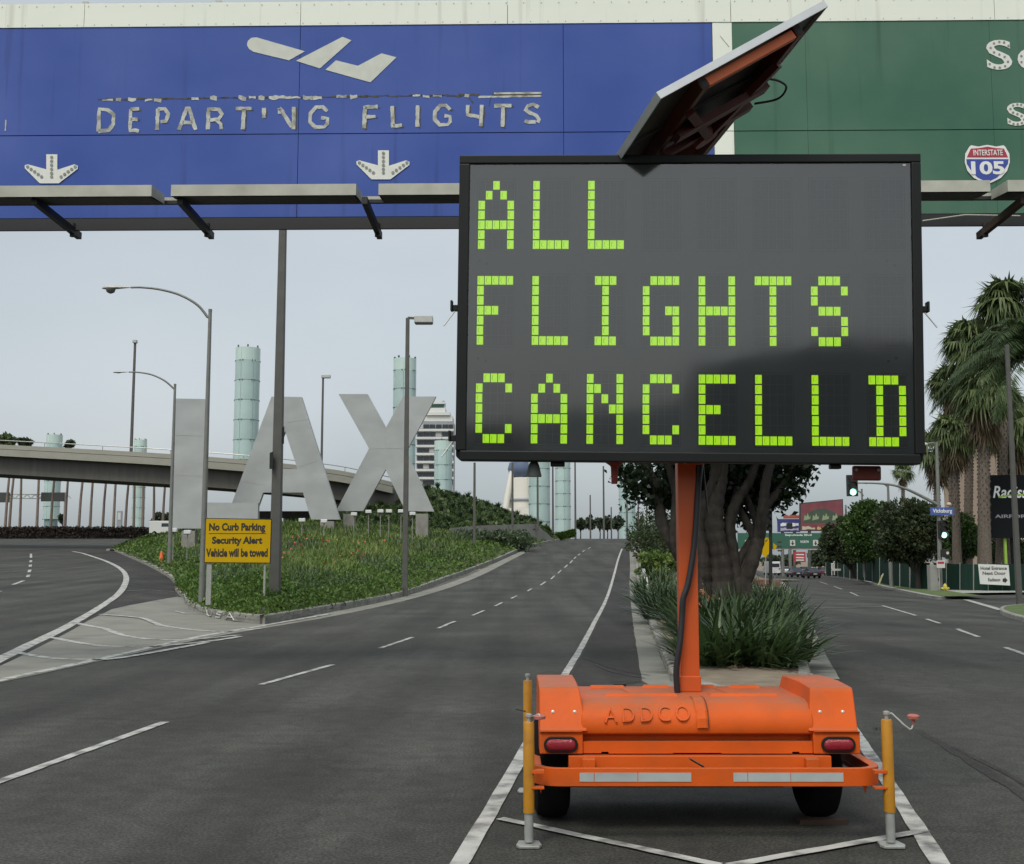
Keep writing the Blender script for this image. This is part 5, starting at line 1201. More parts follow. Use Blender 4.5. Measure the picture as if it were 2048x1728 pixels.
def shoebox(label, base, top, Y, w0, w1, boxpx, m=M_POLED, side=1, plates=(), name='lamp_post', plain=False, group=None):
    b = at(base[0], base[1], Y); tp = at(top[0], top[1], Y); t_ = thing(name, label, 'lamp post', b, 0, group); H = tp.z-b.z
    MB().box(-w0/2,w0/2,-w0/2,w0/2,-.5,.0).build('pole_base', m, t_)
    MB().add([(x*w0/2,y*w0/2,0) for x,y in ((-1,-1),(1,-1),(1,1),(-1,1))]+[(x*w1/2,y*w1/2,H) for x,y in ((-1,-1),(1,-1),(1,1),(-1,1))],[(0,1,5,4),(1,2,6,5),(2,3,7,6),(3,0,4,7),(4,5,6,7)]).build('pole', m, t_, bevel=w1*.12)
    if boxpx:
        a = at(boxpx[0],boxpx[3],Y)-b; c_ = at(boxpx[1],boxpx[2],Y)-b
        hd = MB().box(a.x,c_.x,-.25,.25,a.z,c_.z).build('lamp_box', M_HEAD, t_, bevel=.03); MB().box(a.x+.05,c_.x-.05,-.2,.2,a.z-.02,a.z-.001).build('lens', M_LGLASS, hd)
        MB().bar((0,0,c_.z-.06),(a.x,0,c_.z-.08),.07,.10).build('arm', m, t_)
    for q in plates:
        a = at(q[0],q[3],Y)-b; c_ = at(q[1],q[2],Y)-b; MB().add([(a.x,-.18,(a.z+c_.z)/2-.25),(c_.x,-.35,a.z),(c_.x,-.35,c_.z),(a.x,-.18,(a.z+c_.z)/2+.25),(a.x,-.16,(a.z+c_.z)/2-.25),(c_.x,-.33,a.z),(c_.x,-.33,c_.z),(a.x,-.16,(a.z+c_.z)/2+.25)],[(0,1,2,3),(7,6,5,4),(0,4,5,1),(2,6,7,3),(1,5,6,2),(0,3,7,4)]).build('edge_on_sign', M_BLK, t_)
    return t_
shoebox('thick dark pole rising from the island up behind the blue sign', (549,1203), (584,60), 36, .33, .16, None, plates=[(566,573,855,890),(541,551,905,940)], name='dark_pole')
shoebox('dark square lamp post with a box lamp on top, beside the letter X', (810,1168), (817,636), 50, .24, .16, (829,866,633,647))
shoebox('thin lamp post with box lamp seen between the A and the X', (642,985), (642,752), 128, .26, .2, (643,661,750,756))
shoebox('thin lamp post standing on the flyover at the left', (262,910), (267,682), 113, .26, .2, (266,274,680,686))
for i, (x, yb, yt, Y, lb) in enumerate([(948.5,1108,925,95,'dark lamp post under the left end of the message board'),(1025,1098,925,112,'lamp post in front of the white arches below the board'),(1075.5,1052,925,122,'dark lamp post in front of the glass pylon at the wall end'),(1106,1062,925,132,'lamp post between the two glass pylons under the board'),
        (1151,1074,925,138,'lamp post right of the glass pylons by the green bank'),(1208,1078,932,145,'tall lamp post above the round trees on the crest'),(1181,1078,990,170,'short lamp post at the crest left of the tallest one'),(1223,1078,1014,190,'shortest lamp post at the crest beside the far pylon'),
        (1254.5,1080,980,150,'thin lamp post in front of the pylon at the crest'),(1277.5,1084,996,160,'thin lamp post right of the pylon at the crest'),(1294,1078,1000,165,'thin lamp post nearest the fig tree branches at the crest')]):
    shoebox(lb, (x,yb), (x,yt), Y, .24, .18, None, plain=True, group='lamp posts along the ramp')
# ------------------------------------------------------------------ yellow notice
YY = 33.5
ys_ = thing('notice_sign', 'yellow no curb parking notice on two posts in front of the letter L', 'sign', at(475,1195,YY)); yo = Vector(ys_.location)
M_YSIGN = mat('yellow_board', (.53,.335,.003), .6, .06, 2, spec=.12, dirt=(.50,.29,.005,.5), dirt_scale=1.5); M_YFR = mat('notice_black',(.03,.025,.012),.6)
M_GPOST = mat('galvanised_post',(.34,.35,.32),.5,.12,5,metal=.3)
def yl(px,py): w = at(px,py,YY)-yo; return (w.x,w.z)
q4 = [yl(411,1036),yl(544,1038),yl(541,1127),yl(408,1126)]
def shrink(q_, d): cx = sum(p[0] for p in q_)/4; cz = sum(p[1] for p in q_)/4; return [(p[0]+(d if p[0] < cx else -d), p[1]+(d if p[1] < cz else -d)) for p in q_]
bd = MB().prism(q4, 0, .03).build('sign_edge', M_YFR, ys_, fixn=True); MB().prism(shrink(q4,.025), -.012, -.001).build('sign_board', M_YSIGN, ys_, fixn=True)
for s_, x0,x1,y0,y1 in (('No Curb Parking',418,531,1046,1066),('Security Alert',424,525,1073,1092),('Vehicle will be towed',412,536,1097,1114)):
    a = yl(x0,y1); b = yl(x1,y0); text('lettering', s_, a[0], b[0], a[1], b[1], -.0125, M_YFR, bd, .003, .045)
a = yl(418,1066.5); b = yl(532,1065); MB().box(a[0],b[0],-.015,-.0125,a[1]-.02,a[1]).build('underline', M_YFR, bd)
for x0, x1, yb in ((411,423,1182),(525,531,1205)):
    a = yl(x0,yb); b = yl(x1,1127); MB().box(a[0],b[0],.035,.095,a[1]-.4,b[1]+.6).build('post', M_GPOST, ys_, bevel=.008)
# traffic cone on the kerb
cw = at(322,1131,75); cn = thing('traffic_cone', 'small orange traffic cone on the island edge below the letter L', 'traffic cone', cw)
M_CONE = mat('cone_orange',(.75,.13,.03),.6,.05,5); MB().box(-.28,.28,-.28,.28,-.05,.05).build('cone_base', M_CONE, cn, bevel=.02); bc = MB().lathe([(.2,.05),(.06,.9),(.05,.92)],(0,0,0),16).build('cone_body', M_CONE, cn, auto=40); MB().lathe([(.145,.36),(.105,.60)],(0,0,0),16).build('cone_band', mat('cone_band',(.7,.6,.5),.6), bc)
# ------------------------------------------------------------------ planted hill, wall and far things beyond the ramp
hill_rows = []
hx = np.linspace(655, 1112, 60)
topy = np.interp(hx, [655,700,760,800,860,905,960,1000,1040,1075,1112],[1000,985,975,972,974,985,1002,1016,1032,1048,1080])
boty = np.interp(hx, [655,860,905,960,1072,1112],[1048,1060,1057,1052,1049,1086])
rngh = np.random.default_rng(8)
V = []
for k in range(7):
    f_ = k/6
    for x, a, b in zip(hx, topy, boty):
        Yn = np.interp(x,[655,905,1072,1112],[103,111,124,130]); p = at(x, b+(a-b)*f_**.8, Yn+f_*16); V.append((p.x,p.y,p.z-.25))
nh = len(hx); F = [(i*nh+j, i*nh+j+1, (i+1)*nh+j+1, (i+1)*nh+j) for i in range(6) for j in range(nh-1)]
hl = MB().add(V, F); last = [V[6*nh+j] for j in range(nh)]; hl.add(last+[(x,y+25,z-6) for x,y,z in last], [(j,j+1,nh+j+1,nh+j) for j in range(nh-1)])
hill = tag(hl.build('hill', M_GRASSY, smooth=True), kind='structure')
n = 15000; xi = rngh.uniform(655,1112,n); f_ = rngh.random(n)
Yn = np.interp(xi,[655,905,1072,1112],[103,111,124,130])+f_*16; a = np.interp(xi,hx,topy); b = np.interp(xi,hx,boty); py = b+(a-b)*f_**.8
P = np.array([tuple(at(x,y,Y)) for x,y,Y in zip(xi,py,Yn)]); P[:,2] += rngh.random(n)*.5-.35
o = obj('hill_planting', leaf_mesh('hill_planting', P, np.tile([0,-.5,.8],(n,1)), rngh.uniform(.35,.8,n), leafmat('hill_leaves',[(.032,.054,.020),(.062,.098,.034),(.10,.15,.052),(.14,.19,.075)],scale=.3), .45, .8, rngh)); tag(o, 'dark green shrubs massed on the hill right of the letter X', 'shrubs', kind='stuff')
n = 5200; k = rngh.integers(0,58,n); cx = 670+k*7.6+rngh.normal(0,.3,n); ff = (k*37%100)/100; Yn = np.interp(cx,[655,905,1072,1112],[103,111,124,130])+ff*16; aa = np.interp(cx,hx,topy); bb = np.interp(cx,hx,boty); py = bb+(aa-bb)*ff**.8
P = np.array([tuple(at(x,y,Y)) for x,y,Y in zip(cx,py,Yn)]); ang = rngh.uniform(0,2*np.pi,n)
o = obj('hill_spiky_plants', blades('hill_spiky_plants', P, rngh.uniform(.5,1.1,n), np.stack([np.cos(ang),np.sin(ang)],1), rngh.uniform(.3,.9,n), rngh.uniform(.08,.16,n), M_LEAF_BLU, 2, rngh)); tag(o, 'grey green spiky plants dotted over the hill', 'shrubs', kind='stuff')
wl_ = thing('retaining_wall', 'sloping grey concrete retaining wall at the foot of the hill by the ramp', 'wall', at(1000,1090,116)); wo = Vector(wl_.location)
wp = [at(900,1056,109.8),at(960,1051,114),at(1072,1047.5,122.5),at(1108,1079,126.5)]; wb = [at(900,1092,109.8),at(960,1092,114),at(1072,1102,122.5),at(1108,1090,126.5)]
for i in range(3):
    a, b, c_, d = wp[i], wp[i+1], wb[i+1], wb[i]; nn = 2 if i < 2 else 1
    for j in range(nn):
        A = a.lerp(b,j/nn+.004)-wo; B = a.lerp(b,(j+1)/nn-.004)-wo; D = d.lerp(c_,j/nn+.004)-wo; C_ = d.lerp(c_,(j+1)/nn-.004)-wo; e = Vector((-.1,.5,0))
        MB().add([A,B,C_,D,A+e,B+e,C_+e,D+e],[(0,1,2,3),(7,6,5,4),(0,4,5,1),(2,6,7,3),(1,5,6,2),(0,3,7,4)]).build('wall_panel', mat('wall_concrete',(.25,.245,.225),.85,.12,.4,.2,6,stretch=(2,2,.5),dirt=(.17,.165,.15,.6),dirt_scale=.5), wl_, fixn=True)
gr_ = thing('guard_rail', 'dark stub of guard rail on the bank at the wall foot', 'guard rail', at(1050,1100,112)); go = Vector(gr_.location)
for yy in (1091,1096): MB().bar(at(1036,yy+1,111)-go, at(1066,yy-1,114)-go, .1, .22).build('rail', M_POLED, gr_)
for xx in (1040,1053,1064): 
    a = at(xx,1089,112)-go; MB().bar(a, a+Vector((0,0,-.9)), .15,.15,up=(0,1,0)).build('post', M_POLED, gr_)
# shrubs on the bank before the wall and on the crest
n = 3200; xi = rngh.choice([930,960,1000,1020,1040,985], n)+rngh.normal(0,13,n); py = np.clip(rngh.normal(1082,9,n),1060,1100); P = np.array([tuple(at(x,y,103+rngh.random()*4)) for x,y in zip(xi,py)])
o = obj('bank_shrubs', leaf_mesh('bank_shrubs', P, np.tile([0,-.3,.8],(n,1)), rngh.uniform(.3,.6,n), M_LEAF_BLU, .4, .8, rngh)); tag(o, 'grey green shrubs on the bank in front of the retaining wall', 'shrubs', kind='stuff')
n = 2200; xi = rngh.uniform(1092,1150,n); bot = np.interp(xi,[1092,1108,1150],[1062,1082,1072]); P = np.array([tuple(at(x,y-rngh.random()*13,134)) for x,y in zip(xi,bot)])
o = obj('verge_shrubs', leaf_mesh('verge_shrubs', P, np.tile([0,-.3,.8],(n,1)), rngh.uniform(.3,.6,n), M_LEAF_LOW, .4, .8, rngh)); tag(o, 'low green shrubs on the verge at the foot of the glass pylons', 'shrubs', kind='stuff')
def round_tree(label, px, ybase, Y, cw, ch, trunk_px, m, n=900, leaf=.5, seed=0, name='round_tree', group=None, flat=-.7, tm=M_BARK, cx=None, clumps=26):
    b = at(px, ybase, Y); r_ = np.random.default_rng(seed); t_ = thing(name, label, 'tree', b, 0, group)
    s = Y/FPX; w = cw*s/2; hgt = ch*s/2; tb = trunk_px*s; cz = tb+hgt*.9; off = 0 if cx is None else (cx-px)*s
    r0 = max(.12, w*.07)
    MB().tube([(0,0,-.3),(off*.2+.05,0,tb*.6),(off*.6,0,cz)], [r0,r0*.8,r0*.3], 8).build('trunk', tm, t_, auto=60)
    lb = MB()
    for i in range(5):
        a = i*1.3+seed; lb.tube([(off*.3,0,tb*.8),(off*.5+math.cos(a)*w*.35,math.sin(a)*w*.35,tb+hgt*.6),(off+math.cos(a)*w*.7,math.sin(a)*w*.7,cz+.2*hgt)], [r0*.55,r0*.35,r0*.1], 6)
    lb.build('limbs', tm, t_, auto=60)
    P, D = crown_points(r_, n, (off,0,cz), (w,w*.8,hgt), clumps, .3, flat); obj('crown', leaf_mesh('crown', P, D, leaf*r_.uniform(.7,1.3,n), m, .6, .6, r_), t_)
    return t_
for i,(px,w,lb) in enumerate([(1161,22,'small round tree at the ramp crest, leftmost of its row'),(1181,24,'small round tree at the ramp crest, second of its row'),(1200,24,'small round tree at the ramp crest, third of its row'),(1215,26,'small round tree at the ramp crest, fourth of its row'),(1236,26,'small round tree at the ramp crest beside the glass pylon'),(1280,16,'small dark tree at the ramp crest right of the pylon')]):
    round_tree(lb, px, 1079, 205+i*3, w, 30, 18, M_FAR, 420, .7, 40+i, group='trees on the ramp crest')
# ------------------------------------------------------------------ far left: hedge, palms, sign bridge
hy = 176; n = 15000; xi = rngh.uniform(-260,312,n); hh_ = rngh.random(n)
zb = np.array([Tz(pxx(x,hy),hy) for x in np.linspace(-260,312,60)]); zb = np.interp(xi, np.linspace(-260,312,60), zb)
P = np.stack([pxx(xi,hy)+0, hy+rngh.uniform(-.6,.9,n), zb+hh_*1.75+rngh.normal(0,.08,n)],1)
hd = thing('hedge', 'long dark purple brown hedge along the far side of the left road', 'hedge', (pxx(30,hy),hy,0)); 
o = obj('foliage', leaf_mesh('foliage', P-np.array([pxx(30,hy),hy,0]), np.tile([0,-.8,.4],(n,1)), rngh.uniform(.25,.5,n), M_HEDGE, .7, .9, rngh), hd)
MB().add([(pxx(x,hy)-pxx(30,hy),y,Tz(pxx(x,hy),hy)+z) for x in (-260,312) for y in (-.35,.6) for z in (-.3,1.55)],[(0,1,5,4),(2,6,7,3),(1,3,7,5),(0,4,6,2),(0,2,3,1),(4,5,7,6)]).build('hedge_core', mat('hedge_core',(.02,.016,.013),.95), hd)
M_PTR = mat('far_palm_trunk', (.20,.155,.125), .9, .2, 1)
pal = [(9,5),(17,6),(39,5),(73,5),(100,5),(129,4),(156,5),(179,4),(204,5),(226,4),(249,4),(267,4),(285,4),(307,4),(324,4)]
wordn = ['leftmost','second','third','fourth','fifth','sixth','seventh','eighth','ninth','tenth','eleventh','twelfth','thirteenth','fourteenth','fifteenth']
for i,(px,w) in enumerate(pal):
    Y = 184+(i%3)*4; b = at(px,1072,Y); r_ = np.random.default_rng(100+i); H = (12.6-i*.12)
    t_ = thing('tall_palm', f'tall slim palm trunk seen under the flyover, {wordn[i]} from the left in the row', 'palm tree', b, 0, 'palms in a row beyond the flyover')
    ln = r_.uniform(-.03,.05); MB().tube([(0,0,-1),(ln*4,0,H*.5),(ln*H,0,H)], [.26,.2,.17], 7).build('trunk', M_PTR, t_, auto=60)
    n = 160; P, D = crown_points(r_, n, (ln*H,0,H), (1.5,1.5,1.1), 12); obj('crown', leaf_mesh('crown', P, D, 1.0, M_FAR, .35, .4, r_), t_)
sg = thing('far_sign_bridge', 'dark far sign bridge with two panels seen under the flyover', 'sign gantry', at(60,1072,195)); so = Vector(sg.location); 
def fl_(px,py): w = at(px,py,195)-so; return (w.x,w.z)
for x0,x1,y0,y1 in ((-30,21,985,1005),(83,130,985,1003)):
    a, b = fl_(x0,y1), fl_(x1,y0); MB().box(a[0],b[0],-.3,-.15,a[1],b[1]).build('sign_panel', mat('far_sign_dark',(.045,.05,.045),.6), sg)
tb = MB()
for yy in (989,997): a, b = fl_(-60,yy), fl_(131,yy); tb.bar((a[0],0,a[1]),(b[0],0,b[1]),.15,.15)
for x in range(-50,130,16): a, b = fl_(x,997), fl_(x+8,989); tb.bar((a[0],0,a[1]),(b[0],0,b[1]),.1,.1); c_ = fl_(x+16,997); tb.bar((b[0],0,b[1]),(c_[0],0,c_[1]),.1,.1)
tb.build('truss', M_GPOST, sg); a = fl_(131,985); MB().tube([(a[0],0,-1),(a[0],0,a[1])],.2,8).build('post', M_GPOST, sg); a = fl_(-62,985); MB().tube([(a[0],0,-1),(a[0],0,a[1])],.2,8).build('post', M_GPOST, sg)
round_tree('small dark tree behind the hedge by the left pylon', 124, 1060, 215, 17, 22, 12, M_FAR, 350, .7, 60)
round_tree('broad dark tree beyond the road left of the lamp post base', 322, 1064, 225, 40, 40, 4, M_FAR, 700, .8, 61)
round_tree('palm like tuft showing above the flyover rail at far left', 8, 915, 150, 50, 36, 12, M_PALM, 500, .9, 62)
round_tree('small leafy tuft above the flyover rail, second from left', 48, 915, 152, 30, 22, 18, M_FAR, 260, .8, 63)
round_tree('small leafy tuft above the flyover rail near the far pylon', 137, 915, 152, 18, 14, 20, M_FAR, 160, .8, 64)
bs = thing('pylon_sign', 'small grey and white roadside sign beyond the hedge', 'sign', at(238,1062,210)); bo = Vector(bs.location); a = at(233,1050,210)-bo; b = at(244,1022,210)-bo
MB().box(a.x,b.x,0,.4,-1,b.z).build('sign_case', M_TWG, bs); MB().box(a.x+.2,b.x-.2,-.05,-.01,b.z-1.6,b.z-.3).build('sign_face', M_TWW, bs)
vn = thing('white_van', 'white van parked on the left road behind the street lamp', 'van', at(325,1072,168)); 
MB().add([(-2.0,0,.4),(2.0,0,.4),(2.0,0,1.6),(1.3,0,2.2),(-2.0,0,2.2),(-2.0,1.8,.4),(2.0,1.8,.4),(2.0,1.8,1.6),(1.3,1.8,2.2),(-2.0,1.8,2.2)],[(0,1,2,3,4),(9,8,7,6,5),(0,5,6,1),(1,6,7,2),(2,7,8,3),(3,8,9,4),(4,9,5,0)]).build('body', M_TWW, vn, bevel=.08)
MB().box(-.2,1.7,-.02,0,1.35,1.85).build('window', M_TWD, vn)
for x in (-1.2,1.2): MB().lathe([(.2,-.05),(.36,0),(.36,.2),(.2,.22)],(x,0,.36),14,'y').build('wheel', M_RUB, vn)
# ------------------------------------------------------------------ fig tree in the median
FY = 29.0; fb = at(1440, 1165, FY); fb.z = float(MED(fb.x, FY)[0])
fig = thing('fig_tree', 'many trunked dark fig tree in the median behind the message board', 'tree', fb); fo = Vector(fb)
def fp(px, py, dy=0.0): return at(px, py, FY+dy) - fo
random.seed(9)
trunks = [([(1388,1165),(1368,1120),(1345,1085),(1325,1045),(1318,1005),(1308,965),(1290,930),(1270,890)], .17, .4),
          ([(1400,1170),(1372,1130),(1352,1090),(1350,1040),(1352,990),(1342,950),(1330,900)], .14, -.3),
          ([(1408,1172),(1405,1120),(1398,1060),(1408,1010),(1428,960),(1432,900)], .20, -.1),
          ([(1445,1175),(1440,1120),(1428,1060),(1432,1000),(1440,950),(1445,890)], .27, .0),
          ([(1470,1172),(1465,1110),(1458,1050),(1475,1000),(1500,960),(1520,900)], .17, .5),
          ([(1488,1172),(1505,1120),(1518,1075),(1525,1020),(1530,980),(1540,930),(1560,880)], .16, -.2),
          ([(1475,1170),(1490,1120),(1508,1080),(1488,1035),(1470,1000),(1480,950)], .12, .8),
          ([(1450,1172),(1490,1100),(1512,1060),(1500,1010),(1480,970),(1450,930)], .10, 1.0),
          ([(1525,1020),(1550,990),(1575,960),(1590,930),(1600,890)], .10, .1),
          ([(1420,1020),(1395,980),(1375,945),(1360,900)], .10, .6)]
for pts, r0, dy in trunks:
    r0 *= 1.15; A = smooth([fp(px,py,dy*(i/len(pts))+.1*math.sin(i*2+px)) for i,(px,py) in enumerate(pts)], 9)
    if pts[0][1] > 1100: A[0] = A[0]+Vector((0,0,-.3))
    MB().tube(A, [r0*1.0*(1-.5*i/len(A))*(1+.06*math.sin(i*1.7)) for i in range(len(A))], 18, gnarl=.05).build('trunk', M_BARK, fig, auto=70)
r_ = np.random.default_rng(21)
P1, D1 = crown_points(r_, 14000, (.0,0,7.2), (3.5,3.2,3.6), 60, .45)
P1 = P1[(P1[:,2] > 3.3)|(np.abs(P1[:,0]) > 1.3)]; D1 = r_.normal(0,1,(len(P1),3))
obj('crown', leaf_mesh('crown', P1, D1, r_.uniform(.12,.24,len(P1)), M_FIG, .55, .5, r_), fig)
def tuft(pxs, n, sz):
    cs = np.array([tuple(fp(*p)) for p in pxs]); k = r_.integers(0,len(cs),n); return cs[k] + r_.normal(0,sz,(n,3))
P2 = np.concatenate([tuft([(1252,940,.4),(1268,952,.2),(1285,955,-.3),(1262,972,.3),(1275,985,.1),(1300,975,.5),(1312,990,.3),(1325,975,.2),(1318,1005,.4)], 900, .17), tuft([(1600,940),(1606,950),(1590,935,.3),(1582,965),(1575,990),(1560,1005,.2),(1612,935),(1595,985,.3)], 520, .13), tuft([(1500,950,1),(1470,960,1.2),(1520,940,1),(1430,940,1.3),(1540,950,.8),(1400,960,1.2),(1390,940,1.0),(1360,945,1.2),(1460,985,1.6),(1490,1000,1.7),(1415,990,1.7),(1380,985,1.5),(1440,960,1.2),(1510,975,1.4),(1345,960,1.2)], 9500, .34)])
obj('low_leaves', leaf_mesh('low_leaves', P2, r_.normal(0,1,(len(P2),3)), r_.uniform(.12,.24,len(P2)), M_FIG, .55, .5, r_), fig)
# strap-leaved clumps round the tree
def strap_plant(label, px, py, R_, H, n, seed):
    b = gnd(px, py); b.z = float(MED(b.x,b.y)[0]); r2 = np.random.default_rng(seed); t_ = thing('strap_leaf_plant', label, 'plant', b, 0, 'strap leaved plants in the median')
    a = r2.uniform(0,2*np.pi,n); rr = R_*.45*np.sqrt(r2.random(n)); base = np.stack([np.cos(a)*rr, np.sin(a)*rr, np.zeros(n)-.03],1)
    a2 = a + r2.normal(0,.7,n); el0 = np.radians(r2.uniform(18,88,n))
    obj('leaves', arch_blades('leaves', base, r2.uniform(.65,1.15,n)*H*1.12, np.stack([np.cos(a2),np.sin(a2)],1), el0, r2.uniform(.2,1.5,n)*np.clip(el0,.4,1.2), r2.uniform(.055,.09,n), M_AGAP), t_)
    return t_
sp_list = [(1480,1338,1.05,.85,330,'large dark strap leaved clump nearest the trailer, right of the mast'),(1545,1300,.95,.8,260,'strap leaved clump by the right kerb of the median'),(1420,1300,.9,.85,240,'strap leaved clump just right of the mast, behind the nearest one'),(1490,1282,1.0,.95,280,'strap leaved clump in the middle of the median bed'),
 (1330,1248,.9,.85,220,'strap leaved clump left of the mast at the left kerb'),(1310,1222,.9,.9,210,'dark strap leaved clump at the left kerb behind the first'),(1355,1240,.9,.9,190,'strap leaved clump between the left kerb and the mast'),(1440,1248,.95,.95,220,'strap leaved clump in front of the fig trunks, left one'),(1515,1245,.95,.95,220,'strap leaved clump in front of the fig trunks, right one'),
 (1562,1238,.9,.85,190,'strap leaved clump at the right kerb below the yellow sign'),(1305,1195,1.0,.95,190,'strap leaved clump far along the left kerb'),(1345,1205,1.0,.95,180,'strap leaved clump left of the fig tree foot'),(1400,1215,1.0,1.0,190,'strap leaved clump at the foot of the fig, behind the mast'),(1470,1215,1.0,1.0,190,'strap leaved clump at the foot of the fig, centre'),(1535,1212,1.0,1.0,190,'strap leaved clump at the foot of the fig, right side'),(1568,1208,.9,.8,150,'strap leaved clump farthest along the right kerb'),(1318,1175,1.1,1.0,160,'strap leaved clump below the bushes, farthest along the left kerb'),
 (1550,1268,1.0,.9,230,'strap leaved clump at the right kerb, behind the nearest right one'),(1390,1270,.95,.9,200,'strap leaved clump hidden half behind the mast'),(1455,1312,1.0,.85,260,'strap leaved clump close right of the mast foot'),
 (1430,1348,.8,.7,200,'low strap leaved clump directly behind the trailer by the mast'),(1520,1350,.85,.7,220,'low strap leaved clump nearest the trailer right fender'),(1570,1335,.7,.65,160,'small strap leaved clump in the near right corner of the bed')]
for i,(px,py,R_,H,n,lb) in enumerate(sp_list): strap_plant(lb, px, py, R_*1.3, H*1.15, int(n*.95), 300+i)
q = []
for i,(px,py) in enumerate([(1395,1196),(1408,1192),(1422,1200)]): q.append(tuple(at(px,py,25)))
o = obj('dry_flower_heads', leaf_mesh('dry_flower_heads', np.repeat(np.array(q),14,0)+r_.normal(0,.12,(42,3)), r_.normal(0,1,(42,3)), .1, mat('dry_flower',(.35,.16,.07),.8,.2,4), .5, .5, r_)); tag(o, 'few dry orange brown leaves among the median plants', 'leaves', kind='stuff')
# litter leaf by the trailer
lf = gnd(1476,1362); lt = MB(); 
for i in range(7): a = i*.9; lt.add([(0,0,.0),(math.cos(a)*.09,math.sin(a)*.06,.05),(math.cos(a+.5)*.11,math.sin(a+.5)*.07,.01)],[(0,1,2)])
o = lt.build('fallen_leaf', mat('dead_leaf',(.06,.04,.025),.9), loc=(lf.x,lf.y,float(MED(lf.x,lf.y)[0])+.01)); tag(o, 'curled dead leaf on bare soil behind the orange trailer', 'leaf')
# bushes beyond the tree on the left, brick planter beyond on the right
for j,(px,py,R_,H,mm,lb) in enumerate([(1308,1156,1.5,.9,M_LEAF_STR,'low yellow green bush by the barrier left of the mast'),(1334,1152,1.8,1.1,M_FICUS,'green bush left of the mast behind the strap leaves'),(1360,1150,1.8,1.2,M_FICUS2,'dark bush partly hidden by the mast'),
    (1306,1126,2.2,1.5,M_FICUS2,'dark bush farther along the barrier'),(1326,1120,2.6,2.2,M_FICUS,'tall green bush beyond the median left of the fig'),(1350,1122,2.6,2.0,M_FICUS2,'tall dark bush behind the left fig trunk'),(1297,1104,2.6,1.6,M_FICUS2,'dark bush at the far end of the barrier'),(1318,1100,3.0,2.2,M_FICUS2,'farthest dark bush before the ramp crest')]):
    c0 = gnd(px,py); nn = 1700; Pq, Dq = crown_points(np.random.default_rng(70+j), nn, (0,0,H*.8), (R_,R_,H), 18, .3, -.8)
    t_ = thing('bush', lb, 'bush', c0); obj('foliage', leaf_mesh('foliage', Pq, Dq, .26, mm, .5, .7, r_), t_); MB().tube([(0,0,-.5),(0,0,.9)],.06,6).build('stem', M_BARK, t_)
bk = thing('brick_planter', 'low red brick planter at the far end of the median', 'planter', (pxx(1527,84), 84, Tz(pxx(1560,84),84)-.1))
M_BRK = mat('red_brick', (.20,.085,.07), .9, .15, 3, obj_rand=.2)
br = MB().box(-.29,.29,0,.25,0,.16).mesh('brick', M_BRK)
for r0 in range(5):
    for c0 in range(3):
        o = obj('brick', br, bk, loc=(c0*.6+(r0%2)*.3-.75, 0, r0*.175+.05))
MB().box(-1.0,1.1,.04,1.2,.0,.93).build('planter_core', mat('mortar',(.16,.12,.10),.9), bk)
# ------------------------------------------------------------------ traffic signals and small signs
M_SIG = mat('signal_black', (.014,.016,.014), .5, .15, 4); M_GRN = mat('green_lamp', (.35,1.0,.72), .4, .02, 4, emit=2.2); M_OFF = mat('dark_lamp', (.03,.02,.015), .3)
def sig_head(parent, c, w, h, lit=2, plate=True):
    x, y, z = c; o = MB().box(x-w/2,x+w/2,y-.05,y+.25,z-h/2,z+h/2).build('signal_head', M_SIG, parent, bevel=.02)
    for i in range(3):
        zc = z+h*(.31-.31*i); MB().lathe([(w*.31,-.0),(w*.29,.03)], (x,y-.085,zc), 14, 'y').build('lamp', M_GRN if i == lit else M_OFF, o)
        v = MB(); n = 8; rr = w*.36
        ring = [(x+rr*math.cos(a),zc+rr*math.sin(a)) for a in np.linspace(-.2,math.pi+.2,n)]
        v.loft([[(px_,y-.05,pz_) for px_,pz_ in ring],[(px_,y-.28,pz_) for px_,pz_ in ring]], closed=False); v.build('visor', M_SIG, o)
    return o
SY = 78.0; sb = at(1881,1190,SY); sp_ = thing('traffic_signal', 'traffic signal pole with curved mast arm and green lights at the right corner', 'traffic signal', sb); s0 = Vector(sb)
def sl(px,py,dy=0): w = at(px,py,SY+dy)-s0; return Vector((w.x,dy,w.z))
MB().tube([(0,0,0),sl(1877,1010),sl(1873,885)], [.16,.13,.10], 12).build('pole', M_POLE, sp_, auto=60)
MB().tube(smooth([sl(1878,1011),sl(1850,996),sl(1815,979),(sl(1785,970)),sl(1750,966.5),sl(1714,966)],5), [.12-.003*i for i in range(26)], 8).build('mast_arm', M_POLE, sp_, auto=60)
sig_head(sp_, sl(1705,971), .72, 1.44); sig_head(sp_, sl(1887,1059,-.3), .62, 1.2)
MB().box(sl(1858,1015).x, sl(1905,1015).x, -.25,-.2, sl(1880,1031).z, sl(1880,1015).z).build('street_name_plate', mat('street_blue',(.055,.10,.30),.5), sp_)
a = sl(1863,1028); b = sl(1901,1018); text('lettering','Vicksburg',a.x,b.x,a.z,b.z,-.252,M_SHW,sp_,.004,.02)
a = sl(1880,1114); b = sl(1896,1099); MB().box(a.x,b.x,-.35,-.05,a.z,b.z).build('pedestrian_head', M_SIG, sp_, bevel=.03); MB().lathe([(.1,0),(.08,.02)],tuple(sl(1891,1106)+Vector((0,-.38,0))),10,'y').build('pedestrian_lamp', mat('ped_lamp',(.6,.5,.4),.5), sp_)
MB().tube(smooth([sl(1873,888),sl(1862,886),sl(1850,889)],4), .06, 6).build('lamp_arm', M_POLE, sp_); MB().lathe([(.05,-.1),(.25,-.02),(.2,.1),(.05,.15)],tuple(sl(1848,889)),12).build('lamp_head', M_HEAD, sp_, auto=60)
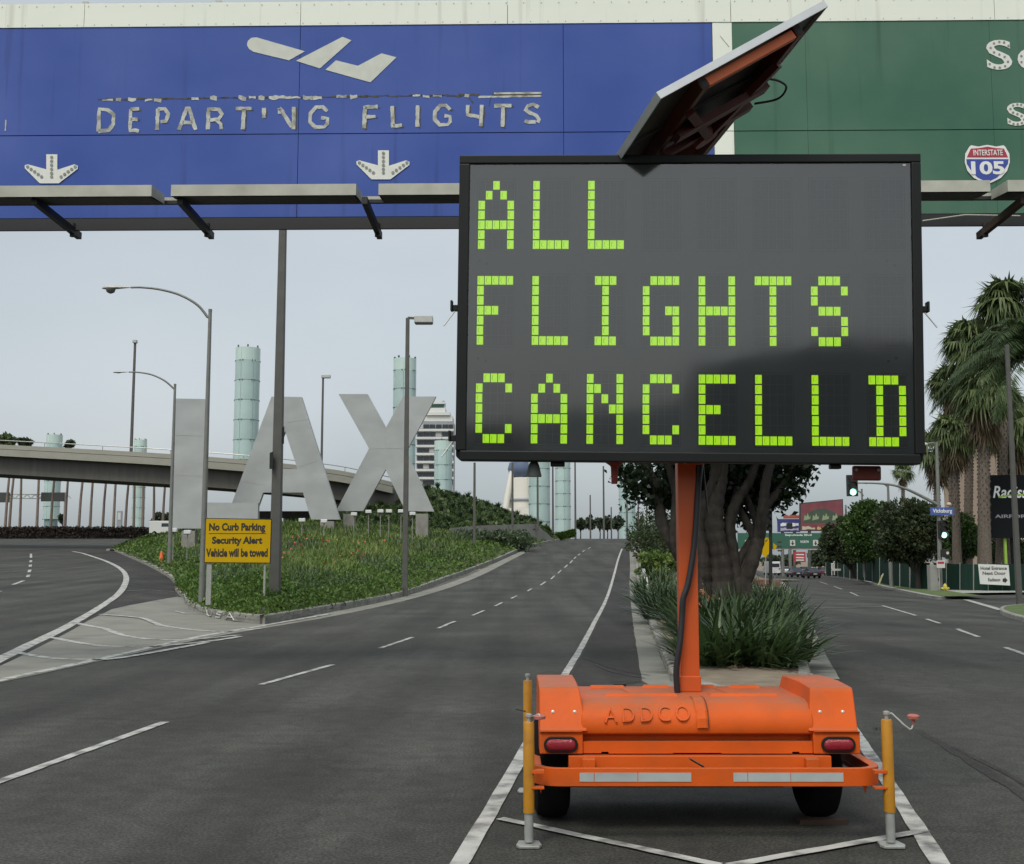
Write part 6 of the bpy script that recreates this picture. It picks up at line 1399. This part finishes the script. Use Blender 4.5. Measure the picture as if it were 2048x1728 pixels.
MB().lathe([(.02,-.12),(.16,-.08),(.18,0),(.12,.12),(.02,.16)],tuple(sl(1898,1009)),12).build('detector_ball', mat('pale_peach',(.5,.38,.3),.6), sp_, auto=60)
def small_sign(label, px, ybase, ytop, Y, plate, col, txt=None, m=None, name='parking_sign'):
    b = at(px,ybase,Y); t_ = thing(name, label, 'sign', b); s0_ = Vector(b)
    def q(x,y): w = at(x,y,Y)-s0_; return (w.x,w.z)
    MB().tube([(0,0,-.3),(0,0,q(px,ytop)[1])], .04, 6).build('post', M_GPOST, t_)
    a = q(plate[0],plate[3]); b_ = q(plate[1],plate[2]); p_ = MB().box(a[0],b_[0],-.08,-.05,a[1],b_[1]).build('plate', col, t_, bevel=.01)
    MB().box(a[0]+.06,b_[0]-.06,-.084,-.081,a[1]+(b_[1]-a[1])*.55,a[1]+(b_[1]-a[1])*.85).build('print', m or M_SHR, p_)
    return t_
M_PLATE = mat('plate_white',(.55,.53,.50),.5,.06,5)
small_sign('small white and red parking sign on a post before the dark trees', 1729,1146,1115,112,(1725,1733,1116,1126),M_PLATE)
small_sign('red and white sign on the lamp post by the green fence', 1779.5,1166,1112,95,(1775,1784,1112,1124),M_PLATE)
small_sign('white and red no turn sign beside the grey cabinet', 1880,1190,1118,77.3,(1873,1889,1121,1136),M_PLATE)
small_sign('tiny grey sign post on the verge far along the fence', 1699,1153,1122,140,(1697,1701,1122,1128),M_PLATE)
# utility cabinet
ub = at(1872,1189,77.6); uc = thing('utility_cabinet', 'tall grey utility cabinet at the street corner beside the hydrant', 'cabinet', ub); s_ = 77.6/FPX
M_CAB = mat('cabinet_grey',(.27,.275,.25),.6,.1,3,dirt=(.18,.18,.16,.5),dirt_scale=2)
MB().box(-10*s_,9.5*s_,0,.6,.05,58*s_).build('case', M_CAB, uc, bevel=.02); MB().box(-8.5*s_,8*s_,-.02,-.002,.25,54*s_).build('door', M_CAB, uc, bevel=.008); MB().box(5*s_,6.5*s_,-.05,-.02,.9,1.1).build('handle', M_BLK, uc); MB().box(-11*s_,10.5*s_,-.05,.65,-.1,.06).build('plinth', M_PIER, uc); MB().lathe([(.02,0),(.15,.02),(.12,.12),(.02,.16)],(-4*s_,.2,58*s_),10).build('vent', M_CAB, uc)
# hydrant
hb_ = at(1891,1192,77.0); hy_ = thing('fire_hydrant','yellow fire hydrant on the corner verge by the cabinet','hydrant',hb_); M_HYD = mat('hydrant_yellow',(.50,.42,.06),.5,.1,6)
bd = MB().lathe([(.19,0),(.19,.05),(.12,.07),(.12,.42),(.17,.44),(.17,.50),(.13,.55),(.14,.66),(.09,.76),(.04,.80),(.04,.84)],(0,0,0),16).build('barrel', M_HYD, hy_, auto=40)
for sx in (-1,1): MB().lathe([(.06,0),(.08,.12),(.05,.15)],(sx*.12 if sx > 0 else -.27,0,.5),10,'x').build('side_outlet', M_HYD, hy_)
MB().lathe([(.09,0),(.11,.1),(.05,.14)],(0,-.24,.5),12,'y').build('front_outlet', M_HYD, hy_)
# leaning yellow marker
mk = at(1757,1168,100); m_ = thing('leaning_marker','short pale yellow post leaning on the grass verge','post',mk); MB().bar((0,0,-.1),(.35,0,.75),.14,.1).build('post', mat('pale_yellow',(.45,.43,.2),.6,.1,4), m_); MB().bar((.30,-.06,.6),(.42,-.06,.9),.2,.03).build('cap', mat('pale_cap',(.55,.5,.35),.6), m_)
# right-hand street lamps
cobra('slim street lamp with a left pointing arm behind the signal arm', (1783,1170), (1776,968), [(1776,974),(1768,968),(1758,966.5),(1745,967)], (1727,967), 93, .17, hs=.3)
cobra('far street lamp with a curved arm beside the large billboard', (1729,1146), (1727.5,979), [(1727.5,992),(1720,984),(1712,981.5),(1703,983)], (1692,984), 112, .16, hs=.3)
shoebox('grey lamp pole at the picture edge rising into the palms', (2039,1212), (2012,690), 50, .22, .15, None, m=M_POLED, name='lamp_pole')
# signal and warning signs in the median beyond the tree
mb_ = at(1541,1172,62); ms_ = thing('median_signal','black signal post with yellow warning signs in the median behind the fig','traffic signal',mb_); s1 = Vector(mb_)
def ml(px,py,dy=0): w = at(px,py,62+dy)-s1; return Vector((w.x,dy,w.z))
MB().tube([(0,0,-.2),ml(1541,1000)],[.10,.09],10).build('pole', M_SIG, ms_)
sig_head(ms_, ml(1537,1040,-.2), .38, 1.15, lit=9); MB().box(ml(1546,0).x,ml(1556,0).x,-.1,.15,ml(0,1058).z,ml(0,1046).z).build('side_head', M_SIG, ms_, bevel=.02)
MB().lathe([(.07,0),(.05,.02)],tuple(ml(1529,1065,-.3)),10,'y').build('lamp', M_PLATE, ms_)
MB().prism([(ml(x,y).x,ml(x,y).z) for x,y in [(1524,1075),(1535,1075),(1537,1080),(1537,1105),(1530,1116),(1523,1108),(1522,1082)]],-.15,-.12).build('warning_plate', M_YSIGN, ms_, fixn=True)
for i,y in enumerate((1083,1092,1100)): MB().box(ml(1526,0).x,ml(1534,0).x,-.156,-.151,ml(0,y+3).z,ml(0,y).z).build('plate_print', M_YFR, ms_)
MB().prism([(ml(x,y).x,ml(x,y).z) for x,y in [(1546,1086),(1553,1092),(1550,1099),(1546,1101)]],-.1,-.07).build('warning_plate', M_YSIGN, ms_, fixn=True)
MB().tube([ml(1531,1115)+Vector((0,-.1,0)),ml(1530,1172)+Vector((0,-.1,0))],.03,6).build('sign_stake', M_GPOST, ms_)
# ------------------------------------------------------------------ clipped street trees
def street_tree(label, base, Y, box, m, n, leaf, seed, clumps=70):
    """crown given by its extent in the picture, built as a real volume at distance Y"""
    b = at(base[0], base[1], Y); r_2 = np.random.default_rng(seed); t_ = thing('street_tree', label, 'tree', b, 0, 'clipped street trees')
    a = at(box[0], box[3], Y)-b; c_ = at(box[1], box[2], Y)-b; cx, cz = (a.x+c_.x)/2, (a.z+c_.z)/2; rx, rz = (c_.x-a.x)/2, (c_.z-a.z)/2
    MB().tube([(0,0,-.4),(cx*.25+.1,0,a.z*.7),(cx*.6,0,cz)], [.24,.2,.08], 8).build('trunk', M_BARK, t_, auto=60)
    lb = MB()
    for i in range(7):
        q = i*.9+seed; lb.tube([(cx*.3,0,a.z*.8),(cx*.6+math.cos(q)*rx*.4,math.sin(q)*rx*.35,a.z+rz*.5),(cx+math.cos(q)*rx*.75,math.sin(q)*rx*.7,cz)], [.11,.08,.03], 6)
    lb.build('limbs', M_BARK, t_, auto=60)
    P, D = crown_points(r_2, n, (cx,0,cz), (rx*.98,rx*.85,rz*.98), clumps, .5, -.85)
    obj('crown', leaf_mesh('crown', P, D, leaf*r_2.uniform(.6,1.4,n), m, .6, .6, r_2), t_)
street_tree('large dark round street tree by the signal pole, nearest of the row', (1838,1180), 84, (1748,1888,990,1138), M_FICUS2, 15000, .26, 81)
street_tree('bright green clipped street tree, second of the row', (1770,1152), 112, (1682,1812,1004,1136), M_FICUS, 15000, .30, 82)
street_tree('dark street tree left of the bright green one', (1706,1150), 130, (1645,1728,1030,1136), M_FICUS2, 7000, .34, 83)
street_tree('low green street tree at the far end of the row', (1672,1146), 165, (1640,1700,1048,1132), M_FICUS2, 4000, .42, 84)
street_tree('green tree behind the fence between the signal pole and the palm', (1918,1160), 100, (1878,1958,1018,1135), M_FICUS, 7000, .28, 85)
street_tree('green tree below the black hotel sign at the edge', (2010,1150), 105, (1965,2075,1072,1138), M_FICUS2, 5000, .28, 86)
round_tree('clump of trees far down the boulevard behind the green sign', 1560,1140,330,90,30,6,M_FAR,900,1.2,87,'far_tree',None,-.8)
round_tree('far tree down the boulevard right of the red sign', 1640,1142,300,60,46,6,M_FAR,900,1.2,88,'far_tree',None,-.8)
# ------------------------------------------------------------------ green mesh fence with banner
FEN = [(1652,1150,1112,175),(1700,1156,1112,135),(1760,1166,1116,105),(1840,1183,1124,84),(1948,1190,1128,79),(2060,1194,1126,77.5),(2200,1198,1122,76)]
fe = thing('screened_fence','dark green fabric screened fence along the pavement','fence',at(1948,1190,79)); f0 = Vector(fe.location)
M_FAB = mat('fence_fabric',(.014,.036,.027),.9,.2,1.5,stretch=(6,6,.3),obj_rand=.25,bump=.3,bscale=2,spec=.1)
pts = []
for a, b in zip(FEN, FEN[1:]):
    k = 4
    for j in range(k): pts.append([x+(y-x)*j/k for x,y in zip(a,b)])
pts.append(list(FEN[-1]))
for i,(a,b) in enumerate(zip(pts,pts[1:])):
    A0, A1, B0, B1 = at(a[0],a[1],a[3])-f0, at(a[0],a[2],a[3])-f0, at(b[0],b[1],b[3])-f0, at(b[0],b[2],b[3])-f0
    k = 6; vs = []
    for j in range(k+1):
        f_ = j/k*.98+.01; w = Vector((0,.06*math.sin(j*2.1+i),0)); vs += [A0.lerp(B0,f_)+w, A1.lerp(B1,f_)+w+Vector((0,0,-.05*math.sin(math.pi*f_)))]
    n0 = len(vs); vs2 = vs+[v+Vector((0,.02,0)) for v in vs]
    fs = [(2*j,2*j+2,2*j+3,2*j+1) for j in range(k)]+[(n0+2*j,n0+2*j+1,n0+2*j+3,n0+2*j+2) for j in range(k)]
    MB().add(vs2,fs).build('fabric_panel', M_FAB, fe, smooth=True); MB().tube([A0+Vector((0,.08,-.1)),A1+Vector((0,.08,.05))],.035,6).build('fence_post', M_GPOST, fe)
bn = thing('banner','white hotel entrance banner with black arrow tied to the green fence','banner',at(1990,1160,77.4)); b0 = Vector(bn.location)
def bl(px,py): w = at(px,py,77.4)-b0; return (w.x,w.z)
q4 = [bl(1956,1128),bl(2017,1130),bl(2020,1171),bl(1960,1168)]
MB().prism(q4,-.02,.0).build('cloth', mat('banner_cloth',(.60,.62,.58),.7,.06,1), bn, fixn=True)
for s_,x0,x1,y0,y1 in (('Hotel Entrance',1961,2013,1133,1140),('Next Door',1965,2011,1143,1150),('Radisson',1976,2000,1156,1163)): a=bl(x0,y1); b=bl(x1,y0); text('lettering',s_,a[0],b[0],a[1],b[1],-.0205,M_YFR,bn,.003,.03)
MB().prism([bl(*p) for p in [(2005,1157),(2009,1157),(2009,1154),(2015,1160.5),(2009,1167),(2009,1164),(2005,1164)]],-.026,-.021).build('arrow', M_YFR, bn)
# ------------------------------------------------------------------ palms
def fan_leaf(mb, c, d, size, rng_, n=17):
    d = d/np.linalg.norm(d); up = np.array([0,0,1.0]); s = np.cross(d,up); s /= np.linalg.norm(s)+1e-9; nrm = np.cross(s,d)
    st = c + d*size*.45
    for i in range(n):
        a = (i/(n-1)-.5)*3.0; dd = d*math.cos(a)+s*math.sin(a); tip = st+dd*size*.75*rng_.uniform(.85,1.1)-up*size*.2*abs(math.sin(a))-up*size*.6*rng_.random()
        w = (s*math.cos(a)-d*math.sin(a))*size*.042; mid = st+dd*size*.4
        mb.add([st,mid+w,tip,mid-w],[(0,1,2,3)])
    return mb
def fan_palm(label, px, ybase, ycrown, Y, r0, size, seed, n=46, skirt=26, cx=None, extra=1.0):
    size *= .84; r0 *= .85
    b = at(px,ybase,Y); tp = at(cx if cx else px, ycrown, Y)-b; rg = np.random.default_rng(seed); t_ = thing('fan_palm',label,'palm tree',b,0)
    MB().tube([(0,0,-.5),(tp.x*.3,0,tp.z*.3),(tp.x*.7,0,tp.z*.7),(tp.x,0,tp.z)],[r0*1.25,r0,r0*.9,r0*.85],12).build('trunk', M_PBARK, t_, auto=60)
    rings = MB()
    for i in range(int(tp.z/.28)):
        z = i*.28; f_ = z/tp.z
        for k in range(6):
            a = k*1.05+i*.5; c = (tp.x*f_+r0*1.0*math.cos(a), r0*1.0*math.sin(a), z); rings.add([(c[0]-.07,c[1],c[2]),(c[0]+.07,c[1],c[2]),(c[0]+.03*math.cos(a)*2,c[1]+.06*math.sin(a),c[2]+.16),(c[0],c[1],c[2]+.18)],[(0,1,2,3)])
    tag(rings.build('bark_scales', mat('bark_scale',(.075,.06,.048),.9,.4,3), t_), kind='stuff')
    cr__ = MB(); c0 = np.array([tp.x,0,tp.z])
    for i in range(int(n*extra)):
        el = rg.uniform(-.75,1.2); az_ = rg.uniform(0,2*np.pi); d = np.array([math.cos(az_)*math.cos(el),math.sin(az_)*math.cos(el),math.sin(el)]); fan_leaf(cr__, c0+np.array([0,0,.1]), d, size*rg.uniform(.8,1.15), rg)
    cr__.build('crown', M_PALM, t_)
    sk = MB()
    for i in range(skirt):
        az_ = rg.uniform(0,2*np.pi); el = rg.uniform(-1.4,-.7); d = np.array([math.cos(az_)*math.cos(el),math.sin(az_)*math.cos(el),math.sin(el)]); fan_leaf(sk, c0+np.array([0,0,-rg.random()*size*.9]), d, size*rg.uniform(.55,.85), rg, 11)
    sk.build('dead_skirt', M_SKIRT, t_)
    return t_
fan_palm('thick trunked fan palm in front of the black hotel sign', 1969,1135,785,84,.50,2.9,401,60,46,1966)
fan_palm('tall fan palm whose crown tops the group at the right edge', 2000,1135,610,88,.38,3.0,402,64,34,2015)
fan_palm('fan palm with shaggy skirt left of the thick trunk', 1914,1120,868,92,.36,2.4,403,54,50,1908)
fan_palm('high fan palm behind the board edge with drooping skirt', 1935,1130,690,100,.4,3.0,404,60,40,1942)
fan_palm('shorter fan palm just right of the board corner', 1876,1110,900,108,.34,2.6,405,50,50,1872)
fan_palm('far slim fan palm above the orange bracket under the board', 1806,1110,945,150,.26,1.7,406,34,14)
fan_palm('fan palm left of the tall group, crown beside the board edge', 1905,1130,770,104,.36,2.6,407,54,36,1905)
fan_palm('fan palm at the right edge with long brown skirt', 2022,1135,860,90,.3,2.8,408,54,44,2025)
fan_palm('low fan palm crown right of the thick trunk', 2005,1135,820,97,.3,2.7,410,56,44,2000)
# feather palm leaning in from the right, nearer
fpb = at(2110,1215,54); fe_ = thing('feather_palm','large feather palm with arching fronds reaching in at the right edge','palm tree',fpb); H = at(2072,715,54).z-fpb.z; cx_ = at(2072,715,54).x-fpb.x
MB().tube([(0,0,-.3),(cx_*.4,0,H*.5),(cx_,0,H)],[.42,.34,.30],12).build('trunk', M_PBARK, fe_, auto=60)
rg = np.random.default_rng(77)
M_FROND = leafmat('frond_leaves', [(.020,.036,.013),(.042,.072,.022),(.075,.115,.038)], scale=.4)
for i in range(38):
    az_ = rg.uniform(0,2*np.pi) if i > 19 else math.pi+rg.uniform(-.75,.75); el = rg.uniform(.15,1.25) if i > 9 else rg.uniform(-.15,.6); Lf = rg.uniform(4.0,5.6); d = Vector((math.cos(az_),math.sin(az_),0)); mb = MB(); pts_=[]
    for t in np.linspace(0,1,12): pts_.append(Vector((cx_,0,H))+d*(Lf*math.cos(el)*t*(1-.1*t))+Vector((0,0,Lf*(math.sin(el)*t-.62*t**2.1))))
    mb.tube(pts_,[.045*(1-.8*k/11) for k in range(12)],5)
    P_ = resample(pts_, .09)
    for k, p in enumerate(P_[6:]):
        tt = (k+6)/len(P_); dd = (P_[min(k+7,len(P_)-1)]-P_[k+5]).normalized(); s_ = dd.cross(Vector((0,0,1))).normalized(); ll = .85*math.sin(math.pi*min(1,tt*.85+.12))**.7*rg.uniform(.8,1.1)
        for sg_ in (-1,1):
            tip = p+s_*sg_*ll*.75+dd*ll*.55-Vector((0,0,ll*rg.uniform(.25,.6))); w = dd*.045; mid = p+(tip-p)*.45+Vector((0,0,.05)); mb.add([p-w,mid+w,tip,mid-w],[(0,1,2,3)])
    mb.build('frond', M_FROND, fe_)
# ------------------------------------------------------------------ hotel sign and building at the right edge
hs_ = thing('hotel_sign','tall black hotel sign with white script and green edge at the right','sign',at(2010,1125,86)); h0 = Vector(hs_.location)
def hl_(px,py): w = at(px,py,86)-h0; return (w.x,w.z)
M_HSB = mat('hotel_black',(.006,.008,.009),.7,.1,2,spec=.15); M_HSG = mat('hotel_green',(.28,.46,.06),.5)
a=hl_(1974,1076); b=hl_(2120,950); MB().box(a[0],b[0],0,.6,a[1],b[1]).build('sign_case', M_HSB, hs_); a=hl_(1969,1076); b=hl_(1972,948); MB().box(a[0],b[0],-.1,.5,a[1],b[1]).build('green_edge', M_HSG, hs_)
for x in (2014,2028,2100): a=hl_(x-1,1130); b=hl_(x+1,1075); MB().box(a[0],b[0],.2,.4,a[1],b[1]).build('post', M_HSG if x==2014 else M_HSB, hs_)
a=hl_(1986,996); b=hl_(2082,972); text('lettering','Radisson',a[0],b[0],a[1],b[1],-.005,M_SHW,hs_,.01,.015,.25); MB().prism([hl_(*p) for p in [(1997,992),(2020,989),(2080,986),(2080,989),(2020,992),(1997,996)]],-.02,-.004).build('swoosh', M_HSG, hs_)
a=hl_(1990,1036); b=hl_(2062,1029); text('lettering','AIRPORT',a[0],b[0],a[1],b[1],-.005,mat('dim_print',(.25,.26,.30),.6),hs_,.01,.02)
tb_ = thing('hotel_building','tan hotel building behind the palms at the right edge','building',at(2080,1130,150)); t0 = Vector(tb_.location)
def tl_(px,py): w = at(px,py,150)-t0; return (w.x,w.z)
a=tl_(2010,1135); b=tl_(2330,868); MB().box(a[0],b[0],0,20,a[1],b[1]).build('wall', mat('tan_render',(.42,.32,.235),.85,.06,.3), tb_)
for r0 in range(5):
    for c0 in range(6): a=tl_(2020+c0*24,920+r0*38); b=tl_(2032+c0*24,898+r0*38); MB().box(a[0],b[0],-.05,.05,a[1],b[1]).build('window', M_TWD, tb_)
# ------------------------------------------------------------------ far down the boulevard: green sign bridge, billboards, cars
gb = thing('green_sign_bridge','far green sign bridge across the boulevard with white lettering','sign gantry',at(1580,1148,190)); g0 = Vector(gb.location)
def gl_(px,py): w = at(px,py,190)-g0; return (w.x,w.z)
M_FGR = mat('far_green',(.03,.115,.075),.6,.08,.5)
for x0,x1 in ((1476,1540),(1541,1600),(1601,1680)): a=gl_(x0,1096); b=gl_(x1,1066); MB().box(a[0],b[0],0,.2,a[1],b[1]).build('green_panel', M_FGR, gb)
a=gl_(1474,1098); b=gl_(1690,1097); MB().bar((a[0],.3,a[1]),(b[0],.3,b[1]),.3,.4).build('beam', M_PLATE, gb)
for s_,x0,x1,y0,y1 in (('Sepulveda Blvd',1570,1623,1068,1073),('NORTH',1601,1617,1081,1086)): a=gl_(x0,y1); b=gl_(x1,y0); text('lettering',s_,a[0],b[0],a[1],b[1],-.005,M_SHW,gb,.01,.02)
for x in (1495,1585,1631): a=gl_(x-5,1092); b=gl_(x+5,1080); o=MB().box(a[0],b[0],-.08,-.02,a[1],b[1]).build('lane_plate', M_PLATE, gb); MB().prism([gl_(*p) for p in [(x,1091),(x-3,1086),(x-1,1086),(x-1,1082),(x+1,1082),(x+1,1086),(x+3,1086)]],-.1,-.085).build('lane_arrow', M_YFR, o)
for x in (1567,1582,1690): a=gl_(x,1150); b=gl_(x,1097); MB().tube([(a[0],.3,a[1]-1),(a[0],.3,b[1])],.28,8).build('post', M_POLE, gb)
bb = thing('billboard','large dark red billboard with a green painted bridge shape on it','billboard',at(1645,1148,210)); b0 = Vector(bb.location)
def bl2(px,py): w = at(px,py,210)-b0; return (w.x,w.z)
q4=[bl2(1600,1006),bl2(1686,998),bl2(1688,1062),bl2(1600,1062)]
MB().prism(q4,0,.6).build('case', mat('billboard_edge',(.05,.04,.04),.6), bb, fixn=True); MB().prism(shrink(q4,.18),-.03,-.005).build('poster', mat('poster_maroon',(.17,.045,.055),.5,.25,.5,dirt=(.28,.10,.10,.5),dirt_scale=.4), bb, fixn=True)
arc_ = [(1608+8*i, 1031-14*math.sin(math.pi*i/9)) for i in range(10)]
MB().prism([bl2(*p) for p in arc_+[(1680,1046),(1608,1046)]],-.05,-.032).build('poster_hill', mat('poster_dark',(.05,.075,.05),.6,.2,1), bb, fixn=True)
for x in (1613,1630,1650,1670): MB().prism([bl2(*p) for p in [(x-6,1041),(x-4,1030),(x,1033),(x+2,1026),(x+5,1034),(x+8,1032),(x+7,1038)]],-.07,-.052).build('poster_shape', mat('poster_pale_green',(.24,.30,.17),.6,.15,1), bb, fixn=True)
rs = random.Random(4)
for k,(x0,x1,cc) in enumerate(((1604,1630,(.5,.42,.32)),(1634,1648,(.5,.33,.12)),(1656,1682,(.55,.40,.16)))): MB().prism([bl2(x0+(x1-x0)*i/8,1055+rs.uniform(-3,1)) for i in range(9)]+[bl2(x1-(x1-x0)*i/8,1059+rs.uniform(-1,1)) for i in range(9)],-.05,-.032).build('poster_lettering', mat('poster_text%d'%k,cc,.6), bb, fixn=True)
for x in (1620,1665): a=bl2(x,1150); b=bl2(x,1060); MB().tube([(a[0],.4,a[1]),(b[0],.4,b[1])],.3,8).build('post', M_POLED, bb)
b2 = thing('blue_billboard','blue and white billboard left of the large red one','billboard',at(1578,1148,215)); b02 = Vector(b2.location)
def bl3(px,py): w = at(px,py,215)-b02; return (w.x,w.z)
a=bl3(1556,1064); b=bl3(1600,1038); MB().box(a[0],b[0],0,.5,a[1],b[1]).build('case', mat('poster_blue',(.045,.055,.19),.5,.1,.5), b2)
for y0,y1,m in ((1045,1053,M_SHW),(1055,1062,mat('poster_pink',(.45,.42,.55),.6,.2,1))): MB().prism([bl3(1561+36*i/8,y0+rs.uniform(0,2.5)) for i in range(9)]+[bl3(1597-36*i/8,y1-rs.uniform(0,2)) for i in range(9)],-.03,-.005).build('poster_lettering', m, b2, fixn=True)
MB().prism([bl3(1567+32*i/9,1030+rs.uniform(-2,2)) for i in range(10)]+[bl3(1599-32*i/9,1037) for i in range(10)],.1,.2).build('red_cutout', mat('cutout_red',(.36,.09,.06),.6,.2,1), b2, fixn=True)
for x in (1566,1590): a=bl3(x,1150); b=bl3(x,1062); MB().tube([(a[0],.4,a[1]),(b[0],.4,b[1])],.3,8).build('post', M_POLED, b2)
b3 = thing('side_billboard','grey billboard seen nearly edge on right of the red one','billboard',at(1698,1140,230)); b03=Vector(b3.location); a=at(1691,1060,230)-b03; b=at(1701,1008,230)-b03
MB().add([(a.x,0,a.z),(b.x,4,a.z),(b.x,4,b.z),(a.x,0,b.z-1),(a.x+.3,-.3,a.z),(b.x+.3,3.7,a.z),(b.x+.3,3.7,b.z),(a.x+.3,-.3,b.z-1)],[(0,1,2,3),(7,6,5,4),(0,4,5,1),(2,6,7,3),(1,5,6,2),(0,3,7,4)]).build('panel', M_POLED, b3); MB().tube([(a.x+.6,1,-1),(a.x+.6,1,a.z+.2)],.3,8).build('post', M_POLED, b3)
rsn = thing('red_sign','red and white roadside sign under the green sign bridge','sign',at(1600,1148,200)); r0_=Vector(rsn.location)
a=at(1588,1124,200)-r0_; b=at(1611,1104,200)-r0_; MB().box(a.x,b.x,0,.3,a.z,b.z).build('panel', mat('sign_red',(.45,.05,.06),.5), rsn)
for y in (1109,1115,1120): c1=at(1592,y+1.5,200)-r0_; c2=at(1608,y-1,200)-r0_; MB().box(c1.x,c2.x,-.05,-.01,c1.z,c2.z).build('print', M_SHW, rsn)
c1=at(1622,0,200)-r0_; MB().tube([(c1.x,.2,-1),(c1.x,.2,b.z+.5)],.25,8).build('post', M_SIG, rsn)
def car(label, px, ybase, Y, body, kind='car', rz=0.0):
    b = at(px,ybase,Y); t_ = thing('car' if kind=='car' else 'van',label,kind,b,rz)
    W_=.86
    if kind=='car': st=[(0,.45,.82,.80),(.12,.30,.95,.86),(.9,.28,1.0,.86),(1.35,.28,1.02,.86),(3.3,.28,.95,.86),(4.2,.3,.80,.84),(4.45,.42,.62,.74)]
    else: st=[(0,.45,1.5,.86),(.1,.35,2.1,.9),(3.4,.35,2.1,.9),(4.0,.35,1.2,.9),(4.8,.35,1.0,.88),(5.0,.45,.8,.8)]
    rings=[[(-w,y,z0),(-w*1.0,y,(z0+z1)/2),(-w*.94,y,z1),(w*.94,y,z1),(w,y,(z0+z1)/2),(w,y,z0)] for y,z0,z1,w in st]
    MB().loft(rings).build('body', body, t_, bevel=.05, fixn=True)
    if kind=='car':
        cb_=MB().loft([[(-.78,.55,.95),(.78,.55,.95),(.78,.55,.98),(-.78,.55,.98)],[(-.62,1.15,.95),(.62,1.15,.95),(.60,1.15,1.40),(-.60,1.15,1.40)],[(-.62,2.4,.95),(.62,2.4,.95),(.60,2.4,1.42),(-.60,2.4,1.42)],[(-.78,3.3,.92),(.78,3.3,.92),(.78,3.3,.95),(-.78,3.3,.95)]]).build('cabin', M_TWD, t_, bevel=.04, fixn=True); MB().box(-.56,.56,1.2,2.35,1.41,1.44).build('roof', body, t_, bevel=.01)
        zl=.74
    else: MB().box(-.7,.7,-.02,.02,1.25,1.8).build('rear_window', M_TWD, t_); zl=1.0
    for sx in (-1,1):
        MB().box(sx*.70-.12,sx*.70+.12,-.03,.05,zl-.08,zl+.08).build('tail_light', M_LENS, t_)
        for y in (.85,3.45): MB().lathe([(.18,-.09),(.30,-.11),(.32,0),(.30,.11),(.18,.09)],(sx*.76,y,.32),16,'x').build('wheel', M_RUB, t_)
    MB().box(-.26,.26,-.04,.0,.55,.68).build('number_plate', M_PLATE, t_); MB().box(-.84,.84,-.06,.1,.36,.50).build('rear_bumper', body, t_, bevel=.03)
    return t_
M_CBLK=mat('car_black',(.012,.012,.014),.25,.05,1,coat=.5); M_CDRK=mat('car_dark_blue',(.02,.022,.035),.25,.05,1,coat=.5); M_CWHT=mat('car_white',(.6,.6,.6),.3,.05,1,coat=.5); M_CRED=mat('car_dark_red',(.09,.03,.04),.3,.05,1,coat=.5); M_CGRY=mat('car_grey',(.11,.12,.14),.3,.05,1,coat=.5)
car('black car farthest right of the two nearest cars on the boulevard',1631,1157,160,M_CBLK); car('dark blue car on the boulevard left of the black one',1597,1155,168,M_CDRK)
car('grey car between and beyond the two dark cars',1614,1149,215,M_CGRY); car('dark red car partly hidden behind the black car',1653,1152,190,M_CRED)
car('white car low on the left of the boulevard traffic',1572,1149,205,M_CWHT); car('second white car beside the first, nearer the red sign',1582,1148,225,M_CWHT)
car('white van at the edge of the median beyond the fig',1550,1151,175,M_CWHT,'van')
nb = thing('newspaper_box','white bench like box on the far verge by the fence','street box',at(1679,1150,150)); MB().box(-.9,.9,0,.5,.55,.8).build('seat', M_PLATE, nb); MB().box(-.8,-.7,0,.5,0,.55).build('leg', M_POLED, nb); MB().box(.7,.8,0,.5,0,.55).build('leg', M_POLED, nb)
for i,x in enumerate((1665,1669,1674)):
    b=at(x,1150,160); o=thing('bollard','short white bollard on the far verge, '+['left','middle','right'][i]+' of three','bollard',b,0,'white bollards on the verge'); MB().tube([(0,0,0),(0,0,1.5+.3*i)],.16,8).build('post', M_PLATE, o); MB().lathe([(.2,0),(.16,.1)],(0,0,1.5+.3*i),8).build('cap', M_PLATE, o)
# ------------------------------------------------------------------ across the junction behind the viewer (seen mirrored in the board)
def bldg(label, x0,x1,y,zs, col, depth=14):
    t_=thing('low_building',label,'building',((x0+x1)/2,y,0)); c_=(x0+x1)/2
    MB().prism([(x0-c_,0),(x1-c_,0)]+[(x-c_,z) for x,z in zs[::-1]],-depth,0).build('wall', mat('building_'+str(int(x0)),col,.8,.1,.3), t_, fixn=True)
    for i in range(int((x1-x0)/3)): MB().box(x0-c_+1+i*3,x0-c_+2.6+i*3,-.02,.03,1,3.2).build('window', M_TWD, t_)
    return t_
bldg('dark low building with a sloping roof mirrored in the message board',4,34,-34,[(4,7.0),(9,8.1),(14,7.8),(20,6.6),(20.2,8.3),(27,7.5),(34,7.0)],(.42,.43,.44))
bldg('dark building mirrored at the lower left of the message board',-20,-1.5,-30,[(-20,4.4),(-8,4.6),(-3.2,4.4),(-1.5,2.0)],(.42,.43,.44))
bldg('long grey building mirrored across the foot of the message board',-50,60,-60,[(-50,6.0),(-22,6.2),(-20,5.0),(-6,5.6),(-4,6.6),(10,7.4),(12,7.6),(60,8)],(.6,.6,.6))
